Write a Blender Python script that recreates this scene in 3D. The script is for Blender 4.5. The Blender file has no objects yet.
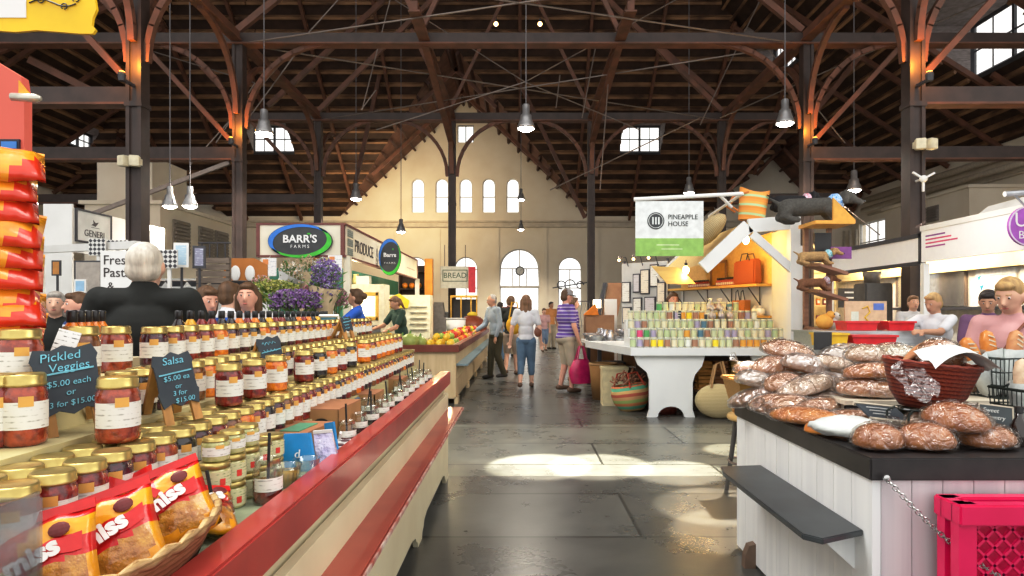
import bpy, bmesh, math, random
from mathutils import Vector, Matrix, Euler
RND = random.Random(7)
F, H, CX, CY = 640.0, 1.36, 520.0, 312.0
PI = math.pi
SC = bpy.context.scene
COL = SC.collection
V = Vector

def W(px, py, Y):
    """a point of the photograph at depth Y, in metres"""
    return V(((px - CX) * Y / F, Y, H - (py - CY) * Y / F))

ORD = ("first second third fourth fifth sixth seventh eighth ninth tenth eleventh twelfth thirteenth fourteenth fifteenth sixteenth "
       "seventeenth eighteenth nineteenth twentieth").split()
def nth(i):
    if i < 20: return ORD[i]
    tens = {2: 'twenty', 3: 'thirty', 4: 'forty', 5: 'fifty'}[(i + 1) // 10]
    u = (i + 1) % 10
    if u == 0: return {2: 'twentieth', 3: 'thirtieth', 4: 'fortieth', 5: 'fiftieth'}[(i + 1) // 10]
    return tens + '-' + ORD[u - 1]

# ------------------------------------------------------------------ materials
MATS = {}
def M(name, col, rough=.5, metal=0., col2=None, scale=12., bump=0., bscale=None, coat=0., emit=0., ecol=None, trans=0., stretch=None, spec=.5, detail=4., lo=.35, hi=.65, alpha=1., sss=0.):
    if name in MATS: return MATS[name]
    m = bpy.data.materials.new(name); m.use_nodes = True
    nt = m.node_tree; b = nt.nodes['Principled BSDF']; L = nt.links
    b.inputs['Roughness'].default_value = rough; b.inputs['Metallic'].default_value = metal
    b.inputs['Specular IOR Level'].default_value = spec
    b.inputs['Coat Weight'].default_value = coat; b.inputs['Coat Roughness'].default_value = .06
    b.inputs['Transmission Weight'].default_value = trans; b.inputs['Alpha'].default_value = alpha
    if sss:
        b.inputs['Subsurface Weight'].default_value = sss; b.inputs['Subsurface Scale'].default_value = .01
    c1 = (*col, 1)
    c2 = (*(col2 if col2 else [x * .82 for x in col]), 1)
    tc = nt.nodes.new('ShaderNodeTexCoord'); mp = nt.nodes.new('ShaderNodeMapping')
    L.new(tc.outputs['Object'], mp.inputs[0])
    if stretch: mp.inputs['Scale'].default_value = stretch
    n = nt.nodes.new('ShaderNodeTexNoise'); n.inputs['Scale'].default_value = scale; n.inputs['Detail'].default_value = detail
    L.new(mp.outputs[0], n.inputs['Vector'])
    r = nt.nodes.new('ShaderNodeValToRGB'); r.color_ramp.elements[0].position = lo; r.color_ramp.elements[1].position = hi
    r.color_ramp.elements[0].color = c2; r.color_ramp.elements[1].color = c1
    L.new(n.outputs['Fac'], r.inputs[0]); L.new(r.outputs[0], b.inputs['Base Color'])
    if emit:
        b.inputs['Emission Strength'].default_value = emit
        b.inputs['Emission Color'].default_value = (*(ecol or col), 1)
    if bump:
        bp = nt.nodes.new('ShaderNodeBump'); bp.inputs['Strength'].default_value = bump; bp.inputs['Distance'].default_value = .02
        n2 = nt.nodes.new('ShaderNodeTexNoise'); n2.inputs['Scale'].default_value = bscale or scale * 2; n2.inputs['Detail'].default_value = 3
        L.new(mp.outputs[0], n2.inputs['Vector']); L.new(n2.outputs['Fac'], bp.inputs['Height']); L.new(bp.outputs[0], b.inputs['Normal'])
    MATS[name] = m
    return m

def MBAND(name, cols, scale, axis='Z', rough=.7, dist=0., bump=0., coat=0., gaps=None):
    """bands of colour along one object axis"""
    if name in MATS: return MATS[name]
    m = bpy.data.materials.new(name); m.use_nodes = True
    nt = m.node_tree; b = nt.nodes['Principled BSDF']; L = nt.links
    b.inputs['Roughness'].default_value = rough; b.inputs['Coat Weight'].default_value = coat
    tc = nt.nodes.new('ShaderNodeTexCoord'); w = nt.nodes.new('ShaderNodeTexWave')
    w.wave_type = 'BANDS'; w.bands_direction = axis; w.wave_profile = 'SAW'
    w.inputs['Scale'].default_value = scale; w.inputs['Distortion'].default_value = dist; w.inputs['Detail'].default_value = 1
    w.inputs['Detail Scale'].default_value = 2
    L.new(tc.outputs['Object'], w.inputs[0])
    r = nt.nodes.new('ShaderNodeValToRGB'); cr = r.color_ramp; cr.interpolation = 'CONSTANT'
    for i, c in enumerate(cols):
        p = i / len(cols) if gaps is None else gaps[i]
        e = cr.elements[i] if i < 2 else cr.elements.new(p)
        e.position = p; e.color = (*c, 1)
    L.new(w.outputs['Fac'], r.inputs[0]); L.new(r.outputs[0], b.inputs['Base Color'])
    if bump:
        bp = nt.nodes.new('ShaderNodeBump'); bp.inputs['Strength'].default_value = bump; bp.inputs['Distance'].default_value = .01
        L.new(w.outputs['Fac'], bp.inputs['Height']); L.new(bp.outputs[0], b.inputs['Normal'])
    MATS[name] = m
    return m

def MTEXT(name, paper, ink, scale=34., rough=.6, thr=.62):
    """printed paper: rows of broken ink dashes across the object's height"""
    if name in MATS: return MATS[name]
    m = bpy.data.materials.new(name); m.use_nodes = True
    nt = m.node_tree; b = nt.nodes['Principled BSDF']; L = nt.links
    b.inputs['Roughness'].default_value = rough
    tc = nt.nodes.new('ShaderNodeTexCoord')
    w = nt.nodes.new('ShaderNodeTexWave'); w.wave_type = 'BANDS'; w.bands_direction = 'Z'; w.inputs['Scale'].default_value = scale
    n = nt.nodes.new('ShaderNodeTexNoise'); n.inputs['Scale'].default_value = scale * 2.4
    mu = nt.nodes.new('ShaderNodeMath'); mu.operation = 'MULTIPLY'
    L.new(tc.outputs['Object'], w.inputs[0]); L.new(tc.outputs['Object'], n.inputs['Vector'])
    L.new(w.outputs['Fac'], mu.inputs[0]); L.new(n.outputs['Fac'], mu.inputs[1])
    r = nt.nodes.new('ShaderNodeValToRGB')
    r.color_ramp.elements[0].position = thr * .72; r.color_ramp.elements[1].position = thr
    r.color_ramp.elements[0].color = (*paper, 1); r.color_ramp.elements[1].color = (*ink, 1)
    L.new(mu.outputs[0], r.inputs[0]); L.new(r.outputs[0], b.inputs['Base Color'])
    MATS[name] = m
    return m

def MCLEAR(name, tint=(1, 1, 1), gloss=.15, rough=.05, bump=0., scale=30.):
    """thin clear sheet: lets light through, with a sheen on top"""
    if name in MATS: return MATS[name]
    m = bpy.data.materials.new(name); m.use_nodes = True
    nt = m.node_tree; L = nt.links; nt.nodes.clear()
    o = nt.nodes.new('ShaderNodeOutputMaterial'); mx = nt.nodes.new('ShaderNodeMixShader')
    t = nt.nodes.new('ShaderNodeBsdfTransparent'); t.inputs[0].default_value = (*tint, 1)
    g = nt.nodes.new('ShaderNodeBsdfGlossy'); g.inputs['Roughness'].default_value = rough
    lw = nt.nodes.new('ShaderNodeLayerWeight'); lw.inputs[0].default_value = .35
    ma = nt.nodes.new('ShaderNodeMath'); ma.operation = 'MULTIPLY_ADD'; ma.inputs[1].default_value = .5; ma.inputs[2].default_value = gloss; ma.use_clamp = True
    L.new(lw.outputs['Facing'], ma.inputs[0]); L.new(ma.outputs[0], mx.inputs[0])
    L.new(t.outputs[0], mx.inputs[1]); L.new(g.outputs[0], mx.inputs[2]); L.new(mx.outputs[0], o.inputs[0])
    if bump:
        tc = nt.nodes.new('ShaderNodeTexCoord'); n = nt.nodes.new('ShaderNodeTexNoise'); n.inputs['Scale'].default_value = scale
        n.inputs['Detail'].default_value = 2; n.inputs['Distortion'].default_value = 1.5
        bp = nt.nodes.new('ShaderNodeBump'); bp.inputs['Strength'].default_value = bump; bp.inputs['Distance'].default_value = .03
        L.new(tc.outputs['Object'], n.inputs['Vector']); L.new(n.outputs['Fac'], bp.inputs['Height'])
        L.new(bp.outputs[0], g.inputs['Normal']); L.new(bp.outputs[0], lw.inputs['Normal'])
    MATS[name] = m
    return m

# ------------------------------------------------------------------ mesh builder
class MB:
    def __init__(s): s.bm = bmesh.new()
    def _face(s, vs, mi=0):
        try:
            f = s.bm.faces.new(vs); f.material_index = mi
            return f
        except ValueError: return None
    def hexa(s, c, mi=0):
        v = [s.bm.verts.new(p) for p in c]
        for q in ((0, 3, 2, 1), (4, 5, 6, 7), (0, 1, 5, 4), (1, 2, 6, 5), (2, 3, 7, 6), (3, 0, 4, 7)): s._face([v[i] for i in q], mi)
        return s
    def box(s, x0, x1, y0, y1, z0, z1, mi=0, mat=None):
        c = [V((x0, y0, z0)), V((x1, y0, z0)), V((x1, y1, z0)), V((x0, y1, z0)), V((x0, y0, z1)), V((x1, y0, z1)), V((x1, y1, z1)), V((x0, y1, z1))]
        if mat is not None: c = [mat @ p for p in c]
        return s.hexa(c, mi)
    def cbox(s, c, sz, mi=0, rot=None):
        m = Matrix.Translation(V(c))
        if rot is not None: m = m @ Euler(rot).to_matrix().to_4x4()
        a, b, d = sz[0] / 2, sz[1] / 2, sz[2] / 2
        return s.box(-a, a, -b, b, -d, d, mi, m)
    def beam(s, p0, p1, w, h, mi=0, up=(0, 0, 1)):
        p0, p1 = V(p0), V(p1); d = (p1 - p0).normalized(); u = V(up)
        if abs(d.dot(u)) > .99: u = V((0, 1, 0))
        a = d.cross(u).normalized() * (w / 2); b = a.cross(d).normalized() * (h / 2)
        return s.hexa([p0 - a - b, p0 + a - b, p1 + a - b, p1 - a - b, p0 - a + b, p0 + a + b, p1 + a + b, p1 - a + b], mi)
    def tube(s, pts, r, n=6, mi=0, closed=False, caps=True):
        pts = [V(p) for p in pts]; k = len(pts); rings = []
        rs = r if isinstance(r, (list, tuple)) else [r] * k
        prev = None
        for i, p in enumerate(pts):
            if closed: d = pts[(i + 1) % k] - pts[i - 1]
            else: d = pts[min(i + 1, k - 1)] - pts[max(i - 1, 0)]
            d.normalize()
            if prev is None:
                u = V((0, 0, 1)) if abs(d.z) < .9 else V((1, 0, 0))
                a = d.cross(u).normalized()
            else:
                a = (prev - d * prev.dot(d))
                a = a.normalized() if a.length > 1e-6 else d.orthogonal().normalized()
            prev = a; b = d.cross(a)
            rings.append([s.bm.verts.new(p + (a * math.cos(t) + b * math.sin(t)) * rs[i]) for t in [2 * PI * j / n for j in range(n)]])
        for i in range(k if closed else k - 1):
            A, B = rings[i], rings[(i + 1) % k]
            for j in range(n): s._face([A[j], A[(j + 1) % n], B[(j + 1) % n], B[j]], mi)
        if caps and not closed:
            s._face(rings[0][::-1], mi); s._face(rings[-1], mi)
        return s
    def lathe(s, prof, n=16, c=(0, 0, 0), mi=0, a0=0., a1=2 * PI, mat=None, sy=1.):
        c = V(c); full = abs(a1 - a0 - 2 * PI) < 1e-6; m = n if full else n + 1; rows = []
        for (r, z) in prof:
            if r < 1e-6:
                p = V((0, 0, z)); p = mat @ p if mat is not None else p
                rows.append([s.bm.verts.new(c + p)]); continue
            row = []
            for j in range(m):
                t = a0 + (a1 - a0) * j / n
                p = V((r * math.cos(t), r * math.sin(t) * sy, z)); p = mat @ p if mat is not None else p
                row.append(s.bm.verts.new(c + p))
            rows.append(row)
        for A, B in zip(rows, rows[1:]):
            if len(A) == 1 and len(B) == 1: continue
            for j in range(n):
                k = (j + 1) % m
                if len(A) == 1: s._face([A[0], B[k], B[j]], mi)
                elif len(B) == 1: s._face([A[j], A[k], B[0]], mi)
                else: s._face([A[j], A[k], B[k], B[j]], mi)
        return s
    def ell(s, c, r, n=12, m=8, mi=0, mat=None):
        if isinstance(r, (int, float)): r = (r, r, r)
        mm = Matrix.Diagonal((r[0], r[1], r[2])).to_4x4()
        if mat is not None: mm = mat.to_4x4() @ mm
        prof = [(math.sin(PI * i / m), -math.cos(PI * i / m)) for i in range(m + 1)]
        return s.lathe(prof, n, c, mi, mat=mm)
    def cap(s, p0, r0, p1, r1, n=10, mi=0):
        p0, p1 = V(p0), V(p1); d = p1 - p0; L = d.length
        if L < 1e-5: return s.ell(p0, r0, n, 6, mi)
        q = d.to_track_quat('Z', 'Y').to_matrix().to_4x4()
        prof = [(r0 * math.sin(a), -r0 * math.cos(a)) for a in (0, PI / 6, PI / 3)] + [(r0, 0), (r1, L)] + [(r1 * math.cos(a), L + r1 * math.sin(a)) for a in (PI / 6, PI / 3, PI / 2)]
        prof[0] = (0, -r0); prof[-1] = (0, L + r1)
        return s.lathe(prof, n, p0, mi, mat=q)
    def prism(s, pts, vec, mi=0):
        vec = V(vec); a = [s.bm.verts.new(V(p)) for p in pts]; b = [s.bm.verts.new(V(p) + vec) for p in pts]; n = len(a)
        s._face(a[::-1], mi); s._face(b, mi)
        for i in range(n): s._face([a[i], a[(i + 1) % n], b[(i + 1) % n], b[i]], mi)
        return s
    def quad(s, a, b, c, d, mi=0):
        s._face([s.bm.verts.new(V(p)) for p in (a, b, c, d)], mi); return s
    def grid(s, fn, nu, nv, mi=0, thick=0.):
        vs = [[s.bm.verts.new(fn(i / nu, j / nv)) for j in range(nv + 1)] for i in range(nu + 1)]
        for i in range(nu):
            for j in range(nv): s._face([vs[i][j], vs[i + 1][j], vs[i + 1][j + 1], vs[i][j + 1]], mi)
        return s
    def jitter(s, amt, seed=1):
        r = random.Random(seed)
        for v in s.bm.verts: v.co += V((r.uniform(-1, 1), r.uniform(-1, 1), r.uniform(-1, 1))) * amt
        return s
    def mesh(s, name, mats, smooth=False, bevel=0.):
        bmesh.ops.recalc_face_normals(s.bm, faces=s.bm.faces)
        if bevel:
            es = [e for e in s.bm.edges if len(e.link_faces) == 2 and e.calc_face_angle(0) > .6]
            bmesh.ops.bevel(s.bm, geom=es, offset=bevel, segments=2, affect='EDGES', clamp_overlap=True)
        me = bpy.data.meshes.new(name); s.bm.to_mesh(me); s.bm.free()
        for m in (mats if isinstance(mats, (list, tuple)) else [mats]): me.materials.append(m)
        if smooth:
            for p in me.polygons: p.use_smooth = True
        return me
    def build(s, name, mats, parent=None, smooth=False, bevel=0., loc=None, rot=None, sub=0):
        o = bpy.data.objects.new(name, s.mesh(name, mats, smooth, bevel)); COL.objects.link(o)
        if parent is not None: o.parent = parent
        if loc is not None: o.location = loc
        if rot is not None: o.rotation_euler = rot if isinstance(rot, (tuple, list, Euler)) else (0, 0, rot)
        if sub:
            md = o.modifiers.new('smooth', 'SUBSURF'); md.levels = sub; md.render_levels = sub
        return o

def inst(name, me, parent=None, loc=None, rot=None, scale=None):
    o = bpy.data.objects.new(name, me); COL.objects.link(o)
    if parent is not None: o.parent = parent
    if loc is not None: o.location = loc
    if rot is not None: o.rotation_euler = rot if isinstance(rot, (tuple, list, Euler)) else (0, 0, rot)
    if scale is not None: o.scale = scale if isinstance(scale, (tuple, list)) else (scale,) * 3
    return o
def tag(o, label, cat, group=None):
    o['label'] = label; o['category'] = cat
    if group: o['group'] = group
    return o
def thing(name, label, cat, loc=(0, 0, 0), rz=0., group=None, rot=None):
    o = bpy.data.objects.new(name, None); COL.objects.link(o); o.empty_display_size = .05
    o.location = loc; o.rotation_euler = rot if rot is not None else (0, 0, rz)
    return tag(o, label, cat, group)
def struct(o, label=None):
    o['kind'] = 'structure'
    if label: o['label'] = label
    return o
def dup(root, label=None, group=None, loc=None, rz=None):
    r = root.copy(); COL.objects.link(r)
    if loc is not None: r.location = loc
    if rz is not None: r.rotation_euler = (0, 0, rz)
    if label: r['label'] = label
    if group: r['group'] = group
    for ch in list(root.children):
        c = ch.copy(); COL.objects.link(c); c.parent = r
        for g in list(ch.children):
            d = g.copy(); COL.objects.link(d); d.parent = c
    return r
def text(body, size, mat, parent, loc, rot=(PI / 2, 0, 0), name='lettering', align='CENTER', ext=.0015, shear=0., bold=0., sx=1.):
    c = bpy.data.curves.new(name, 'FONT'); c.body = body; c.size = size; c.align_x = align; c.align_y = 'CENTER'
    c.extrude = ext; c.shear = shear; c.offset = bold; c.resolution_u = 3; c.space_line = .95
    c.materials.append(mat)
    tmp = bpy.data.objects.new('tmp', c); COL.objects.link(tmp)
    me = bpy.data.meshes.new_from_object(tmp.evaluated_get(bpy.context.evaluated_depsgraph_get()))
    bpy.data.objects.remove(tmp); bpy.data.curves.remove(c)
    o = bpy.data.objects.new(name, me); COL.objects.link(o); o.parent = parent; o.location = loc; o.rotation_euler = rot
    o.scale = (sx, 1, 1)
    return o
def point(loc, power, col=(1, .85, .65), r=.1):
    l = bpy.data.lights.new('lamp_light', 'POINT'); l.energy = power; l.color = col; l.shadow_soft_size = r
    o = bpy.data.objects.new('lamp_light', l); COL.objects.link(o); o.location = loc
    return o
def spot(loc, target, power, size, col=(1, .95, .85), blend=.3, r=.05):
    l = bpy.data.lights.new('spot_light', 'SPOT'); l.energy = power; l.color = col; l.spot_size = size; l.spot_blend = blend; l.shadow_soft_size = r
    o = bpy.data.objects.new('spot_light', l); COL.objects.link(o); o.location = loc
    o.rotation_euler = (V(target) - V(loc)).to_track_quat('-Z', 'Y').to_euler()
    return o
def area(loc, target, power, sx, sy, col=(1, 1, 1)):
    l = bpy.data.lights.new('area_light', 'AREA'); l.energy = power; l.color = col; l.shape = 'RECTANGLE'; l.size = sx; l.size_y = sy
    o = bpy.data.objects.new('area_light', l); COL.objects.link(o); o.location = loc
    o.rotation_euler = (V(target) - V(loc)).to_track_quat('-Z', 'Y').to_euler()
    return o
def remeshed(mb, voxel, smooth=3):
    """one continuous skin around a set of overlapping closed forms"""
    me = mb.mesh('tmp', [])
    o = bpy.data.objects.new('tmp', me); COL.objects.link(o)
    md = o.modifiers.new('r', 'REMESH'); md.mode = 'VOXEL'; md.voxel_size = voxel; md.use_smooth_shade = True
    if smooth:
        sm = o.modifiers.new('s', 'SMOOTH'); sm.iterations = smooth; sm.factor = .5
    dg = bpy.context.evaluated_depsgraph_get()
    r = bpy.data.meshes.new_from_object(o.evaluated_get(dg))
    bpy.data.objects.remove(o); bpy.data.meshes.remove(me)
    for p in r.polygons: p.use_smooth = True
    return r
# ================================================================== materials of the building
wall_m = M('wall_plaster', (.82, .75, .63), .85, col2=(.77, .69, .56), scale=1.2, bump=.05, bscale=30)
wall_w = M('wall_white', (.75, .72, .66), .8, col2=(.7, .66, .6), scale=2)
trim_m = M('trim_paint', (.66, .58, .47), .7, scale=3)
board_m = M('roof_board', (.06, .03, .02), .8, col2=(.035, .018, .012), scale=3, stretch=(1, 1, 1))
purl_m = M('roof_purlin', (.38, .20, .10), .75, col2=(.08, .04, .024), scale=1.1, stretch=(.8, .8, 2))
steel_m = M('brown_steel', (.06, .038, .032), .5, col2=(.04, .026, .022), scale=4)
brace_m = M('red_brown_wood', (.19, .075, .045), .6, col2=(.11, .05, .03), scale=3)
rod_m = M('grey_rod', (.28, .23, .2), .4, metal=.6, scale=8)
white_p = M('white_paint', (.8, .8, .78), .5, col2=(.74, .74, .72), scale=3)
frame_m = M('window_frame_paint', (.7, .68, .64), .6)
dark_fr = M('dark_frame', (.06, .06, .07), .5)
glass_m = MCLEAR('window_glass', (1, 1, 1), .03, .03)
clear_m = glass_m
ZF, SF, YF = 6.3, .84, 33.0
XR, ZR, SR = 17.0, 7.3, .65
XL = -22.6
Y0 = 7.5
GC = [(-18.2, 9.7, 1.1), (-2.8, 12.3, .93), (12.6, 9.7, 1.1)]

# ---- floor
def floor_mat():
    m = bpy.data.materials.new('floor_slate'); m.use_nodes = True
    nt = m.node_tree; b = nt.nodes['Principled BSDF']; L = nt.links
    tc = nt.nodes.new('ShaderNodeTexCoord')
    br = nt.nodes.new('ShaderNodeTexBrick'); br.offset = .37; br.inputs['Scale'].default_value = 1
    br.inputs['Brick Width'].default_value = 2.6; br.inputs['Row Height'].default_value = .92; br.inputs['Mortar Size'].default_value = .012
    br.inputs['Color1'].default_value = (.17, .165, .15, 1); br.inputs['Color2'].default_value = (.235, .235, .215, 1); br.inputs['Mortar'].default_value = (.05, .05, .045, 1)
    mp = nt.nodes.new('ShaderNodeMapping'); mp.inputs['Location'].default_value = (.9, -.19, 0)
    L.new(tc.outputs['Object'], mp.inputs[0]); L.new(mp.outputs[0], br.inputs[0])
    n = nt.nodes.new('ShaderNodeTexNoise'); n.inputs['Scale'].default_value = 1.6; n.inputs['Detail'].default_value = 8; n.inputs['Roughness'].default_value = .65
    L.new(tc.outputs['Object'], n.inputs['Vector'])
    r = nt.nodes.new('ShaderNodeValToRGB'); r.color_ramp.elements[0].position = .3; r.color_ramp.elements[1].position = .72
    r.color_ramp.elements[0].color = (.5, .5, .5, 1); r.color_ramp.elements[1].color = (1.15, 1.15, 1.12, 1)
    L.new(n.outputs['Fac'], r.inputs[0])
    mx = nt.nodes.new('ShaderNodeMix'); mx.data_type = 'RGBA'; mx.blend_type = 'MULTIPLY'; mx.inputs[0].default_value = 1
    L.new(br.outputs['Color'], mx.inputs[6]); L.new(r.outputs[0], mx.inputs[7]); L.new(mx.outputs[2], b.inputs['Base Color'])
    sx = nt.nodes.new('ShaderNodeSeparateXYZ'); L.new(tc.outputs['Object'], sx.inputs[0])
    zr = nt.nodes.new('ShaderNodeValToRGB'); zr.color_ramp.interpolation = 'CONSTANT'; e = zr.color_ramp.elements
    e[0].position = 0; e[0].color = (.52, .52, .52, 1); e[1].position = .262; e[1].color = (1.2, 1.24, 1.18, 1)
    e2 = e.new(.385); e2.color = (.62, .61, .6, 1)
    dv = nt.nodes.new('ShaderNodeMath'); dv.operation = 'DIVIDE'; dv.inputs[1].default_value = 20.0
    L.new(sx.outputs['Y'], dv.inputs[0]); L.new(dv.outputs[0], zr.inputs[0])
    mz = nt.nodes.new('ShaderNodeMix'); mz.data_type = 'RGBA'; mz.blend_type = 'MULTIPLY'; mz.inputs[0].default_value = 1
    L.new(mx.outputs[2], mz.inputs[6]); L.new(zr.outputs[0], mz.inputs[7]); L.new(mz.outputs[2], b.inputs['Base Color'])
    r2 = nt.nodes.new('ShaderNodeMapRange'); r2.inputs[3].default_value = .16; r2.inputs[4].default_value = .42
    L.new(n.outputs['Fac'], r2.inputs[0]); L.new(r2.outputs[0], b.inputs['Roughness'])
    bp = nt.nodes.new('ShaderNodeBump'); bp.inputs['Strength'].default_value = .12; bp.inputs['Distance'].default_value = .02
    L.new(n.outputs['Fac'], bp.inputs['Height']); L.new(bp.outputs[0], b.inputs['Normal'])
    return m
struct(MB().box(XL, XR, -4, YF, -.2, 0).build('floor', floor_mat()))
struct(MB().box(-40, 40, YF + .3, 90, -.3, -.05).build('ground', M('outside_paving', (.62, .58, .54), .9)))

# ---- walls with real openings
def roofz(x):
    z = ZF
    for c, p, s in GC: z = max(z, p - s * abs(x - c))
    return z
def arch(cx, hw, z0, z1, n=12):
    zs = z1 - hw
    return [(cx - hw, z0), (cx + hw, z0)] + [(cx + hw * math.cos(PI * i / n), zs + hw * math.sin(PI * i / n)) for i in range(n + 1)]
def rect(cx, hw, z0, z1): return [(cx - hw, z0), (cx + hw, z0), (cx + hw, z1), (cx - hw, z1)]
def wall_with_holes(name, outer, holes, to3d, depth, mat):
    bm = bmesh.new(); edges = []
    for loop in [outer] + holes:
        vs = [bm.verts.new(to3d(*p)) for p in loop]
        edges += [bm.edges.new((vs[i], vs[(i + 1) % len(vs)])) for i in range(len(vs))]
    bmesh.ops.triangle_fill(bm, use_beauty=True, edges=edges)
    mb = MB(); mb.bm.free(); mb.bm = bm
    for loop in holes:
        for i in range(len(loop)):
            a, b = to3d(*loop[i]), to3d(*loop[(i + 1) % len(loop)])
            mb.quad(a, b, b + depth, a + depth)
    return struct(mb.build(name, mat))
outer = [(XL, 0), (XR, 0), (XR, ZF)]
for c, p, s in reversed(GC):
    h = (p - ZF) / s
    outer += [(c + h, ZF), (c, p), (c - h, ZF)]
outer += [(XL, ZF)]
upper = [arch((px - 520) * YF / F, .33, 6.5, 8.25) for px in (418, 442, 466, 489, 513)]
door_hole = arch((519.5 - 520) * YF / F, 1.02, 0.0, 4.62)
door_hole[0] = (door_hole[0][0], .01); door_hole[1] = (door_hole[1][0], .01)
small = [arch((px - 520) * YF / F, .6, 1.7, 4.2) for px in (416, 466, 570)]
gab = [rect(-2.8, .42, 10.1, 11.0)]
wall_with_holes('wall_far', outer, upper + [door_hole] + small + gab, lambda x, z: V((x, YF, z)), V((0, .35, 0)), wall_m)
wi = [0]
def window(loop, bars, kind='window', fy=YF + .12, to3d=None, fm=None, fr=.05):
    """frame and glass following an opening's outline"""
    wi[0] += 1
    o = bpy.data.objects.new('%s_%d' % (kind, wi[0]), None); COL.objects.link(o); struct(o)
    t3 = to3d or (lambda x, z, d=0: V((x, fy + d, z)))
    f = MB(); pts = [t3(*p) for p in loop]
    f.tube(pts, fr, 4, closed=True)
    for a, b in bars: f.beam(t3(*a), t3(*b), .05, .05)
    f.build('window_frame', fm or frame_m, o)
    g = MB(); g._face([g.bm.verts.new(p) for p in pts]); g.build('pane', glass_m, o)
    return o
for lp, px in zip(upper, (418, 442, 466, 489, 513)):
    c = (px - 520) * YF / F
    window(lp, [((c - .33, 7.3), (c + .33, 7.3))])
for lp, px in zip(small, (416, 466, 570)):
    c = (px - 520) * YF / F
    window(lp, [((c - .6, 3.55), (c + .6, 3.55)), ((c - .6, 2.6), (c + .6, 2.6)), ((c, 1.7), (c, 3.55))])
c = -.026
tr = [(c - 1.02, 2.65), (c + 1.02, 2.65)] + door_hole[2:]
window(tr, [((c, 2.65), (c, 4.6)), ((c - 1, 3.6), (c + 1, 3.6)), ((c - .35, 2.65), (c - .35, 3.6)), ((c + .35, 2.65), (c + .35, 3.6))], fr=.07)
window(gab[0], [((-2.8, 10.1), (-2.8, 11.0))], fm=dark_fr, fr=.06)
# the doorway under the arch, its two leaves swung open
do = bpy.data.objects.new('door_1', None); COL.objects.link(do); struct(do)
d = MB()
for sx in (-1, 1): d.box(c + sx * 1.02 - .06, c + sx * 1.02 + .06, YF + .05, YF + .2, 0, 2.65)
d.box(c - 1.02, c + 1.02, YF + .05, YF + .2, 2.6, 2.72)
d.build('door_frame', frame_m, do)
red_door = M('door_leaf_paint', (.42, .16, .12), .6)
for sx in (-1, 1):
    lf = MB().box(c + sx * 1.06 - .03, c + sx * 1.06 + .03, YF + .36, YF + 1.3, .02, 2.5).build('door_leaf', red_door, do)
    MB().box(c + sx * .98 - .03, c + sx * .98 + .03, YF + 1.1, YF + 1.2, .95, 1.1).build('door_handle', rod_m, lf)
# mouldings of the end wall
for i, (z, h, dd) in enumerate(((5.72, .2, .25), (5.98, .08, .14), (.35, .7, .05))):
    if i < 2: struct(MB().box(XL, XR, YF - dd, YF, z, z + h).build('trim_%d' % (i + 1), trim_m))
    else:
        for a, b in ((XL, c - 1.2), (c + 1.2, XR)): struct(MB().box(a, b, YF - dd, YF, 0, h).build('baseboard_far', trim_m))
for i, px in enumerate((392, 438, 497, 545, 597, 640, 690)):
    x = (px - 520) * YF / F
    struct(MB().box(x - .12, x + .12, YF - .05, YF, .7, 5.7).build('trim_%d' % (i + 3), wall_m))

# right wall, running toward the camera
wr = rect(30.6, 1.5, 4.3, 5.75)
wall_with_holes('wall_right', [(Y0 - 4, 0), (YF, 0), (YF, ZR), (Y0 - 4, ZR)], [wr], lambda y, z: V((XR, y, z)), V((.35, 0, 0)), wall_m)
window(wr, [((30.6, 4.3), (30.6, 5.75)), ((29.1, 4.8), (32.1, 4.8)), ((29.85, 4.3), (29.85, 5.75)), ((31.35, 4.3), (31.35, 5.75))], to3d=lambda y, z, d=0: V((XR + .12, y, z)), fr=.08)
struct(MB().box(XL - .1, XL, Y0 - 4, YF, 0, ZR).build('wall_left', wall_m))

# ---- roof
def clip(poly, f):
    out = []; n = len(poly)
    ev = lambda p: f[0] * p[0] + f[1] * p[1] + f[2]
    for i in range(n):
        a, b = poly[i], poly[(i + 1) % n]; ea, eb = ev(a), ev(b)
        if ea >= 0: out.append(a)
        if (ea >= 0) != (eb >= 0):
            t = ea / (ea - eb); out.append((a[0] + (b[0] - a[0]) * t, a[1] + (b[1] - a[1]) * t))
    return out if len(out) > 2 else []
def sub(f, g): return tuple(x - y for x, y in zip(f, g))
FAR = (0, -SF, ZF + SF * YF); RIGHT = (-SR, 0, ZR + SR * XR); LEFT = (SR, 0, ZR - SR * XL); CAP = (0, 0, 15.0)
base = {'far': FAR, 'right': RIGHT, 'left': LEFT, 'ridge': CAP}
pieces = {'far': [], 'right': [], 'left': [], 'ridge': [], 'gable': []}
bounds = [XL, -18.2, -10.5, -2.8, 4.9, 12.6, XR]
for i in range(6):
    x0, x1 = bounds[i], bounds[i + 1]
    c, p, s = GC[i // 2]
    g = (s, 0, p - s * c) if i % 2 == 0 else (-s, 0, p + s * c)
    st = [(x0, Y0), (x1, Y0), (x1, YF), (x0, YF)]
    for k, f in base.items():
        q = st
        for k2, f2 in base.items():
            if k2 != k and q: q = clip(q, sub(f2, f))
        if q and k == 'far': q = clip(q, sub(f, g))
        if q: pieces[k].append((q, f))
    q = clip(st, sub(g, FAR))
    for f2 in (RIGHT, LEFT): q = clip(q, sub(f2, g)) if q else q
    if q: pieces['gable'].append((q, g))
def minus(plist, x0, x1, y0, y1):
    out = []
    for q, f in plist:
        rest = q
        for e in ((-1, 0, x0), (1, 0, -x1), (0, -1, y0), (0, 1, -y1)):
            if not rest: break
            o = clip(rest, e)
            if o: out.append((o, f))
            rest = clip(rest, tuple(-x for x in e))
    return out
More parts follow.
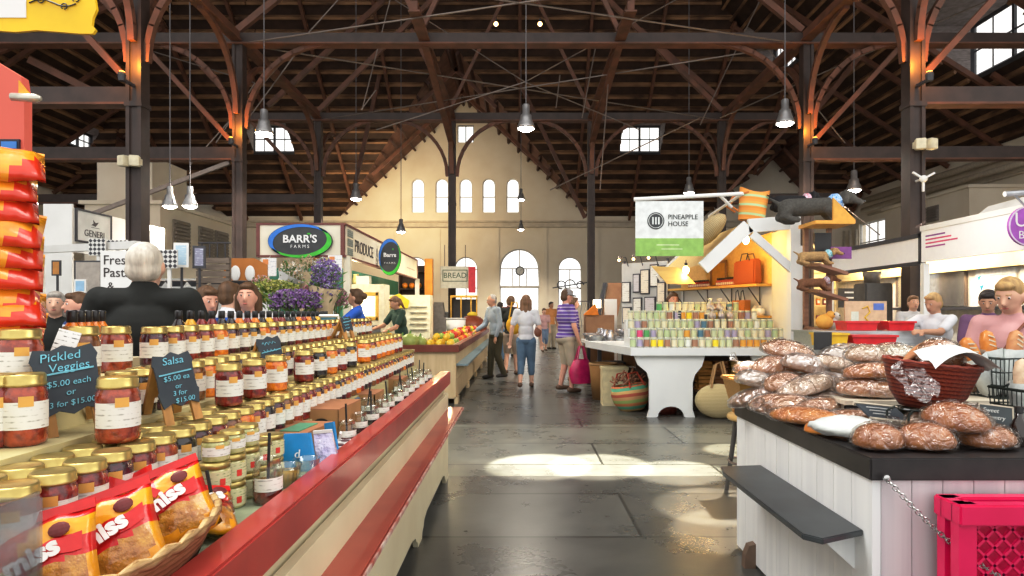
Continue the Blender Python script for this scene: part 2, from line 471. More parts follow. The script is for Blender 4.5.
DF = [(5.6, .95, 30.0, 1.25), (-11.5, .95, 30.0, 1.25), (-5.9, .6, 31.6, .5)][:2]
DRR = [(14.6, 18.9, 1.7, 1.7), (10.9, 26.2, 1.1, 1.3), (14.3, 24.6, .9, 1.0)][:2]
for x, hw, yb, h in DF: pieces['far'] = minus(pieces['far'], x - hw, x + hw, yb - h / SF, yb)
for xb, y, hw, h in DRR: pieces['right'] = minus(pieces['right'], xb - h / SR, xb, y - hw, y + hw)
DLL = [(-20.2, 29.2, .9, .8)]
for xb, y, hw, h in DLL: pieces['left'] = minus(pieces['left'], xb, xb + h / SR, y - hw, y + hw)
def ev(f, p): return f[0] * p[0] + f[1] * p[1] + f[2]
def lines(q, axis, step):
    """segments across a convex outline, along X (axis 0) or along Y (axis 1)"""
    o = 1 - axis; lo, hi = min(p[o] for p in q), max(p[o] for p in q)
    k = math.ceil(lo / step + .01)
    while k * step < hi - .01:
        v = k * step; xs = []
        for i in range(len(q)):
            a, b = q[i], q[(i + 1) % len(q)]
            if (a[o] - v) * (b[o] - v) < 0:
                t = (v - a[o]) / (b[o] - a[o]); xs.append(a[axis] + (b[axis] - a[axis]) * t)
        if len(xs) >= 2:
            x0, x1 = min(xs), max(xs)
            if x1 - x0 > .15: yield ((x0, v), (x1, v)) if axis == 0 else ((v, x0), (v, x1))
        k += 1
for k, pl in pieces.items():
    mb = MB()
    for q, f in pl:
        mb._face([mb.bm.verts.new((x, y, ev(f, (x, y)))) for x, y in q], 0)
        if k == 'ridge': continue
        nrm = V((-f[0], -f[1], 1)).normalized()
        for a, b in lines(q, 0 if k == 'far' else 1, .44 if k != 'gable' else .5):
            p0 = V((*a, ev(f, a))) - nrm * .09; p1 = V((*b, ev(f, b))) - nrm * .09
            mb.beam(p0, p1, .1, .18, 1, up=nrm)
        for a, b in lines(q, 1 if k == 'far' else 0, 2.8):
            p0 = V((*a, ev(f, a))) - nrm * .26; p1 = V((*b, ev(f, b))) - nrm * .26
            mb.beam(p0, p1, .12, .16, 2, up=nrm)
    struct(mb.build('ceiling_' + k, [board_m if k != 'gable' else M('gable_board', (.20, .085, .055), .7, col2=(.12, .05, .035), scale=3), purl_m if k != 'gable' else M('gable_purlin', (.09, .04, .03), .7), brace_m]))  # gable boards lighter and redder: light on the slope put into colour
# skylight dormers set into the slopes
grey_b = M('dormer_boards', (.32, .28, .27), .85, col2=(.2, .17, .16), scale=6, stretch=(1, 1, 5))
def dormer(fn, hw, z0, h, slope):
    """fn(u, out, z): u along the wall, out = distance outward from the sill line"""
    wi[0] += 1
    o = bpy.data.objects.new('window_%d' % wi[0], None); COL.objects.link(o); struct(o)
    m = MB()
    for s in (-1, 1):
        m._face([m.bm.verts.new(fn(s * hw, 0, z0)), m.bm.verts.new(fn(s * hw, 0, z0 + h)), m.bm.verts.new(fn(s * hw, -h / slope, z0 + h))])
    m.quad(fn(-hw, 0, z0 + h), fn(hw, 0, z0 + h), fn(hw, -h / slope, z0 + h), fn(-hw, -h / slope, z0 + h))
    m.build('dormer_lining', grey_b, o)
    f = MB(); lp = [fn(-hw, 0, z0), fn(hw, 0, z0), fn(hw, 0, z0 + h), fn(-hw, 0, z0 + h)]
    f.tube(lp, .1, 4, closed=True)
    for u in (0,): f.beam(fn(u, 0, z0), fn(u, 0, z0 + h), .09, .09)
    for u in (-hw / 2, hw / 2): f.beam(fn(u, 0, z0), fn(u, 0, z0 + h), .03, .03)
    f.beam(fn(-hw, 0, z0 + h / 2), fn(hw, 0, z0 + h / 2), .04, .04)
    f.build('window_frame', dark_fr, o)
    MB().quad(*lp).build('pane', glass_m, o)
for x, hw, yb, h in DF: dormer(lambda u, d, z, x=x, yb=yb: V((x + u, yb + d, z)), hw, ev(FAR, (x, yb)), h, SF)
for xb, y, hw, h in DRR: dormer(lambda u, d, z, xb=xb, y=y: V((xb + d, y + u, z)), hw, ev(RIGHT, (xb, y)), h, SR)
for xb, y, hw, h in DLL: dormer(lambda u, d, z, xb=xb, y=y: V((xb - d, y + u, z)), hw, ev(LEFT, (xb, y)), h, SR)

# ---- iron columns, curved braces, ties
ZT = 7.45
cols = {}
amber = M('amber_glow_lens', (1, .5, .1), .4, emit=6, ecol=(1, .45, .08))
def pillar(key, x, y, w, side):
    m = MB(); top = ZT
    m.box(x - w / 2, x + w / 2, y - w / 2, y + w / 2, 0, top, 0)
    for sx in (-1, 1):      # flanges of the built-up section
        m.box(x + sx * w / 2 - .03, x + sx * w / 2 + .03, y - w / 2 - .03, y + w / 2 + .03, 0, top, 0)
    m.box(x - w * .75, x + w * .75, y - w * .75, y + w * .75, 4.7, 4.78, 0)
    m.box(x - w * .7, x + w * .7, y - w * .7, y + w * .7, 0, .5, 0)
    o = struct(m.build('pillar', steel_m)); cols[key] = (x, y)
    return o
PC = [('A1', -6.27, 10.5, .19), ('A2', 6.45, 10.5, .19), ('B1', -6.27, 14.3, .17), ('B2', 6.4, 14.3, .17),
      ('C1', -6.3, 20, .16), ('C2', -2.12, 20, .16), ('C3', 2.22, 20, .16), ('C4', 6.3, 20, .16)]
for k, x, y, w in PC: pillar(k, x, y, w, 0)
def brace(x, y, z, dx, dy, r, th=.11):
    """quarter arch from a column up to the tie beam"""
    p = []
    for i in range(11):
        t = PI / 2 * i / 10
        p.append(V((x + dx * r * (1 - math.cos(t)), y + dy * r * (1 - math.cos(t)), z - r + r * math.sin(t))))
    m = MB()
    for a, b in zip(p, p[1:]): m.beam(a, b + (b - a) * .08, th, th * .9)
    return struct(m.build('beam_arched_brace', brace_m))
for k, x, y, w in PC:
    row = k[0]
    for dx in (-1, 1):
        brace(x + dx * .15, y, ZT - .1, dx, 0, 1.9 if row != 'C' else 1.75)
    if row != 'C' or k in ('C1', 'C4'):
        brace(x, y + .15, ZT - .1, 0, 1, 1.6); brace(x, y - .15, ZT - .1, 0, -1, 1.6)
    else: brace(x, y - .13, ZT - .1, 0, -1, 1.7, .13)
def beam(name, p0, p1, w, h, mat=None, lip=True):
    m = MB().beam(p0, p1, w, h, 0)
    if lip:
        a, b = V(p0), V(p1); dz = V((0, 0, -h / 2 - .02)); m.beam(a + dz, b + dz, w + .1, .035, 1)
    return struct(m.build(name, [mat or steel_m, brace_m]))
for y in (10.5, 14.3, 20): beam('beam_tie', (-12.5 if y < 20 else -8.5, y, ZT), (12 if y < 20 else 8.5, y, ZT), .2, .22)
for x in (-6.29, -2.12, 2.22, 6.35):
    beam('beam_long', (x, 10.5 if abs(x) > 5 else 12.8, ZT + .05), (x, 20, ZT + .05), .14, .18, brace_m)
    if abs(x) < 3:
        beam('beam_lattice', (x, 14.3, ZT - .1), (x, 20, ZT - .9), .16, .12, brace_m, False)
for y in (10.5, 14.3, 20):
    beam('beam_aisle', (XL, y, 4.9), (-6.4, y, 4.9), .16, .26); beam('beam_aisle', (6.5, y, 4.9), (XR if y < 20 else 10.5, y, 4.95), .16, .26)
for s, x in ((-1, -6.29), (1, 6.4)):
    for y in (10.5, 14.3, 20):
        xe = XL if s < 0 else XR
        zt = 10.2
        beam('beam_rafter', (x, y, 13.6), (xe, y, ZR - .4), .12, .16, brace_m, False)
        beam('beam_strut', (x, y, 5.0), (x + s * 4.2, y, 9.6), .08, .1, brace_m, False)
        if s < 0 and y == 14.3: beam('beam_strut', (x + s * 3.4, y, 3.5), (x + s * .2, y, 4.7), .07, .09, rod_m, False)
# principal rafters and king posts of the two cross trusses
for y, yz in ((14.3, 12.6), (20, 13.6)):
    for s in (-1, 1):
        beam('beam_principal', (s * 6.3, y, ZT + .2), (s * .2, y, yz), .12, .14, brace_m, False)
        beam('beam_web', (s * 2.2, y, ZT + .2), (s * 3.4, y, 10.2), .08, .1, brace_m, False)
        beam('beam_web', (s * 2.2, y, ZT + .2), (s * .3, y, 11.6), .08, .1, brace_m, False)
for a, b, y in (((268, 106), (384, 0), 21.5), ((352, 198), (410, -60), 27), ((585, 218), (470, -20), 27), ((640, 30), (716, 96), 21.5), ((800, 130), (905, 0), 20.5), ((110, 100), (30, 60), 15)):
    beam('beam_raking', W(*a, y), W(*b, y), .13, .16, brace_m, False)
# tie rods
def rod(p, q, r=.018):
    return struct(MB().tube([p, q], r, 5).build('beam_tie_rod', rod_m))
for a, b in (((-6.3, 14.3), (6.3, 20)), ((6.3, 14.3), (-6.3, 20)), ((-6.3, 10.5), (6.3, 14.3)), ((6.3, 10.5), (-6.3, 14.3))):
    rod((*a, ZT - .1), (*b, ZT - .1))
for pts in (((395, 0), (525, 82)), ((525, 82), (690, -8)), ((525, 82), (376, 130)), ((525, 82), (640, 130))):
    rod(W(*pts[0], 17), W(*pts[1], 17), .016)
for pts in (((90, 32), (255, 83)), ((255, 83), (216, 143)), ((338, 0), (190, 165)), ((720, 118), (1000, -5)), ((765, 45), (845, 143)), ((760, 0), (700, 125)),
            ((880, 235), (836, 200)), ((300, 48), (240, 130)), ((376, 90), (361, 110)), ((550, 190), (700, 118)), ((390, 0), (362, 110)), ((597, 40), (582, 118)), ((610, 60), (600, 190)), ((560, 75), (556, 108))):
    rod(W(*pts[0], 16), W(*pts[1], 16), .015)
# amber up-lights sitting at the column heads, with the light they throw
for i, (k, side) in enumerate((('A1', 'left'), ('A2', 'right'), ('B1', 'left'), ('B2', 'right'))):
    x, y = cols[k]
    sx = .0 if x < 0 else 0
    t = thing('uplight', '%s amber uplight clamped to the %s iron column on the %s' % ('small black', 'nearer' if k[0] == 'A' else 'farther', side), 'uplight', (x, y - .42, 5.0))
    MB().lathe([(0, 0), (.05, 0), (.06, .1), (.045, .14), (0, .14)], 12).build('housing', dark_fr, t)
    MB().cbox((0, .16, .03), (.05, .3, .04)).build('bracket', dark_fr, t)
    MB().lathe([(.045, .14), (.04, .15), (0, .152)], 12).build('lens', amber, t)
    point((x, y - .40, 5.42), 34, (1, .40, .05), .03)
# white junction boxes on columns
jb = M('cream_box_paint', (.72, .66, .5), .5)
for px, py, y, nm in ((129, 161, 10.28, 'left'), (926, 144, 10.25, 'right')):
    p = W(px, py, y); t = thing('floodlight', 'cream twin floodlight box fixed on the %s near column' % nm, 'floodlight', p)
    for s in (-1, 1): MB().cbox((s * .09, 0, 0), (.15, .12, .17), rot=(0, 0, s * .35)).build('lamp_head', jb, t, bevel=.01)
    MB().cbox((0, .09, 0), (.3, .05, .1)).build('back_box', jb, t)

# ---- pipes on the right wall, the boxed-out plant room
pipe_m = M('painted_pipe', (.68, .6, .48), .6)
for i, (z, x, r) in enumerate(((6.75, XR - .3, .14), (6.3, XR - .35, .12), (6.08, XR - .07, .06))):
    tag(MB().tube([(x, 12, z), (x, YF - 1.9, z)], r, 10).build('pipe', pipe_m, smooth=True), 'beige painted pipe along the right wall, %s of three' % ('topmost', 'middle', 'lowest')[i], 'pipe')
for i, px in enumerate((838, 844, 850)):
    x = XR - .5 + i * .15
    tag(MB().tube([(x, YF - .4 - i * .3, 0), (x, YF - .4 - i * .3, 5.5)], .07, 8).build('downpipe', pipe_m, smooth=True), 'beige vertical pipe in the far right corner, %s from the corner' % ORD[2 - i], 'pipe')
pr = MB().box(14.6, XR, 20.8, 25.6, 0, 5.4, 0); pr.box(14.5, XR, 20.7, 25.7, 5.4, 5.5, 0)
struct(pr.build('wall_plant_room', wall_m))
for y in (22.6, 23.3):
    vv = MB().box(14.55, 14.6, y - .3, y + .3, 4.55, 5.1)
    for k in range(5): vv.box(14.5, 14.56, y - .28, y + .28, 4.6 + k * .1, 4.64 + k * .1)
    tag(vv.build('wall_vent', M('vent_grey', (.25, .22, .2), .6)), 'brown louvred vent on the beige plant room wall, %s one' % ('nearer' if y < 23 else 'farther'), 'vent')
struct(MB().box(16.2, 16.9, 22, 28, 0, 5.6).build('wall_pier', wall_m))
# louvred mezzanine box on the left
mz = MB().box(-11.5, -9.5, 16.9, 21.2, 0, 4.25, 0); mz.box(-11.6, -9.4, 16.8, 21.3, 4.2, 4.3, 0); mz.box(-11.5, -10, 17.4, 19.2, 4.25, 5.6, 0)
struct(mz.build('wall_mezzanine', wall_m))
for i, y in enumerate((17.9, 19.3, 20.3)):
    vv = MB().box(-9.49, -9.44, y - .42, y + .42, 2.95, 3.9)
    for k in range(9): vv.box(-9.46, -9.40, y - .38, y + .38, 3.0 + k * .1, 3.06 + k * .1)
    tag(vv.build('louvre', M('louvre_grey', (.3, .26, .22), .6)), 'grey louvre on the beige mezzanine wall on the left, %s from the camera' % ORD[i], 'louvre')
# round clock on the end door window
p = W(520, 271, YF - .05)
t = thing('wall_clock', 'round white wall clock with black rim above the end doorway', 'clock', p)
MB().lathe([(.19, 0), (.24, .01), (.24, .06), (.19, .07), (.19, .02)], 24, mat=Matrix.Rotation(PI / 2, 4, 'X')).build('rim', dark_fr, t)
MB().lathe([(0, .03), (.2, .03), (.2, .01)], 24, mat=Matrix.Rotation(PI / 2, 4, 'X')).build('clock_face', white_p, t)
hm = MB().beam((0, -.04, 0), (.09, -.04, .1), .015, .01); hm.beam((0, -.04, 0), (-.02, -.04, -.14), .012, .01); hm.build('hand', dark_fr, t)

# ---- pendant lamps on long cords
bell_m = M('bell_aluminium', (.45, .45, .46), .35, metal=.6)
bulb_m = M('lamp_bulb', (1, .97, .9), .4, emit=30, ecol=(1, .96, .88))
cord_m = M('cord_grey', (.2, .19, .2), .6)
def pendant(px, py, Y, label, r=.19, pw=60, zc=None):
    p = W(px, py, Y); zc = zc or min(14.0, ev(FAR, (0, Y)) - .2)
    zc = min(zc, ev(RIGHT, (p.x, 0)) - .1, ev(LEFT, (p.x, 0)) - .1, 13)
    t = thing('pendant_lamp', label, 'lamp', p, group=None)
    s = r / .19
    MB().lathe([(.06 * s, .46 * s), (.075 * s, .44 * s), (.075 * s, .26 * s), (.11 * s, .24 * s), (.12 * s, .16 * s), (.17 * s, .03 * s), (.19 * s, -.04 * s), (.18 * s, -.04 * s), (.1 * s, .16 * s), (0, .17 * s)], 18).build('lamp_shade', bell_m, t, True)
    MB().ell((0, 0, -.02 * s), (.16 * s, .16 * s, .075 * s), 14, 8).build('bulb', bulb_m, t, True)
    MB().tube([(0, 0, .45 * s), (0, 0, zc - p.z)], .012, 5).build('cord', cord_m, t)
    if pw: spot((p.x, p.y, p.z - .2), (p.x, p.y, 0), pw * 9, 2.5, (1, .92, .8), .5, .12)
pendant(264, 132, 13, 'bright bell pendant lamp hanging above the produce stall sign')
pendant(526, 127, 13, 'bright bell pendant lamp hanging over the middle of the aisle')
pendant(785, 122, 13, 'bright bell pendant lamp before the right iron column')
pendant(356, 198, 20, 'smaller bell pendant lamp near the third left column')
pendant(689, 192, 20, 'bell pendant lamp just above the white and green banner')
pendant(854, 189, 16, 'bell pendant lamp in the right aisle above the toy dog')
pendant(521, 199, 26, 'far bell pendant lamp below the right end of the upper arched windows', .17, 60)
pendant(521, 229, 29, 'farthest bell pendant lamp over the end door arch', .16, 60)
pendant(401, 231, 22, 'far bell pendant lamp left of the bread sign', .17, 60)
pendant(170, 205, 12.5, 'left one of two small bell lamps behind the near left column', .15, 40, 8)
pendant(190, 205, 12.5, 'right one of two small bell lamps behind the near left column', .15, 40, 8)
for px, py in ((496, 24), (540, 24)):
    p = W(px, py, 20.5); t = thing('spark_lamp', 'tiny glowing bulb high on the roof truss, %s one' % ('left' if px < 510 else 'right'), 'lamp', p)
    MB().ell((0, 0, 0), .07, 8, 6).build('bulb', M('warm_bulb', (1, .7, .35), .4, emit=9, ecol=(1, .62, .25)), t)
    MB().cbox((0, 0, .1), (.06, .06, .14)).build('socket', dark_fr, t)

# ---- world, sun patches, added fill lamps, camera
for px, py, src, p_, sz in ((540, 466, (3.0, 9.5, 10.5), 23400, .085), (600, 466, (3.2, 9.5, 10.5), 23400, .085), (678, 472, (4.2, 9, 10.5), 21600, .075), (716, 505, (4.4, 8.5, 10), 18000, .08), (735, 530, (4.6, 8.2, 10), 14400, .075), (735, 450, (4, 9, 10), 12600, .06)):
    Yg = F * H / (py - CY); spot(src, ((px - CX) * Yg / F, Yg, 0), p_, sz, (1, .93, .8), .35, .03)
area((-3.2, 2.2, 6.2), (1.6, 3.2, .4), 200, 2.5, 2.5, (1, .98, .95))  # two unseen area lamps added to brighten the counter faces
area((4.2, 2.0, 6.2), (-.8, 3.0, .6), 100, 2.5, 2.5, (1, .96, .9))
w = bpy.data.worlds.new('sky'); SC.world = w; w.use_nodes = True
bg = w.node_tree.nodes['Background']; bg.inputs[0].default_value = (1, .985, .96, 1); bg.inputs[1].default_value = 1.35
cam = bpy.data.cameras.new('camera'); co = bpy.data.objects.new('camera', cam); COL.objects.link(co); SC.camera = co
co.location = (0, 0, H); co.rotation_euler = (PI / 2, 0, 0); cam.sensor_width = 36; cam.lens = 36 * F / 1024
cam.shift_x = -(CX - 512) / 1024; cam.shift_y = (CY - 288) / 1024; cam.clip_start = .05; cam.clip_end = 300
SC.view_settings.view_transform = 'Standard'; SC.view_settings.look = 'None'; SC.view_settings.exposure = .12
SC.view_settings.use_curve_mapping = True
_c = SC.view_settings.curve_mapping; _k = _c.curves[3]; _k.points.new(.22, .185); _k.points.new(.72, .765); _c.update()
# ================================================================== the jar counter on the left
red_p = M('red_paint', (.46, .055, .045), .35, col2=(.36, .04, .035), scale=5, coat=.3)
bench_p = M('worn_red_paint', (.44, .10, .065), .4, col2=(.33, .06, .045), scale=3, coat=.25)
cream_p = M('cream_paint', (.72, .66, .47), .5, col2=(.66, .59, .41), scale=3)
green_felt = M('pale_green_cover', (.42, .48, .33), .8, scale=20)
step_p = M('pale_yellow_step', (.62, .55, .3), .7, scale=6)
lid_m = M('gold_lid', (.62, .50, .20), .32, metal=.75, col2=(.46, .36, .13), scale=30)
paper_m = MTEXT('printed_label', (.80, .79, .74), (.45, .44, .42), 26)
sticker_m = M('orange_sticker', (.85, .48, .12), .6)
black_m = M('black_plastic', (.02, .02, .022), .4, coat=.2)
wood_m = M('honey_wood', (.55, .30, .09), .55, col2=(.40, .2, .06), scale=6, stretch=(6, 6, 1))
slate_m = M('chalk_slate', (.045, .055, .07), .85, col2=(.07, .085, .10), scale=9)
chalk_b = M('blue_chalk', (.25, .62, .75), .9)
chalk_w = M('white_chalk', (.85, .87, .85), .9)
card_m = M('brown_cardboard', (.45, .25, .10), .8, col2=(.38, .2, .08), scale=10)
glass_c = MCLEAR('jar_glass', (.96, .97, .95), .06, .04)
CON = {}
for k, c, c2 in (('dark red', (.30, .025, .018), (.12, .008, .01)), ('brick red', (.42, .07, .025), (.22, .03, .014)), ('dark purple', (.10, .012, .03), (.03, .006, .012)),
                 ('orange', (.85, .27, .02), (.62, .14, .01)), ('nearly black', (.03, .02, .022), (.012, .01, .01)), ('brown', (.27, .10, .03), (.15, .05, .018)), ('yellow', (.85, .5, .03), (.7, .3, .02)), ('pale green', (.55, .52, .26), (.40, .40, .16))):
    CON[k] = M('preserve_' + k.replace(' ', '_'), c, .18, col2=c2, scale=55, coat=1., bump=.15, bscale=70, lo=.4, hi=.6)

CY0, CY1 = .5, 5.24
XF = -.63
ct = thing('jar_counter', 'long cream counter with red rail and red bench shelf carrying the jars', 'counter', (XF, CY0, 0))
LEN = CY1 - CY0
m = MB(); m.box(-.03, 0, 0, LEN, .10, .78)
# scalloped plinth: a foot at each end and at regular spots
zs = [(0, 0)]
feet = [LEN - .02, LEN - 1.4, LEN - 2.8, LEN - 4.2]
pts = [(LEN, .7), (LEN, 0)]
for i, f in enumerate(feet):
    a = f - .14
    pts += [(a, 0), (a - .02, .035), (a - .06, .05), (a - .1, .085), (a - .2, .105)]
    nx = feet[i + 1] if i + 1 < len(feet) else None
    if nx is not None: pts += [(nx + .2, .105), (nx + .1, .085), (nx + .06, .05), (nx + .02, .035), (nx, 0)]
pts += [(0, .105), (0, .7)]
m.prism([(.012, y, z) for y, z in pts], (.03, 0, 0))
m.build('front_panel', cream_p, ct)
MB().box(-.02, .06, 0, LEN, .77, .875).build('top_rail', red_p, ct, bevel=.006)
MB().box(.0, .165, 0, LEN + .04, .555, .58).build('bench', bench_p, ct, bevel=.008)
worn = M('worn_edge', (.62, .52, .46), .6, col2=(.4, .1, .07), scale=14)
MB().box(.162, .169, 0, LEN + .04, .562, .576).build('bench_edge', worn, ct)
MB().box(-.66, .012, LEN - .03, LEN, 0, .8).box(-.66, -.63, 0, LEN, 0, .8).build('carcass', cream_p, ct)
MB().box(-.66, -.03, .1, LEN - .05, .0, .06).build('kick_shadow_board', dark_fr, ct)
MB().box(-.66, -.02, 0, LEN, .80, .84).build('table_top', green_felt, ct)
for nm, x0, x1, z in (('display_step', -.205, -.4, .93), ('display_step', -.385, -.52, 1.07), ('display_step', -.5, -.64, 1.18)):
    MB().box(x1, x0, .3, LEN - .06, .84, z - .0).build(nm, step_p, ct)

# ---- one jar of each content, then copies
def jar_meshes(r, h):
    neck = r * .86
    body = MB().lathe([(0, 0), (r * .86, 0), (r * .98, h * .04), (r, h * .09), (r, h * .70), (r * .96, h * .76), (neck, h * .82), (neck, h * .86), (0, h * .86)], 18)
    lid = MB().lathe([(neck * .9, h * .82), (neck * 1.06, h * .825), (neck * 1.1, h * .84), (neck * 1.1, h * .87), (neck * 1.06, h * .88), (neck * 1.06, h * .97), (neck * .98, h), (neck * .9, h * .99), (0, h * .985)], 20)
    c = -PI / 4
    lab = MB().lathe([(r * 1.012, h * .24), (r * 1.012, h * .62)], 14, a0=c - 1.45, a1=c + 1.25)
    st = MB()
    st.lathe([(r * 1.03, h * .555), (r * 1.03, h * .70)], 4, a0=c - .35, a1=c + .25)
    return body.mesh('jar_glass_and_contents', []), lid.mesh('lid', [lid_m]), lab.mesh('label', [paper_m]), st.mesh('sticker', [sticker_m])
JM = {}
def jar(kind, x, y, z, label, r=.042, h=.13, group=None, name='preserve_jar', rz=0., paper=None, oval=False):
    key = (round(r, 3), round(h, 3))
    if key not in JM:
        JM[key] = jar_meshes(r, h)
        for q in JM[key]:
            for p in q.polygons: p.use_smooth = True
        JM[key] = JM[key] + ({},)
    body, lid, lab, st, var = JM[key]
    if kind not in var:
        b = body.copy(); b.materials.append(CON[kind]); var[kind] = b
    o = inst(name, var[kind], None, (x, y, z), rz); tag(o, label, 'jar', group)
    inst('lid', lid, o)
    l = inst('paper_label', lab, o); inst('price_sticker', st, l)
    return o
JARS_CT = []
seqA = ['brick red', 'dark red', 'dark red', 'dark purple', 'dark red', 'brick red', 'nearly black', 'dark purple', 'dark red', 'brown', 'orange', 'dark red', 'nearly black', 'dark purple', 'brown']
def row(x, z, y0, y1, dy, where, seq, group, r=.042, h=.13, jit=.003, skip=()):
    n = int((y1 - y0) / dy) + 1
    for i in range(n):
        if i in skip: continue
        y = y0 + i * dy
        k = seq[i % len(seq)]
        jar(k, x + RND.uniform(-jit, jit), y, z, '%s preserve jar, %s from near end of %s' % (k, nth(i), where), r, h, group, rz=RND.uniform(-.25, .25))
row(-.885, .93, 1.12, 5.12, .0905, 'front row, lowest step', seqA, 'jars in the front row of the lowest step')
row(-.977, .93, 1.16, 5.12, .0905, 'second row, lowest step', seqA[3:] + seqA[:3], 'jars in the second row of the lowest step')
row(-1.083, 1.07, 1.74, 5.1, .092, 'middle step row', seqA[5:] + seqA[:5], 'jars on the middle step')
seqT = ['brick red', 'brown', 'brick red', 'dark purple', 'dark red', 'dark red', 'dark red', 'orange', 'dark purple', 'dark purple', 'nearly black', 'orange', 'dark red', 'nearly black', 'dark purple', 'dark red']
tops = [(20, .05, 0), (82, .045, 1), (115, .042, 2)]
for i, (px, yy) in enumerate(((20, 1.52), (81, 1.72), (116, 1.92))):
    x = (px - 520) * yy / F
    jar(seqT[i], x, yy, 1.18, '%s salsa jar on the top step, %s' % (seqT[i], ('leftmost, by the red stand', 'second from the red stand', 'third from the red stand')[i]), (.046, .046, .043)[i], (.14, .142, .138)[i], 'big jars on the top step')
row(-1.2, 1.18, 2.1, 5.08, .108, 'top step beyond gap', seqT[3:], 'jars on the top step', .042, .132)
# jars standing on the lids of the lowest step
for i, (px, k) in enumerate(((118, 'brick red'), (229, 'dark red'), (254, 'dark red'), (276, 'orange'), (304, 'dark red'), (318, 'nearly black'), (329, 'orange'), (339, 'dark red'), (349, 'nearly black'), (364, 'orange'), (370, 'dark red'),
                             (375, 'orange'), (380, 'orange'), (385, 'orange'), (389, 'orange'), (393, 'dark red'), (397, 'dark red'))):
    y = F * .932 / (520 - px)
    jar(k, -.932, y, 1.061, '%s jar standing on gold lids, %s from near end of raised jars' % (k, nth(i + 2)), .046 if i == 0 else .042, .15 if i == 0 else .135, 'jars raised on the lids below')
for i, (px, k) in enumerate(((24, 'brick red'), (-6, 'dark red'))):
    y = 1.40 - .02 * i
    jar(k, (px - 520) * y / F, y, 1.071, '%s jar left of the pickled veggies sign, %s' % (k, ('touching the sign', 'cut by the photo edge')[i]), .044, .155, 'jars raised on the lids below')
# small relish jars stacked two high at the front
red_dot = M('strawberry_red', (.7, .06, .04), .5)
lab_green = MTEXT('relish_label', (.62, .60, .38), (.22, .3, .12), 40)
def relish(x, y, z, label, h=.07):
    if 'relish' not in JM: JM['relish'] = (MB().lathe([(0, 0), (.036, 0), (.04, .006), (.04, h * .72), (.035, h * .8), (0, h * .8)], 18).mesh('relish_jar', [CON['pale green']], True),
                      MB().lathe([(.034, h * .78), (.039, h * .79), (.039, h * .97), (.036, h), (0, h)], 18).mesh('lid', [lid_m], True),
                      MB().lathe([(.0406, .008), (.0406, h * .7)], 16, a0=-2.5, a1=.9).mesh('label', [lab_green], True),
                      MB().lathe([(.0412, .015), (.0412, .032)], 4, a0=-.75, a1=-.4).mesh('dot', [red_dot], True))
    a, b, c, d = JM['relish']
    o = inst('relish_jar', a, None, (x, y, z), RND.uniform(-.2, .2)); tag(o, label, 'jar', 'small relish jars stacked at the front')
    inst('lid', b, o); l = inst('paper_label', c, o); inst('berry_mark', d, l)
for lv in range(2):
    for i in range(5):
        relish(-.775 + lv * .0, 1.62 + i * .092, .841 + lv * .0712, 'small green relish jar, %s from the candy basket on the %s layer' % (ORD[i], ('bottom', 'top')[lv]))
for i in range(3):
    o = jar('pale green', -.775, 1.63 + i * .092, .841 + 2 * .0712, 'pale jar stacked on the relish jars, %s from the candy basket' % ORD[i], .034, .06, 'pale jars on top of the relish stack')
# tasting jars with dipping sticks
def tasting(x, y, z, k, label, r=.038, h=.095, stick=True, open_top=True):
    t = thing('tasting_jar', label, 'jar', (x, y, z), 0, 'open tasting jars along the rail')
    MB().lathe([(0, .002), (r * .93, .002), (r * .95, .01), (r * .95, h * .5), (0, h * .5)], 16).build('contents', CON[k], t, True)
    MB().lathe([(0, 0), (r * .95, 0), (r, .006), (r, h * .72), (r * .88, h * .82), (r * .88, h), (r * .93, h), (r * .82, h * .99), (r * .82, h * .8)], 18).build('glass', glass_c, t, True)
    MB().lathe([(r * 1.01, h * .3), (r * 1.01, h * .6)], 12, a0=-PI / 4 - 1.4, a1=-PI / 4 + 1.2).build('paper_label', paper_m, t, True)
    if stick:
        a = RND.uniform(-.02, .02)
        MB().tube([(0, 0, .02), (a, -.01, h + .07)], .004, 6).build('stick', black_m, t)
tasting(-.69, 1.75, .841, 'dark red', 'tall open tasting jar with black stick, nearest beside the clear cup', .039, .12)
tasting(-.71, 1.50, .841, 'pale green', 'open green relish tasting jar with short black spoon by the candy basket', .038, .08)
kk = ['dark red', 'dark purple', 'nearly black', 'brown', 'dark red', 'nearly black', 'dark purple', 'brown', 'dark red', 'orange', 'nearly black', 'dark purple']
for i in range(12):
    for j in range(2):
        if j == 1 and i in (1, 5, 6): continue
        y = 2.55 + i * .205; x = -.69 - j * .085
        tasting(x + RND.uniform(-.008, .008), y + j * .06, .841, kk[(i + j * 3) % 12], 'small open tasting jar, %s from near end of %s sampling row' % (nth(i), ('rail side', 'step side')[j]), .036, .085, (i + j) % 2 == 0)
# clear cup, little tub
t = thing('plastic_cup', 'clear plastic cup of amber jelly beside the tall tasting jar', 'cup', (-.70, 1.91, .841))
MB().lathe([(0, 0), (.034, 0), (.046, .062), (.05, .064), (.044, .062), (.033, .003)], 18).build('cup_wall', glass_c, t, True)
MB().lathe([(0, .004), (.033, .004), (.041, .045), (0, .045)], 16).build('jelly', M('amber_jelly', (.6, .36, .08), .2, coat=.6), t, True)
t = thing('plastic_cup', 'clear plastic cup between the amber cup and the card tray', 'cup', (-.675, 2.03, .841))
MB().lathe([(0, 0), (.03, 0), (.04, .055), (.044, .057), (.038, .055), (.029, .003)], 18).build('cup_wall', glass_c, t, True)
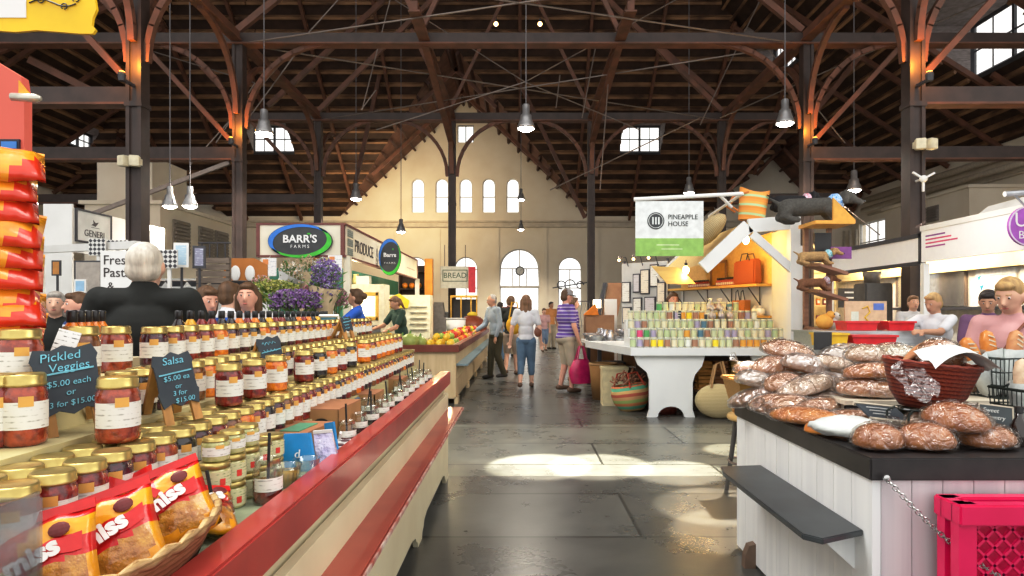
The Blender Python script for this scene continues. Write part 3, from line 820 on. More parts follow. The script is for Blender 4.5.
# cardboard boxes
def carton(label, loc, sz, rz=0., name='cardboard_box', green=False):
    t = thing(name, label, 'box', loc, rz)
    a, b, c = sz; th = .006
    m = MB(); m.box(-a, a, -b, -b + th, 0, c); m.box(-a, a, b - th, b, 0, c); m.box(-a, -a + th, -b, b, 0, c); m.box(a - th, a, -b, b, 0, c); m.box(-a, a, -b, b, 0, th)
    m.build('box_body', card_m, t)
    MB().box(-a, a, -b, b, c, c + .004).build('lid_flap', M('cardboard_top', (.42, .2, .1), .8, col2=(.36, .17, .08), scale=8), t)
    return t, a, b, c
t, a, b, c = carton('brown cardboard box behind the blue gift bag', (-.80, 2.28, .841), (.075, .16, .10), -.1)
MB().box(-.03, .04, -.06, .1, c + .004, c + .007).build('green_sticker', M('green_sticker', (.12, .36, .22), .5), t)
t, a, b, c = carton('taller brown cardboard box with dark oval handle mark', (-.79, 2.72, .841), (.07, .15, .125), -.05)
MB().lathe([(0, 0), (.022, 0), (.022, .002), (0, .002)], 16, (0, -.151, .07), mat=Matrix.Diagonal((1.5, 1, 1, 1)) @ Matrix.Rotation(PI / 2, 4, 'X')).build('printed_mark', black_m, t)
for i in range(2): carton('small wooden sampler case %s' % ('near the slate card' if i == 0 else 'beside the far sampling jars'), (-.80, 3.42 + i * .75, .841), (.05, .11, .09), 0, 'sampler_case')
# blue gift bag and clear pouch
blue_m = M('bright_blue', (.02, .33, .72), .4, coat=.4)
t = thing('gift_bag', 'bright blue folded gift bag standing on the counter before the cardboard box', 'bag', (-.71, 2.12, .842), .15)
MB().hexa([V(p) for p in ((-.06, -.03, 0), (.04, -.05, 0), (.045, -.035, 0), (-.055, -.012, 0), (-.085, -.0, .115), (.015, -.02, .12), (.02, -.012, .12), (-.08, .01, .115))]).build('bag_front', blue_m, t)
MB().hexa([V(p) for p in ((.05, .15, 0), (.09, .12, 0), (.095, .13, 0), (.055, .16, 0), (.035, .16, .12), (.07, .13, .13), (.075, .14, .13), (.04, .17, .12))]).build('bag_back', blue_m, t)
text('d', .04, chalk_w, t, (-.02, -.035, .055), (PI / 2 - .25, 0, -.2), 'emblem')
silver = M('silver_pouch', (.6, .58, .72), .25, metal=.4, col2=(.45, .42, .6), scale=30, bump=.3)
t2 = thing('clear_pouch', 'shiny silver pouch leaning between the blue gift bag panels', 'pouch', (-.665, 2.2, .842), .25)
MB().hexa([V(p) for p in ((-.03, -.03, 0), (.04, -.04, 0), (.045, -.01, 0), (-.02, 0, 0), (-.045, .02, .10), (.015, .01, .105), (.02, .02, .105), (-.04, .03, .10))]).build('pouch_body', silver, t2)
MB().beam((-.045, .02, .103), (.018, .012, .107), .012, .01).build('seal', white_p, t2)
# black tray of white ribbon cards
t = thing('sample_tray', 'black tray of white cards with ribbon bows before the tasting jars', 'tray', (-.675, 2.38, .841), 0)
MB().box(-.04, .055, -.12, .14, 0, .012).build('tray_base', black_m, t)
for i in range(3):
    cd = MB().cbox((0, -.075 + i * .085, .017), (.08, .07, .008), rot=(0, 0, .15)).build('card', white_p, t)
    MB().lathe([(0, 0), (.018, 0), (.018, .003), (0, .003)], 12, (0, -.075 + i * .085, .021)).build('dark_window', M('plum_dark', (.12, .03, .05), .4), cd)
    MB().cbox((-.02, -.08 + i * .085, .035), (.008, .012, .05), rot=(.5, .3, 0)).build('ribbon', white_p, cd)
# dark book-like card standing
tag(MB().cbox((0, 0, .05), (.012, .06, .1), rot=(0, .15, 0)).build('slate_card', M('blue_slate', (.1, .16, .22), .6), loc=(-.80, 3.12, .842)), 'small blue-grey slate card standing among the sampler jars', 'card')

# ---- A-frame chalkboards
def easel(label, loc, w, h, rz, lines, sz, lean=.22, clean=1.):
    t = thing('chalkboard_easel', label, 'chalkboard', loc, rot=(0, -.13, rz))
    hw = w / 2
    prof = [(-hw, .04), (-hw * .86, .0), (-hw * .4, .012), (0, 0), (hw * .4, .012), (hw * .86, 0), (hw, .04), (hw * .93, h * .3), (hw * .9, h * .5), (hw * .93, h * .75), (hw, h - .03), (hw * .85, h - .004), (hw * .35, h - .01), (0, h), (-hw * .35, h - .01), (-hw * .85, h - .004), (-hw, h - .03), (-hw * .93, h * .75), (-hw * .9, h * .5), (-hw * .93, h * .3)]
    rot = Matrix.Rotation(-lean, 4, 'X')
    off = .045
    m = MB(); pts = [rot @ V((x, 0, z + off)) for x, z in prof]; m.prism(pts, rot @ V((0, .008, 0))); b = m.build('board', slate_m, t)
    back = MB()
    for s in (-1, 1): back.beam(rot @ V((s * hw * .7, .012, 0)), rot @ V((s * hw * .62, .012, h + off - .02)), .022, .012)
    back.build('front_leg', wood_m, t)
    top = rot @ V((0, .014, h + off - .015)); dd = h * .42 + .06
    k = MB()
    for s in (-1, 1): k.beam(top + V((s * hw * .62, 0, 0)), V((s * hw * .8, top.y + dd, 0)), .022, .012)
    k.prism([top + V((-hw * .6, .004, 0)), top + V((hw * .6, .004, 0)), V((hw * .78, top.y + dd * .65, top.z * .35)), V((-hw * .78, top.y + dd * .65, top.z * .35))], (0, .006, 0))
    k.build('rear_leg', wood_m, t)
    for (s, u, z, k2, sh) in lines:
        p = rot @ V((u, -.002, z + off)); text(s, sz * k2, chalk_b, b, p, (PI / 2 - lean, sh, 0), 'chalk_lettering', ext=.0008, shear=.15, bold=.0)
    if not lines:
        for j in range(4):
            zc = off + h * (.82 - j * .2)
            MB().tube([rot @ V((w * (-.3 + .05 * k), -.003, zc + h * .05 * math.sin(k * 2.2 + j) * (1 - .03 * k))) for k in range(12 - j)], .0016, 4).build('chalk_scribble', chalk_b, b)
    zz = h * .60 + off
    ln = MB(); ln.beam(rot @ V((-hw * .8, -.003, zz)), rot @ V((hw * .8, -.003, zz + .004)), .002, .004); ln.build('chalk_underline', chalk_b, b)
    return t
easel('chalkboard easel reading Pickled Veggies five dollars each, nearest the camera', (-1.035, 1.50, 1.078), .135, .165, .74,
      [('Pickled', -.008, .138, 1.05, 0), ('Veggies', .006, .112, 1.0, 0), ('$5.00 each', 0, .075, .74, 0), ('or', 0, .052, .75, 0), ('3 for $15.00', 0, .027, .68, 0)], .027)
easel('chalkboard easel reading Salsa, in the middle of the jar display', (-.905, 1.735, 1.062), .105, .15, .85,
      [('Salsa', 0, .125, 1.25, 0), ('$5.00 ea', .0, .078, .85, 0), ('or', 0, .055, .8, 0), ('3 for', 0, .036, .8, 0), ('$15.00', .01, .016, .8, 0)], .023)
easel('chalkboard easel with blue writing, third from the camera on the jar display', (-.985, 2.62, 1.062), .11, .16, .95, [], .03)
easel('small chalkboard easel farthest along the jar display', (-1.02, 3.86, 1.2), .075, .095, .95, [], .018)

# ---- candy basket with bags of hard candy
wick = MBAND('pale_wicker', [(.62, .42, .2), (.44, .27, .11), (.68, .48, .25)], 26, 'Z', .7, 2, .8)
t = thing('candy_basket', 'shallow pale wicker basket full of candy bags at the counter corner', 'basket', (-.765, 1.2, .842), 0)
t.scale = (.72, 1.55, 1)
bp = [(0, 0), (.14, 0), (.185, .07), (.195, .078), (.2, .07), (.2, .062)]
MB().lathe([(0, .0), (.15, 0), (.19, .075), (.2, .085), (.195, .092), (.183, .085), (.145, .008), (0, .008)], 36).build('basket_bowl', wick, t, True)
rp = [V((.192 * math.cos(a), .192 * math.sin(a), .088 + .005 * math.sin(a * 24))) for a in [2 * PI * i / 96 for i in range(96)]]
MB().tube(rp, .011, 6, closed=True).build('rim', wick, t, True)
foil_r = M('red_foil', (.68, .012, .012), .3, col2=(.5, .008, .01), scale=8, coat=.35, bump=.5, bscale=16)
foil_y = M('yellow_foil', (.85, .42, .015), .3, col2=(.72, .3, .01), scale=9, coat=.35, bump=.5, bscale=16)
amber_c = M('amber_candy_window', (.62, .33, .05), .12, col2=(.4, .16, .03), scale=35, coat=1, bump=.5, bscale=50)
def candy_bag(label, loc, rot, w=.15, h=.2, d=.045, seed=1, word='miss'):
    t = thing('candy_bag', label, 'candy bag', loc, rot=rot)
    r = random.Random(seed); ph = r.uniform(0, 6)
    def f(s):
        def g(u, v):
            e = (max(0, math.sin(PI * u)) ** .6) * (max(0, math.sin(PI * v)) ** .6)
            wv = .006 * math.sin(9 * u + ph) * math.sin(7 * v + ph) * e
            return V(((u - .5) * w * (1 - .06 * math.sin(PI * v)), s * (d / 2 * e) + wv, v * h + .004 * math.sin(14 * u + ph)))
        return g
    m = MB()
    for s in (-1, 1): m.grid(f(s), 12, 14)
    bmesh.ops.remove_doubles(m.bm, verts=m.bm.verts, dist=.0005)
    for fc in m.bm.faces:
        c = fc.calc_center_median(); v = c.z / h; u = c.x / w
        fc.material_index = (1 if (v > .60 + .25 * u and v < .93 and u > -.12) or (v < .5 and u > .33) else 0) if v > .40 + .22 * u else (2 if v > .10 and abs(u) < .36 else 1)
    b = m.build('bag_film', [foil_r, foil_y, amber_c], t, True)
    g = f(-1); pn = MB()
    def pan(u, v):
        uu = .10 + .80 * u; vv = .36 + .20 * v + .20 * u
        return g(uu, vv) + V((0, -.003, 0))
    pn.grid(pan, 10, 4); pn.build('red_banner', foil_r, t, True)
    text(word, .046, M('white_print', (.88, .86, .84), .4), t, (-.004, -d / 2 - .007, h * .56), (PI / 2, -.28, 0), 'lettering', ext=.001, bold=.002)
    pn = MB(); pn.ell((.034, -d / 2 + .004, h * .80), (.017, .004, .013), 12, 6); pn.build('round_emblem', M('dark_emblem', (.2, .03, .03), .4), t)
    fin = MB().box(-w / 2, w / 2, -.002, .002, h - .002, h + .016); fin.build('seal', foil_r, t)
for i, (x, y, z, rx, ry, rz, w, h, nm) in enumerate((
        (-.785, 1.06, .862, -.5, -.22, .35, .17, .155, 'frontmost left, tilted to the right'), (-.715, 1.15, .875, -.55, -.30, .45, .165, .16, 'in the middle of the basket, at the front'),
        (-.70, 1.33, .885, -.65, -.32, .55, .16, .16, 'uppermost right, leaning back'), (-.81, 1.30, .875, -.7, -.5, .1, .16, .15, 'behind, under the uppermost bag'),
        (-.69, 1.42, .868, -1.1, .2, .7, .14, .15, 'lying at the far right rim'), (-.86, 1.22, .87, -.7, .3, .1, .15, .17, 'at the back left by the jars'))):
    candy_bag('red and yellow candy bag, %s' % nm, (x, y, z), (rx, ry, rz), w, h, .055, i)
# clear bin of mixed candy in the corner
t = thing('candy_bin', 'clear acrylic bin of wrapped candies at the lower left corner', 'bin', (-.79, .80, .842), 0)
pl = MCLEAR('acrylic', (.9, .92, .95), .16, .1)
g = MB()
for a in ((-.1, .1, -.005, 0), (-.1, .1, .12, .125)): g.box(a[0], a[1], a[2], a[3], 0, .25)
for a in ((-.1, -.095), (.095, .1)): g.box(a[0], a[1], 0, .12, 0, .26)
g.build('bin_wall', pl, t)
for i in range(46):
    cm = [('wrapped_plum', (.22, .03, .06)), ('wrapped_orange', (.8, .25, .04)), ('wrapped_white', (.75, .72, .7)), ('wrapped_brown', (.2, .1, .06)), ('wrapped_blue', (.12, .14, .3))][i % 5]
    r = random.Random(i); p = (-.79 + r.uniform(-.08, .08), .80 + r.uniform(.01, .11), .86 + .018 * (i // 5))
    k = tag(inst('wrapped_candy', JM.setdefault('cw' + cm[0], MB().cbox((0, 0, 0), (.03, .02, .016)).cbox((-.02, 0, 0), (.012, .018, .003)).cbox((.02, 0, 0), (.012, .018, .003)).mesh('wrapped_candy', [M(cm[0], cm[1], .25, coat=.6)])), None, p, (r.uniform(0, 3), r.uniform(0, 3), r.uniform(0, 3))),
            '%s wrapped candy inside the clear acrylic bin' % cm[0].split('_')[1], 'candy', 'wrapped candies in the acrylic bin, ' + cm[0].split('_')[1])

# ---- red snack stand with hanging bags
stand_m = M('salmon_red_panel', (.72, .16, .11), .5, col2=(.66, .14, .1), scale=3)
t = thing('snack_stand', 'tall salmon red snack stand at the left edge behind the jars', 'stand', (-1.67, 1.82, .0))
pts = [(.26, 0, 0), (.26, 0, 1.97), (.25, 0, 2.03), (.15, 0, 2.09), (-.1, 0, 2.14), (-.3, 0, 2.14), (-.3, 0, 0)]
MB().prism(pts, (0, .03, 0)).build('back_panel', stand_m, t)
MB().box(-.3, .26, -.02, .3, 0, .05).build('foot', dark_fr, t)
hk = MB()
for i in range(9): hk.tube([(.1, 0, 1.32 + i * .052), (.1, -.2, 1.33 + i * .052)], .005, 5)
hk.build('hook', rod_m, t)
tk = MB()
for i in range(9): tk.cbox((-.035 + .0, -.004, 1.85 - i * .06), (.03, .004, .006), rot=(0, -.9, 0))
tk.build('price_slot', M('yellow_green', (.6, .6, .2), .5), t)
cs = MB().box(.195, .25, -.006, 0, 1.755, 1.85).build('card_sticker', M('navy_sticker', (.02, .02, .04), .4), t)
for i, (c, nm) in enumerate((((.05, .25, .65), 'b'), ((.75, .75, .72), 'w'))):
    MB().box(.201, .244, -.009, -.005, 1.823 - i * .06, 1.843 - i * .06).build('payment_mark', M('pay_' + nm, c, .4), cs)
for s, c in ((-1, (.75, .05, .03)), (1, (.9, .45, .04))):
    MB().lathe([(0, 0), (.014, 0), (.014, .003), (0, .003)], 16, (.2225 + s * .008, -.008 - (s > 0) * .002, 1.803), mat=Matrix.Rotation(PI / 2, 4, 'X')).build('payment_circle', M('pay_c%d' % s, c, .4), cs)
metal_cap = thing('mounted_scanner', 'silver handheld tube clipped to the top of the red stand', 'scanner', (-1.375, 1.80, 1.955))
MB().tube([(-.03, -.03, 0), (.035, -.03, -.004), (.05, -.03, -.004)], [.011, .012, .006], 12).build('tube_body', M('silver_tube', (.6, .58, .5), .3, metal=.6), metal_cap, True)
MB().prism([(-.02, -.02, .012), (.012, -.02, .012), (-.02, -.02, .05)], (0, .004, 0)).build('yellow_tag', foil_y, metal_cap)
for i in range(9):
    z = 1.335 + (8 - i) * .052; r = random.Random(30 + i)
    b = thing('snack_bag', 'red and yellow snack bag hanging on the red stand, %s from the top' % ORD[i], 'snack bag', (-1.375 + r.uniform(-.018, .018), 1.60, z + .01), rot=(-.85 + r.uniform(-.1, .1), r.uniform(.05, .18), .68 + r.uniform(-.08, .08)), group='snack bags on the red stand')
    def g(s):
        def f(u, v):
            e = max(0, math.sin(PI * u)) ** .3 * max(0, math.sin(PI * v)) ** .45
            return V(((u - .5) * .30, s * .034 * e + .006 * math.sin(11 * u + i) * e, -.1 + v * .14 + .006 * math.sin(16 * u)))
        return f
    m = MB()
    for s in (-1, 1): m.grid(g(s), 12, 10)
    bmesh.ops.remove_doubles(m.bm, verts=m.bm.verts, dist=.0005)
    for fc in m.bm.faces:
        c = fc.calc_center_median(); fc.material_index = 1 if c.x + (-.05 - c.z) * .9 < .108 + .014 * math.sin(i * 2.3) else 0
    o = m.build('bag_film', [M('red_snack_foil', (.85, .05, .015), .25, coat=.8, bump=.4, bscale=14), M('orange_snack_foil', (.95, .42, .02), .25, col2=(.9, .22, .02), scale=10, coat=.8, bump=.4, bscale=14)], b, True)
    MB().box(-.15, .15, -.002, .002, .04, .05).build('seal', M('orange_snack_foil', (.95, .42, .02)), b)
# yellow hanging sign
t = thing('hanging_sign', 'yellow wavy-edged sign with black scroll and white paper in the top left corner', 'sign', W(30, 15, 2.2), 0)
pts = [(-.30, 0, -.055), (-.2, 0, -.062), (-.13, 0, -.053), (-.05, 0, -.058), (.02, 0, -.052), (.10, 0, -.058), (.17, 0, -.064), (.215, 0, -.064), (.225, 0, -.05), (.212, 0, -.035), (.215, 0, -.01), (.228, 0, .02), (.222, 0, .06), (.2, 0, .12), (.205, 0, .17), (-.30, 0, .17)]
MB().prism(pts, (0, .012, 0)).build('sign_board', M('sunny_yellow', (.9, .58, .015), .45, scale=4), t)
MB().box(-.30, -.012, -.003, 0, -.01, .17).build('paper_notice', white_p, t)
sc = [V((.0 + .02 * i, -.004, .04 + .012 * math.sin(i * .75))) for i in range(9)]
q = MB().tube(sc, .0025, 5); q.tube([V((.16 + .012 * math.cos(a), -.004, .055 + .012 * math.sin(a))) for a in [k * .5 for k in range(-3, 9)]], .002, 5)
q.tube([V((.04 + .01 * math.cos(a), -.004, .05 - .01 * math.sin(a))) for a in [k * .5 for k in range(-3, 9)]], .002, 5)
q.tube([V((.12 + .01 * math.cos(a), -.004, .028 + .01 * math.sin(a))) for a in [k * .5 for k in range(-3, 9)]], .002, 5); q.build('black_scroll', black_m, t)
q = MB()
for x in (-.2, .15): q.tube([(x, .006, .17), (x, .006, 2.5)], .003, 5)
q.build('wire', rod_m, t)
# bottles with black caps behind the top step
for i in range(22):
    if 'btl' not in JM:
        JM['btl'] = {}
    k = ['nearly black', 'yellow', 'dark red', 'dark red', 'nearly black', 'nearly black', 'orange', 'dark red', 'orange'][i % 9]
    if k not in JM['btl']: JM['btl'][k] = MB().lathe([(0, 0), (.024, 0), (.026, .005), (.026, .09), (.012, .115), (.011, .125), (0, .125)], 12).mesh('sauce_bottle', [CON[k]], True)
    if 'btlc' not in JM: JM['btlc'] = MB().lathe([(.0125, .115), (.0145, .117), (.0145, .146), (.012, .15), (0, .15)], 12).mesh('cap', [black_m], True)
    o = inst('sauce_bottle', JM['btl'][k], None, (-1.36, 2.55 + i * .092, 1.216)); tag(o, '%s black-capped sauce bottle, %s from near end behind the jars' % (k, nth(i)), 'bottle', 'sauce bottles behind the top jars')
    inst('cap', JM['btlc'], o)
bk = thing('back_table', 'low cream table behind the jar steps carrying the sauce bottles', 'table', (-1.42, 2.5, 0))
MB().box(0, .12, 0, 2.4, 1.175, 1.215).build('table_top', cream_p, bk)
for y in (.05, 2.3): MB().box(.02, .07, y, y + .05, 0, 1.175).build('leg', cream_p, bk)
for i in range(5):
    k = ['orange', 'orange', 'brick red', 'yellow', 'orange'][i]
    o = inst('sauce_bottle', JM['btl']['orange'], None, (-1.40 - i * .02, 2.0 + i * .065, 1.201), scale=1.1)
    tag(o, 'orange sauce bottle left of the man in black, %s from the red stand' % ORD[i], 'bottle', 'orange bottles beside the red stand'); inst('cap', JM['btlc'], o)
bk2 = thing('bottle_shelf', 'small cream shelf under the orange bottles by the red stand', 'shelf', (-1.50, 1.95, 0))
MB().box(0, .15, 0, .36, 1.17, 1.2).build('shelf_board', cream_p, bk2)
for y in (.02, .3): MB().box(.05, .09, y, y + .04, 0, 1.17).build('leg', cream_p, bk2)
# price card on a clip
t = thing('price_card', 'white printed price card tilted above the pickled veggies sign', 'card', W(55, 368, 1.55), rot=(-.2, .25, .1))
MB().box(-.025, .028, 0, .002, .02, .095).build('card', MTEXT('price_print', (.82, .82, .8), (.1, .1, .1), 30), t)
MB().box(-.004, .004, .002, .006, -.06, .05).build('clip', rod_m, t)
# ================================================================== produce stall
wood_red = M('red_brown_rim', (.22, .05, .03), .45, col2=(.16, .035, .02), scale=5, coat=.2)
teal_p = M('grey_blue_shelf', (.22, .30, .33), .5)
ply_m = M('pale_ply', (.66, .53, .33), .6, col2=(.58, .45, .26), scale=4, stretch=(4, 4, .6))
pc = thing('produce_counter', 'cream produce counter with dark red rim and grey-blue bench shelf', 'counter', (-.95, 9.46, 0))
PL = 9.3
MB().box(-1.0, 0, 0, PL, .08, .78).build('counter_body', ply_m, pc)
m = MB(); m.box(-1.05, .05, -.05, .03, .77, .875); m.box(-.03, .05, .03, PL, .77, .875); m.build('rim', wood_red, pc)
MB().box(-1.0, -.0, .0, PL, .78, .80).build('table_top', wood_red, pc)
MB().box(0, .17, .1, PL, .555, .585).build('bench', teal_p, pc)
for y in (.0, 2.0, 4.0, 6.0, 8.0):
    MB().box(-.02, .03, y, y + .25, 0, .1).build('foot', ply_m, pc)
    MB().prism([(0, y + .3, .555), (.14, y + .3, .555), (0, y + .3, .35)], (0, .03, 0)).build('bracket', ply_m, pc)
# fruit and vegetables, one of each kind, then copies
green_stem = M('stem_green', (.16, .3, .06), .6)
FR = {}
def fruit_proto(k, col, col2, prof, sy=1., stem=True):
    FR[k] = (MB().lathe(prof, 12, sy=sy).mesh(k, [M('skin_' + k, col, .3, col2=col2, scale=14, coat=.3)], True),
             MB().tube([(0, 0, prof[-1][1] - .008), (.004, 0, prof[-1][1] + .014)], .004, 5).mesh('stem', [green_stem]) if stem else None)
rnd_p = lambda r: [(0, 0)] + [(r * math.sin(PI * i / 8), r - r * math.cos(PI * i / 8)) for i in range(1, 8)] + [(r * .25, 1.93 * r), (0, 1.86 * r)]
fruit_proto('tomato', (.72, .05, .02), (.6, .03, .01), rnd_p(.045))
fruit_proto('lemon', (.85, .62, .05), (.8, .5, .03), [(0, 0), (.02, .008), (.036, .035), (.036, .06), (.02, .085), (.01, .095), (0, .1)])
fruit_proto('green_apple', (.40, .50, .08), (.3, .42, .06), rnd_p(.043))
fruit_proto('orange', (.85, .32, .02), (.8, .25, .02), rnd_p(.045))
fruit_proto('bell_pepper', (.60, .04, .02), (.45, .03, .01), [(0, .005), (.03, 0), (.045, .03), (.05, .07), (.04, .095), (.02, .09), (0, .085)])
fruit_proto('peach', (.82, .45, .22), (.72, .2, .1), rnd_p(.042))
fruit_proto('zucchini', (.1, .22, .04), (.06, .15, .03), [(0, 0), (.03, .01), (.035, .05), (.03, .14), (.02, .17), (0, .18)])
bays = ['lemon', 'green_apple', 'tomato', 'orange', 'tomato', 'lemon', 'peach', 'bell_pepper', 'green_apple', 'lemon', 'tomato', 'peach', 'orange', 'green_apple']
cnt = 0
for bi in range(12):
    y0 = 9.62 + bi * .56
    tr_ = thing('produce_tray', 'slanted wooden produce tray of %ss, %s bay along the produce counter' % (bays[bi].replace('_', ' '), nth(bi)), 'tray', (-1.0, y0, .875 - .075))
    s = MB(); s.box(-.75, 0, 0, .52, 0, .02); s.box(-.75, 0, 0, .015, 0, .07); s.box(-.75, 0, .505, .52, 0, .07); s.box(-.02, 0, 0, .52, 0, .07)
    s.build('tray_boards', ply_m, tr_)
    k = bays[bi]
    for r_ in range(3):
        for c_ in range(3 if bi > 6 else 4):
            sp = .52 / (3 if bi > 6 else 4)
            o = inst(k, FR[k][0], None, (-1.08 - r_ * .14 + RND.uniform(-.02, .02), y0 + .07 + c_ * sp + RND.uniform(-.01, .01), .822 + .04 * r_ * 0), (RND.uniform(-.0, .0), 0, RND.uniform(0, 6)), 1.25)
            tag(o, '%s in row %s from the aisle, %s along, of produce tray %s' % (k.replace('_', ' '), ORD[r_], ORD[c_], nth(bi)), k.replace('_', ' '), 'the %ss in the %s produce tray' % (k.replace('_', ' '), nth(bi)))
            if FR[k][1]: inst('stem', FR[k][1], o)
    for c_ in range(2):
        for r_ in range(2):
            o = inst(k, FR[k][0], None, (-1.13 - r_ * .16, y0 + .15 + c_ * .2, .912), (0, 0, RND.uniform(0, 6)), 1.25)
            tag(o, '%s heaped on top, %s row, %s along, of produce tray %s' % (k.replace('_', ' '), ORD[r_], ORD[c_], nth(bi)), k.replace('_', ' '), 'the %ss heaped in the %s produce tray' % (k.replace('_', ' '), nth(bi)))
            if FR[k][1]: inst('stem', FR[k][1], o)
# squashes and melons at the near end
def ribbed(name, label, loc, r, hz, col, col2):
    m = MB(); prof = [(math.sin(PI * i / 10) * r, hz - hz * math.cos(PI * i / 10)) for i in range(11)]; m.lathe(prof, 24)
    for v in m.bm.verts:
        a = math.atan2(v.co.y, v.co.x); f = 1 - .07 * abs(math.sin(a * 5)); v.co.x *= f; v.co.y *= f
    o = m.build(name, M('skin_' + name + str(col), col, .4, col2=col2, scale=8), None, True, loc=loc); tag(o, label, name)
    MB().tube([(0, 0, hz * 1.92), (.01, .01, hz * 1.92 + .05)], [.018, .012], 6).build('stem', green_stem, o)
for i, (px, py, y, r, k) in enumerate(((388, 327, 8.95, .15, 'yellow'), (378, 326, 8.75, .12, 'yellow'), (402, 333, 9.6, .13, 'green'), (410, 338, 9.55, .15, 'green'), (420, 336, 9.7, .12, 'green'), (396, 340, 9.58, .11, 'green'))):
    p = W(px, py, y); c = ((.85, .55, .03), (.75, .42, .02)) if k == 'yellow' else ((.38, .42, .12), (.26, .32, .07))
    ribbed('squash' if k == 'yellow' else 'melon', '%s %s at the near end of the produce stall, %s' % (k, 'squash' if k == 'yellow' else 'melon', ('larger one', 'smaller one', 'beside the tray corner', 'largest and lowest', 'nearest the aisle', 'leftmost of the melons')[i]), (p.x, p.y, .875 - .075 + .0 if k == 'green' else .83), r * .9, r * .8, *c)
sq = thing('squash_crate', 'low wooden crate carrying the yellow squashes', 'crate', (-1.8, 8.83, 0))
MB().box(-.25, .3, -.3, .3, .80, .83).build('crate_top', ply_m, sq)
for sx in (-.22, .25):
    for sy in (-.25, .22): MB().box(sx, sx + .04, sy, sy + .04, 0, .8).build('leg', ply_m, sq)
# stall frame with the oval sign and the PRODUCE fascia
ivory = M('ivory_fascia', (.78, .73, .60), .6, scale=2)
maroon = M('maroon_edge', (.2, .06, .05), .5)
char_m = M('charcoal_sign', (.055, .06, .065), .5, col2=(.04, .045, .05), scale=8)
ink_m = M('sign_ink', (.06, .05, .05), .6)
fs = thing('stall_fascia', 'cream stall fascia reading PRODUCE turning the corner over the produce counter', 'fascia', (-2.65, 9.6, 2.2))
MB().box(-1.27, 0, -.03, .03, .0, .46).build('front_board', ivory, fs)
MB().box(-.03, .03, .03, 6.7, .0, .46).build('side_board', ivory, fs)
e = MB()
for z in (-.02, .46): e.box(-1.29, .045, -.045, .04, z, z + .03); e.box(-.04, .045, .03, 6.72, z, z + .03)
for x in (-1.29, -.03): e.box(x - .0, x + .05, -.045, .04, 0, .46)
e.box(-.04, .045, 6.68, 6.72, 0, .46); e.build('edge_trim', maroon, fs)
text('PRODUCE', .28, ink_m, fs, (.036, 1.17, .2), (PI / 2, 0, PI / 2), 'lettering', sx=1.0)
MB().box(.031, .036, 5.2, 6.3, .18, .205).build('faint_line', M('faint_brown', (.5, .42, .38), .6), fs)
logo_m = M('pale_blue_grey', (.35, .4, .42), .6)
q = MB()
for i in range(3): q.box(.032, .038, .12, .42, .03 + i * .14, .14 + i * .14)
q.build('leaf_panel', MTEXT('dark_leaf_print', (.2, .24, .22), (.6, .62, .58), 9), fs)
bl_m = M('ring_blue', (.03, .22, .70), .4); gr_m = M('ring_green', (.06, .52, .04), .4)
def oval(parent, loc, a, b, rz, big=True):
    s = bpy.data.objects.new('oval_sign_board', None)
    m = MB(); pts = [(a * math.cos(t), 0, b * math.sin(t)) for t in [2 * PI * i / 40 for i in range(40)]]
    m.prism(pts, (0, .03, 0)); o = m.build('oval_board', char_m, parent, loc=loc, rot=rz)
    def arc(t0, t1, mat, nm):
        m = MB(); n = 22
        for i in range(n):
            def ring(t, k): 
                f = math.sin(PI * min(1, max(0, (t - t0) / (t1 - t0))))
                w = 1 - k * (.05 + .17 * f)
                return V((a * w * math.cos(t), -.008, b * w * math.sin(t)))
            ta, tb = t0 + (t1 - t0) * i / n, t0 + (t1 - t0) * (i + 1) / n
            m.quad(ring(ta, .1), ring(tb, .1), ring(tb, 1), ring(ta, 1))
        m.build(nm, mat, o)
    arc(.5, 4.0, bl_m, 'blue_swoosh'); arc(3.6, 7.2, gr_m, 'green_swoosh')
    text("BARR'S" if big else 'Barrs', min(b * .62, a * .5), M('sign_silver', (.85, .86, .86), .4), o, (0, -.012, b * .1), (PI / 2, 0, 0), 'lettering', sx=1.05, bold=.004)
    text('F A R M S', min(b * .27, a * .24), M('sign_silver', (.85, .86, .86), .4), o, (0, -.012, -b * .33), (PI / 2, 0, 0), 'small_lettering')
    MB().ell((a * .28, -.012, b * .42), (a * .06, .004, b * .05), 8, 6).build('leaf', gr_m, o)
    return o
so = thing('oval_sign', "dark oval sign reading BARR'S FARMS on the stall front board", 'sign', tuple(W(300, 241, 9.52)))
oval(so, (0, 0, 0), .48, .255, 0)
so2 = thing('oval_sign', 'small blue-rimmed oval farm sign projecting from the PRODUCE board', 'sign', (-2.40, 11.8, W(391, 257, 11.8).z))
oval(so2, (0, 0, 0), .205, .34, .1, False)
for (x, y) in ((-2.6, 9.65), (-3.85, 9.65), (-2.6, 16.2)):
    p_ = tag(MB().box(x - .05, x + .05, y - .05, y + .05, 0, 2.2).build('stall_post', ivory), 'cream post holding up the produce stall fascia, %s' % ('at its near corner' if x > -3 and y < 12 else 'left of the flowers' if x < -3 else 'at its far end'), 'post')
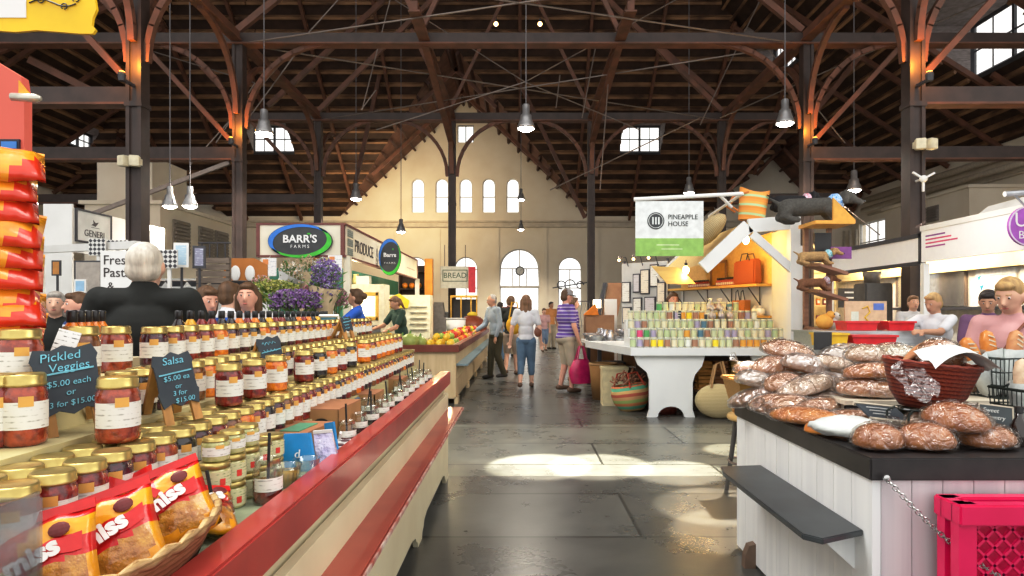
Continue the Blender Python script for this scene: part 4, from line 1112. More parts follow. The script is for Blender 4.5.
# stall back: green wall, lit white shelving, machines
green_w = M('stall_green', (.05, .22, .15), .6, col2=(.04, .17, .12), scale=4)
sb = thing('stall_partition', 'dark green partition behind the produce stall', 'partition', (-3.4, 14.5, 0))
MB().box(-.05, .0, -2.2, 3.4, 0, 2.2).build('green_board', green_w, sb)
MB().box(-1.4, 0, -2.25, -2.2, 0, 2.2).build('end_board', green_w, sb)
lit_w = M('lit_shelf_white', (.85, .80, .62), .5)
amber_s = M('amber_shelf', (.8, .48, .08), .5)
cab = thing('drinks_cabinet', 'lit white cabinet with amber framed shelves behind the woman in blue', 'cabinet', (-3.05, 12.4, 0))
MB().box(-.55, .42, 0, .5, 0, 1.9).build('cabinet_body', lit_w, cab)
q = MB(); q.box(-.45, .3, -.02, 0, 1.2, 1.26); q.box(-.45, .3, -.02, 0, 1.68, 1.74); q.box(-.45, -.4, -.02, 0, 1.2, 1.74); q.box(.26, .31, -.02, 0, 1.2, 1.74); q.build('amber_frame', amber_s, cab)
q = MB(); q.box(-.38, .24, -.015, 0, 1.28, 1.66); q.build('lit_panel', M('lit_panel', (1, .9, .6), .5, emit=1.4, ecol=(1, .88, .55)), cab)
MB().box(.0, .35, -.02, 0, .85, 1.1).build('vent_grille', M('grille_grey', (.2, .2, .2), .5), cab)
MB().cbox((.0, .1, 1.98), (.25, .2, .16)).build('white_box', white_p, cab)
jug = thing('glass_jug', 'clear jug of pale juice on the drinks cabinet', 'jug', (-3.2, 12.5, 1.901))
MB().lathe([(0, 0), (.07, 0), (.08, .08), (.05, .16), (.055, .2), (0, .2)], 12).build('jug_body', M('pale_juice', (.85, .72, .3), .1, coat=1), jug, True)
MB().tube([(.06, 0, .16), (.11, 0, .13), (.075, 0, .06)], .01, 6).build('handle', white_p, jug)
cb2 = thing('display_case', 'white and yellow upright case right of the person in dark green', 'display case', (-2.5, 14.6, 0))
MB().box(-.5, .45, 0, .5, 0, 1.75).build('case_body', lit_w, cb2)
MB().prism([(-.6, -.05, 1.45), (-.05, -.05, 1.45), (-.02, -.05, 1.62), (-.25, -.05, 1.78), (-.52, -.05, 1.68)], (0, .04, 0)).build('yellow_header', M('yellow_header', (.85, .68, .05), .5), cb2)
for i in range(5): MB().box(.0, .38, -.03, 0, .95 + i * .13, .97 + i * .13).build('shelf_edge', M('shelf_grey', (.4, .38, .3), .5), cb2)
# flyers pinned below the sign
for i, (px, py, y, w, h, nm) in enumerate(((269, 267, 9.5, .22, .27, 'left'), (335, 265, 9.5, .21, .29, 'right'), (316, 262, 9.7, .12, .24, 'middle'))):
    p = W(px, py, y)
    f = thing('hanging_flyer', 'printed paper flyer hanging below the %s of the oval sign' % nm, 'flyer', tuple(p))
    MB().box(-w / 2, w / 2, 0, .005, -h / 2, h / 2).build('sheet', MTEXT('flyer_print', (.8, .8, .8), (.25, .3, .4), 14), f)
    MB().box(-w / 2 + .02, -w / 2 + .1, -.004, 0, h / 2 - .1, h / 2 - .02).build('photo_square', M('flyer_orange', (.75, .3, .1), .5), f)
    MB().tube([(0, 0, h / 2), (0, .06, 2.2 - p.z)], .004, 4).build('string', white_p, f)
# --- flower bunches in paper
kraft = M('kraft_paper', (.66, .54, .36), .8, col2=(.58, .46, .3), scale=6, bump=.3)
wpaper = M('white_paper_wrap', (.78, .77, .74), .7, col2=(.68, .67, .66), scale=8, bump=.4)
leaf_m = M('leaf_green', (.16, .26, .06), .6, col2=(.10, .18, .05), scale=10)
def bouquet(label, px, py, Y, r, h, col, col2, n, wrap, seed, tall=1., lean=0.):
    p = W(px, py, Y); rr = random.Random(seed)
    t = thing('flower_bunch', label, 'flowers', tuple(p), rot=(0, lean, 0), group=None)
    wz = min(-h * .5, 1.002 - p.z)
    st = MB()
    for i in range(12):
        a = rr.uniform(0, 2 * PI); q = r * rr.uniform(.2, .9)
        st.tube([(0, 0, wz), (q * .5 * math.cos(a), q * .5 * math.sin(a), -h * .1), (q * math.cos(a), q * math.sin(a), h * rr.uniform(.2, .7))], .004, 4)
    st.build('stems', leaf_m, t)
    b = MB()
    for i in range(int(n * 1.7)):
        a = rr.uniform(0, 2 * PI); q = r * math.sqrt(rr.uniform(0, 1)); z = h * rr.uniform(-.1, .75) * tall * (1 - .3 * (q / r) ** 2)
        s = rr.uniform(.007, .014) * (r / .16) ** .5
        c = V((q * math.cos(a), q * math.sin(a), z))
        for k in range(3):
            d = V((rr.uniform(-1, 1), rr.uniform(-1, 1), rr.uniform(-1, 1))).normalized(); e = d.orthogonal().normalized()
            b.quad(c - d * s - e * s * .6, c + d * s - e * s * .6, c + d * s + e * s * .6, c - d * s + e * s * .6, rr.choice((0, 0, 0, 1, 1, 2)))
    b.build('blossoms', [M('bl' + str(col), col, .7), M('bl' + str(col2), col2, .7), leaf_m], t)
    l = MB()
    for i in range(n // 6):
        a = rr.uniform(0, 2 * PI); q = r * rr.uniform(.3, 1.1); c = V((q * math.cos(a), q * math.sin(a), h * rr.uniform(-.25, .5))); d = V((math.cos(a), math.sin(a), rr.uniform(.2, 1.2))).normalized() * .05; e = d.orthogonal().normalized() * .012
        l.quad(c - d, c + e, c + d, c - e)
    l.build('leaves', leaf_m, t)
    if wrap:
        m = MB(); R0 = r * .25
        prof = [(R0, wz), (r * .7, -h * .25), (r * 1.05, h * .1)]
        m.lathe(prof, 14)
        for v in m.bm.verts: v.co += V((rr.uniform(-1, 1), rr.uniform(-1, 1), rr.uniform(-1, 1))) * r * .08
        m.build('paper_wrap', wrap, t)
PUR, PUR2, LAV = (.24, .11, .34), (.40, .26, .48), (.32, .25, .52)
bouquet('wide bunch of purple statice, lowest of the flowers', 296, 306, 6.2, .24, .22, PUR, PUR2, 620, None, 1)
bouquet('tall bunch of lavender blue statice beside the woman in blue', 325, 292, 6.4, .15, .42, LAV, PUR, 420, kraft, 2, 1.1, .1)
bouquet('bunch of dusty pink dried flowers between the purple bunches', 312, 302, 6.6, .11, .26, (.55, .25, .3), (.45, .15, .22), 260, kraft, 3)
bouquet('bunch of yellow green foliage left of the purple statice', 275, 300, 6.8, .24, .30, (.50, .48, .14), (.32, .36, .08), 420, None, 4)
bouquet('bunch of pink dried flowers right of the lavender statice', 336, 304, 6.7, .12, .24, (.62, .3, .36), (.5, .2, .3), 260, None, 5)
bouquet('bunch of white blossoms in speckled white paper', 290, 277, 8.0, .17, .28, (.8, .76, .7), (.75, .5, .3), 160, wpaper, 6, 1, .5)
bouquet('kraft-wrapped bunch standing behind the statice', 306, 275, 8.2, .15, .36, (.66, .52, .36), (.6, .4, .3), 120, kraft, 7)
bouquet('white-paper bunch under the right flyer', 326, 277, 8.2, .15, .36, (.76, .74, .74), (.6, .6, .62), 120, wpaper, 8, 1, -.1)
bouquet('pale pink bunch under the left flyer', 262, 290, 8.0, .13, .26, (.72, .5, .48), (.66, .4, .4), 180, wpaper, 9)
fr = thing('flower_rack', 'dark stepped rack holding the flower bunches', 'rack', (-2.4, 6.5, 0))
MB().box(-.7, .7, -.6, .3, .95, 1.0).box(-.9, .75, .5, 1.55, .95, 1.0).build('rack_shelf', dark_fr, fr)
for x in (-.65, .6):
    for y in (-.5, 1.45): MB().box(x, x + .05, y, y + .05, 0, .95).build('leg', dark_fr, fr)
# blue enamel tray behind the jars
t = thing('blue_tray', 'blue tray with thick white rolled edge behind the jars', 'tray', tuple(W(310, 324, 4.3)))
MB().box(-.17, .17, 0, .02, -.05, .05).build('tray_base', M('tray_blue', (.12, .32, .45), .4), t)
MB().tube([(-.19, 0, -.06), (-.17, 0, .055), (.19, 0, .055), (.2, 0, -.06)], .012, 6).build('tray_rim', white_p, t)
tt = thing('tray_table', 'small table behind the jars carrying the blue tray', 'table', (-1.4, 4.32, 0)); MB().box(-.22, .25, -.1, .2, 1.19, 1.22).build('table_top', cream_p, tt)
for x in (-.2, .2): MB().box(x - .02, x + .02, .05, .09, 0, 1.19).build('leg', cream_p, tt)

# ================================================================== stalls and things behind the man in black
grey_w = M('stall_pale_grey', (.62, .63, .62), .6, scale=3)
k1 = thing('stall_booth', 'white booth with black-framed bird emblem board reading GENERI', 'booth', (-7.0, 10.0, 0))
MB().box(-.45, 0, 0, .04, 0, 3.05).build('front_panel', white_p, k1)
MB().box(-.03, 0, .04, 2.6, 2.3, 3.0).build('side_panel', white_p, k1)
MB().box(-.03, 0, .04, 2.6, 0, 1.0).build('lower_panel', grey_w, k1)
b = MB().box(.0, .02, .08, .92, 2.5, 2.97).build('emblem_board', grey_w, k1)
q = MB()
for a in ((.06, .94, 2.47, 2.5), (.06, .94, 2.97, 3.0), (.06, .09, 2.5, 2.97), (.91, .94, 2.5, 2.97)): q.box(.0, .03, *a)
q.build('board_frame', dark_fr, b)
text('GENERI', .15, ink_m, b, (.023, .5, 2.63), (PI / 2, 0, PI / 2))
bird = MB(); bird.prism([(.022, .42, 2.78), (.022, .52, 2.76), (.022, .6, 2.84), (.022, .52, 2.82), (.022, .46, 2.86), (.022, .48, 2.81)], (.004, 0, 0)); bird.box(.022, .026, .42, .62, 2.735, 2.742); bird.build('bird_emblem', ink_m, b)
MB().box(-.02, .02, 1.6, 2.4, 2.4, 2.9).build('side_window', M('booth_dark', (.16, .17, .17), .3), k1)
r_ = tag(MB().beam((-7.2, 9.5, 2.28), (-4.9, 8.2, 2.22), .08, .10).build('canopy_rail', white_p), 'white awning rail running behind the man in black', 'rail')
for i, (x, y) in enumerate(((-7.1, 9.5), (-4.95, 8.25))): tag(MB().box(x - .03, x + .03, y - .03, y + .03, 0, 2.2).build('rail_post', white_p), 'white post under the %s end of the awning rail' % ('left', 'right')[i], 'post')
mb_ = thing('menu_board', 'white menu board reading Fresh Pasta left of the grey-haired man', 'menu board', tuple(W(120, 272, 7.2)))
MB().box(-.22, .26, 0, .02, -.3, .24).build('board', white_p, mb_)
text('Fresh', .15, ink_m, mb_, (-.19, -.004, .13), align='LEFT'); text('Pasta', .15, ink_m, mb_, (-.19, -.004, -.01), align='LEFT'); text('&', .12, ink_m, mb_, (-.14, -.004, -.16), align='LEFT')
MB().box(-.02, .02, .02, .06, -1.85, .2).build('post', white_p, mb_)
MB().box(-.2, .24, .0, .3, -1.83, -1.79).build('foot', dark_fr, mb_)
check_m = M('check_white', (.8, .8, .78), .5)
def diamonds(label, px, py, Y, n, m_, s):
    t = thing('diamond_panel', label, 'panel', tuple(W(px, py, Y)))
    w, h = n * s, m_ * s
    MB().box(-w / 2, w / 2, 0, .02, -h / 2, h / 2).build('panel_board', check_m, t)
    q = MB()
    for i in range(n):
        for j in range(m_):
            x, z = -w / 2 + s * (i + .5), -h / 2 + s * (j + .5); k = s * .46
            q.prism([(x - k, -.004, z), (x, -.004, z - k), (x + k, -.004, z), (x, -.004, z + k)], (0, .004, 0))
    q.build('black_diamonds', dark_fr, t)
    MB().box(-.02, .02, .02, .05, -W(px, py, Y).z, 0).build('post', white_p, t)
diamonds('black and white diamond panel above the Fresh Pasta board', 97, 247, 8.4, 4, 4, .055)
diamonds('black and white diamond panel right of the grey-haired man', 168, 259, 7.6, 4, 4, .055)
diamonds('narrow black and white diamond panel behind the grey-haired man', 117, 244, 8.6, 5, 2, .055)
for i, (px, py, Y, w, h, nm) in enumerate(((181, 255, 7.8, .17, .30, 'white-framed blue picture right of the grey-haired man'), (199, 257, 7.9, .15, .28, 'dark-framed picture beside the white-framed one'))):
    t = thing('framed_picture', nm, 'picture', tuple(W(px, py, Y)), .2)
    MB().box(-w / 2, w / 2, 0, .02, -h / 2, h / 2).build('frame', white_p if i == 0 else dark_fr, t)
    pr_ = MB().box(-w / 2 + .025, w / 2 - .025, -.004, 0, -h / 2 + .03, h / 2 - .03).build('print', MTEXT('picture_print%d' % i, ((.45, .6, .72), (.3, .3, .4))[i], (.75, .8, .82), 12), t)
    MB().box(-.012, .012, .02, .04, -W(px, py, Y).z, 0).build('stand_rod', dark_fr, t)
wc = thing('deli_counter', 'white deli counter with dark bread baskets behind the seated shoppers', 'counter', (-4.2, 8.6, 0))
MB().box(-.9, .5, 0, .6, 0, 1.65).build('counter_body', white_p, wc)
MB().box(-.95, .55, -.05, .65, 1.65, 1.70).build('counter_top', grey_w, wc)
for i in range(5):
    x = -5.0 + i * .3
    t = thing('dark_bowl', 'dark round bowl on the white deli counter, %s from the left' % ORD[i], 'bowl', (x, 8.75, 1.701))
    MB().lathe([(0, 0), (.08, 0), (.13, .07), (.135, .075), (.125, .07), (.075, .01), (0, .01)], 14).build('bowl_body', dark_fr, t, True)
    MB().lathe([(.127, .07), (.14, .078), (.135, .085), (.12, .078)], 14).build('rim', rod_m, t, True)
# brown slat crates with a rail, orange board
sl = thing('slat_crate', 'grey-brown slatted crate with black rail at the back left', 'crate', (-3.95, 8.2, 0))
for i in range(6): MB().box(-.2, .22, 0, .03, 1.56 + i * .085, 1.63 + i * .085).build('slat', M('weathered_slat', (.25, .2, .16), .8, col2=(.18, .14, .11), scale=5, stretch=(1, 8, 8)), sl)
for x in (-.2, .17): MB().box(x, x + .05, .03, .07, 0, 2.06).build('post', M('weathered_slat', (.25, .2, .16), .8), sl)
q = MB()
for x in (-.15, -.05, .05, .15): q.tube([(x, .05, 2.06), (x, .05, 2.25)], .008, 5)
q.tube([(-.2, .05, 2.25), (.22, .05, 2.25)], .01, 5); q.build('rail', dark_fr, sl)
t = thing('orange_board', 'orange-brown board with white pig shapes behind the flowers', 'board', tuple(W(243, 272, 8.8)))
MB().prism([(-.27, 0, -.35), (.33, 0, -.35), (.33, 0, .1), (.15, 0, .19), (-.2, 0, .19), (-.27, 0, 0)], (0, .03, 0)).build('board', M('orange_board', (.5, .2, .04), .6, col2=(.42, .16, .03), scale=4), t)
for i, x in enumerate((-.1, .1)): MB().ell((x, -.01, -.02), (.07, .015, .11), 12, 8).build('white_shape', white_p, t, True)
MB().box(-.02, .02, .03, .07, -W(243, 272, 8.8).z, 0).build('post', dark_fr, t)
# menu screen, small cards on the booth's counter
for i, (px, py, Y, w, h, c, nm) in enumerate(((88, 277, 8.2, .35, .42, (.42, .38, .34), 'brown-grey framed screen left of the Fresh Pasta board'), (56, 268, 9.2, .13, .22, (.55, .25, .05), 'small orange and black poster on the white booth post'), (80, 286, 7.6, .14, .16, (.35, .55, .75), 'pale blue card at the bottom of the screen'))):
    t = thing('wall_card', nm, 'card', tuple(W(px, py, Y)))
    MB().box(-w / 2, w / 2, 0, .02, -h / 2, h / 2).build('frame', dark_fr if i < 2 else white_p, t)
    MB().box(-w / 2 + .02, w / 2 - .02, -.004, 0, -h / 2 + .02, h / 2 - .02).build('face', M('card_face%d' % i, c, .4), t)
    MB().box(-.012, .012, .02, .04, -W(px, py, Y).z, 0).build('stand_rod', dark_fr, t)
gb = struct(MB().box(-9.4, -6.2, 12.2, 12.3, 0, 2.0).build('wall_booth_back', grey_w))
# ================================================================== far stalls down the aisle
bs = thing('hanging_sign', 'pale sign reading BREAD hanging by the left middle column', 'sign', tuple(W(455, 276, 18.5)))
MB().box(-.42, .42, 0, .03, -.35, .28).build('board', M('pale_sign', (.62, .64, .6), .6), bs)
q = MB()
for a in ((-.36, .36, .16, .18), (-.36, .36, -.16, -.14), (-.36, -.34, -.14, .16), (.34, .36, -.14, .16)): q.box(a[0], a[1], -.01, 0, a[2], a[3])
q.build('border', M('sign_green', (.03, .10, .06), .5), bs)
text('BREAD', .22, M('sign_green', (.03, .10, .06), .5), bs, (0, -.006, .01))
q = MB()
for x in (-.3, .3): q.tube([(x, .01, .28), (x, .01, .9)], .01, 4)
q.build('chain', rod_m, bs)
tag(MB().box(-.1, .1, -.02, .02, -.42, .32).build('hanging_banner', M('banner_red', (.55, .04, .07), .6), loc=W(472, 278, 18.3)), 'narrow red banner hanging right of the bread sign', 'banner')
op = thing('orange_pillar', 'orange timber post of the stall left of the bread sign', 'post', (W(429, 330, 18).x, 18, 0))
MB().box(-.11, .11, -.1, .1, 0, 2.85).build('post', M('orange_post', (.72, .32, .04), .5, col2=(.6, .25, .03), scale=6), op)
MB().box(-.14, .14, -.13, .13, 0, .2).build('plinth', M('orange_post', (.72, .32, .04), .5), op)
dk = thing('dark_shelves', 'dark shelf unit with orange jars left of the orange post', 'shelving', (-2.95, 18.2, 0))
MB().box(-.5, .3, .3, .35, 0, 2.7).build('back_board', M('dark_brown_board', (.08, .05, .035), .7), dk)
for i in range(5): MB().box(-.5, .3, 0, .3, .5 + i * .5, .53 + i * .5).build('shelf', M('dark_brown_board', (.08, .05, .035), .7), dk)
for x in (-.5, .27): MB().box(x, x + .03, 0, .35, 0, 2.7).build('side', M('dark_brown_board', (.08, .05, .035), .7), dk)
for i in range(3):
    for j in range(3):
        o = inst('orange', FR['orange'][0], None, (-3.3 + j * .2, 18.35, 1.031 + i * .5), scale=1.9); tag(o, 'orange gourd on the dark shelves, %s shelf, %s from the left' % (ORD[i], ORD[j]), 'gourd', 'gourds on the dark shelves'); inst('stem', FR['orange'][1], o)
# white round tins, brown dome, machines beyond the produce
t = thing('white_tub', 'white cylindrical tub beyond the produce counter', 'tub', (W(456, 320, 16.9).x, 16.9, .801))
MB().lathe([(0, 0), (.24, 0), (.26, .36), (0, .36)], 18).build('tub_body', white_p, t, True); MB().lathe([(0, .36), (.27, .36), (.27, .4), (0, .41)], 18).build('lid', grey_w, t, True)
t = thing('domed_oven', 'reddish brown dome with yellow cloth behind the produce counter', 'dome', (W(474, 315, 17.9).x - .05, 17.95, .801))
MB().lathe([(.40, 0), (.41, .1), (.36, .28), (.22, .42), (.1, .46), (0, .465)], 20).build('dome', M('rust_dome', (.26, .06, .025), .5), t, True)
MB().lathe([(.14, .46), (.15, .5), (.08, .56), (0, .57)], 14).build('yellow_cap', M('yellow_cloth', (.75, .55, .05), .8), t, True)
t = thing('slicer', 'grey bread slicing machine behind the white tub', 'machine', (W(440, 318, 19.2).x, 19.2, 0))
MB().box(-.3, .2, -.2, .2, 0, 1.2).build('machine_base', M('machine_grey', (.35, .34, .33), .4, metal=.4), t); MB().prism([(-.25, -.2, 1.2), (.15, -.2, 1.2), (.1, -.2, 1.65), (-.15, -.2, 1.65)], (0, .35, 0)).build('hood', M('machine_grey', (.35, .34, .33), .4), t)
ps = thing('pastry_case', 'lit pastry case with brass uprights near the bread sign', 'display case', (W(462, 318, 19.2).x, 19.2, 0))
MB().box(-.35, .45, 0, .6, 0, .95).build('case_base', white_p, ps)
q = MB()
for x in (-.35, -.05, .25, .42): q.box(x, x + .04, 0, .04, .95, 1.8)
q.box(-.35, .46, 0, .5, 1.8, 1.86); q.build('brass_frame', M('brass', (.7, .45, .1), .35, metal=.7), ps)
MB().box(-.3, .4, .4, .45, 1.0, 1.75).build('dark_back', dark_fr, ps)
# stalls across the aisle's far right
wood_d = M('mid_wood', (.36, .2, .1), .6, col2=(.28, .14, .07), scale=5)
hb = thing('stall_shelf', 'brown slanting board shelf beside the far right column', 'shelf', (W(606, 290, 14).x, 14.0, 0))
MB().hexa([V(p) for p in ((-.15, 0, 1.0), (.2, 0, 1.0), (.2, .1, 1.0), (-.15, .1, 1.0), (.05, 0, 2.0), (.4, 0, 2.0), (.4, .1, 2.0), (.05, .1, 2.0))]).build('slant_board', wood_d, hb)
MB().hexa([V(p) for p in ((-.25, -.05, 1.0), (-.18, -.05, 1.0), (-.18, .1, 1.0), (-.25, .1, 1.0), (-.06, -.05, 2.0), (.02, -.05, 2.0), (.02, .1, 2.0), (-.06, .1, 2.0))]).build('dark_edge', dark_fr, hb)
for x in (-.1, .2): MB().box(x, x + .05, 0, .08, 0, 1.0).build('leg', wood_d, hb)
cl = thing('clothes_rail', 'rail of folded cloths beyond the two shoppers', 'rail', (W(588, 300, 15.5).x, 15.5, 0))
MB().tube([(-.6, 0, 0), (-.6, 0, 1.62), (.3, 0, 1.62), (.3, 0, 0)], .02, 6).build('rail_tube', dark_fr, cl)
for i in range(9):
    c = ((.75, .72, .66), (.2, .2, .22), (.5, .3, .2), (.7, .62, .5), (.3, .32, .36))[i % 5]
    o = tag(MB().grid(lambda u, v, i=i: V((-.55 + i * .095 + .02 * math.sin(9 * v), .15 * (u - .5), 1.6 - .62 * v)), 2, 6).build('hanging_cloth', M('cloth%d' % (i % 5), c, .85), loc=(W(588, 300, 15.5).x, 15.5, 0)), 'folded cloth on the far rail, %s from the left' % ORD[i], 'cloth', 'cloths on the far rail')
wl = thing('white_stall_post', 'white stall side panel right of the orange lamp', 'panel', (W(611, 300, 12.8).x, 12.8, 0))
MB().box(-.12, .12, 0, .1, 0, 1.62).build('panel', white_p, wl); MB().box(-.14, .14, -.02, .12, 0, .1).build('plinth', white_p, wl)
lp = thing('table_lamp', 'small square lit table lamp behind the two shoppers', 'lamp', (W(597, 303, 12.5).x, 12.5, 1.30))
MB().lathe([(0, 0), (.05, 0), (.02, .03), (.018, .14), (0, .14)], 10).build('lamp_base', wood_d, lp, True)
MB().box(-.07, .07, -.07, .07, .14, .30).build('lamp_shade', M('lit_shade', (1, .9, .7), .5, emit=3.5, ecol=(1, .85, .6)), lp)
lt = thing('lamp_table', 'brown cabinet under the square lamp', 'cabinet', (W(600, 320, 12.5).x, 12.5, 0))
MB().box(-.3, .25, -.2, .2, 0, 1.30).build('cabinet_body', wood_d, lt); MB().prism([(-.35, -.25, 1.3), (-.05, -.25, 1.3), (-.12, -.25, 1.52)], (0, .1, 0)).build('orange_cloth', M('orange_cloth', (.75, .25, .03), .8), lt)
# picture frames on a slanted display, with clip lights
fd = thing('frame_display', 'tall display screen covered in framed prints behind the stall', 'display', (W(640, 290, 11.4).x, 11.4, 0), -.85)
MB().box(-.5, .5, .1, .14, 1.0, 2.25).build('screen', grey_w, fd)
for x in (-.5, .46): MB().box(x, x + .04, .14, .18, 0, 2.3).build('post', dark_fr, fd)
MB().box(-.5, .5, .05, .5, .86, .9).build('ledge', white_p, fd)
MB().box(-.48, .48, .12, .48, 0, .86).build('base_cabinet', wood_d, fd)
for i, (x, z, w, h) in enumerate(((-.38, 1.72, .2, .38), (-.14, 1.88, .16, .34), (.05, 1.9, .2, .44), (.25, 2.0, .18, .4), (.4, 2.05, .2, .24), (-.36, 1.3, .2, .3), (-.12, 1.42, .2, .4), (.16, 1.48, .24, .3), (.4, 1.7, .18, .36))):
    f = thing('framed_print', 'small framed print on the display screen, %s of nine from the upper left' % nth(i), 'picture', tuple(V(fd.location) + Matrix.Rotation(-.85, 3, 'Z') @ V((x, .09, z))), -.85, 'framed prints on the display screen')
    MB().box(-w / 2, w / 2, -.02, 0, -h / 2, h / 2).build('frame', dark_fr, f); MB().box(-w / 2 + .02, w / 2 - .02, -.026, -.02, -h / 2 + .02, h / 2 - .02).build('print', MTEXT('print%d' % (i % 3), ((.78, .76, .7), (.6, .58, .6), (.8, .72, .6))[i % 3], (.4, .38, .36), 8), f)
for i in range(3):
    p = V(fd.location) + Matrix.Rotation(-.85, 3, 'Z') @ V((-.35 + i * .33, -.02, 2.3)); t = thing('clip_light', 'small clip-on spotlight above the framed prints, %s from the left' % ORD[i], 'lamp', tuple(p), -.85)
    MB().tube([(0, .13, -.12), (0, .05, .06), (-.03, -.06, .05)], .008, 5).build('arm', dark_fr, t); MB().lathe([(.02, 0), (.045, .07), (0, .05)], 10, (-.03, -.08, .0)).build('lamp_head', rod_m, t, True); MB().ell((-.03, -.1, .0), .025, 8, 6).build('bulb', M('warm_bulb', (1, .7, .35), .4, emit=9, ecol=(1, .62, .25)), t)
# iron scroll sign beyond
q = MB()
for (x, r_) in ((-.4, .14), (-.1, .18), (.25, .12)): q.tube([(x + r_ * math.cos(a), 0, r_ * math.sin(a)) for a in [k * .45 for k in range(12)]], .02, 5)
q.tube([(-.7, 0, -.1), (.7, 0, .12)], .02, 5); q.tube([(.55, 0, .1), (.55, 0, -1.9)], .02, 5)
tag(q.build('iron_scroll', dark_fr, loc=W(573, 285, 22)), 'black wrought iron scroll before the far right window', 'ironwork')
# low tables right of the aisle with glassware, bins below
lt2 = thing('long_table', 'long white table of glass and silver wares at the right of the aisle', 'table', (1.16, 10.25, 0))
MB().box(0, .9, 0, 1.9, .80, .85).build('table_top', white_p, lt2)
for y in (.1, 1.75):
    for x in (.1, .75): MB().box(x, x + .06, y, y + .06, 0, .8).build('leg', dark_fr, lt2)
silver2 = M('silver_ware', (.5, .5, .52), .25, metal=.7, col2=(.35, .35, .37), scale=20)
glassy = M('grey_glassware', (.45, .47, .48), .12, coat=1., col2=(.3, .32, .33), scale=16)
for i in range(28):
    k = i % 4; r = random.Random(100 + i); y = 10.4 + (i // 4) * .25; x = 1.26 + k * .21 + r.uniform(-.03, .03)
    key = 'ware%d' % (i % 4)
    if key not in JM:
        pf = [[(0, 0), (.05, 0), (.07, .05), (.1, .09), (.095, .095), (0, .04)], [(0, 0), (.06, 0), (.06, .1), (.03, .14), (.035, .17), (0, .17)], [(0, 0), (.09, 0), (.09, .06), (.085, .065), (0, .06)], [(0, 0), (.04, 0), (.015, .03), (.015, .08), (.07, .11), (.07, .16), (0, .1)]][i % 4]
        JM[key] = MB().lathe(pf, 14).mesh('tableware', [silver2 if i % 2 else glassy], True)
    o = inst('tableware', JM[key], None, (x, y, .851), 0, 1.25); tag(o, '%s %s on the long white table, %s row from the near end' % (('grey glass', 'silver')[i % 2], ('dish', 'jar', 'tin', 'goblet')[i % 4], nth(i // 4)), 'tableware', 'wares on the long white table')
for i in range(3):
    r = random.Random(i); c = ((.1, .09, .09), (.16, .13, .11), (.3, .16, .08))[i % 3]
    t = thing('storage_bin', 'dark bin under the long white table, %s from its near end' % ORD[i], 'bin', (1.6 + r.uniform(-.05, .05), 10.55 + i * .55, 0))
    MB().box(-.2, .2, -.22, .22, 0, .42).build('bin_body', M('bin%d' % (i % 3), c, .7), t, bevel=.02); MB().box(-.24, .24, -.24, .24, .42, .46).build('lid', M('bin%d' % ((i + 1) % 3), ((.16, .13, .11), (.3, .16, .08), (.1, .09, .09))[i % 3], .7), t)
point((-3.0, 11.4, 2.05), 25, (1, .82, .5)); point((-1.6, 14.0, 2.0), 25, (1, .85, .5)); point((-2.2, 17.0, 2.4), 30, (1, .75, .4))
area((-6, 28, 6), (-6, 33, 6.5), 260, 5, 2, (1, .8, .5))
# ================================================================== bread counter at the right
plank_w = M('white_planks', (.86, .88, .88), .45, col2=(.78, .80, .81), scale=2, stretch=(9, 9, .3))  # light from the left is put into this brighter side colour
plank_g = M('grey_white_planks', (.66, .62, .64), .5, col2=(.56, .53, .56), scale=2, stretch=(9, 9, .3))
slab_b = M('black_slab', (.022, .02, .021), .4, col2=(.035, .03, .03), scale=12, coat=.15)
BX, BY = 1.25, 2.27
bc = thing('bread_counter', 'white plank bread counter with thick black rim at the right', 'counter', (BX, BY, 0))
BL = 1.42
m = MB()
for i in range(10):
    a = i * BL / 10; m.box(0, .03, a + .0015, a + BL / 10 - .0015, .02, .775)
m.build('side_planks', plank_w, bc)
m = MB()
for i in range(19):
    a = .03 + i * .11; m.box(a + .0015, a + .1085, 0, .03, .06, .775)
m.build('front_planks', plank_g, bc)
MB().box(.02, 2.1, .02, BL - .02, .07, .76).build('carcass', dark_fr, bc)
MB().box(.02, 2.1, .03, .035, .72, .775).build('front_batten', plank_w, bc)
MB().box(-.015, 2.12, -.015, BL + .0, .765, .845).build('black_rim', slab_b, bc, bevel=.006)
for y in (.15, 1.3): MB().box(.05, .12, y, y + .08, 0, .07).build('foot', dark_fr, bc)
MB().prism([(-.06, 1.12, 0), (0, 1.12, 0), (0, 1.12, .13), (-.035, 1.12, .12), (-.055, 1.12, .07)], (0, .05, 0)).build('side_foot', M('worn_brown', (.2, .13, .09), .6), bc)
sh = MB(); sh.prism([(-.24, .02, .545), (-.19, -.03, .545), (.0, .06, .545), (.0, 1.05, .545), (-.22, 1.02, .545), (-.245, .9, .545)], (0, 0, .022)); sh.build('side_shelf', M('dark_shelf', (.055, .065, .07), .4, col2=(.04, .045, .05), scale=6, coat=.2), bc, bevel=.004)
for y in (.12, .9): MB().prism([(0, y, .545), (-.16, y, .545), (0, y, .40)], (0, .02, 0)).build('shelf_bracket', plank_w, bc)
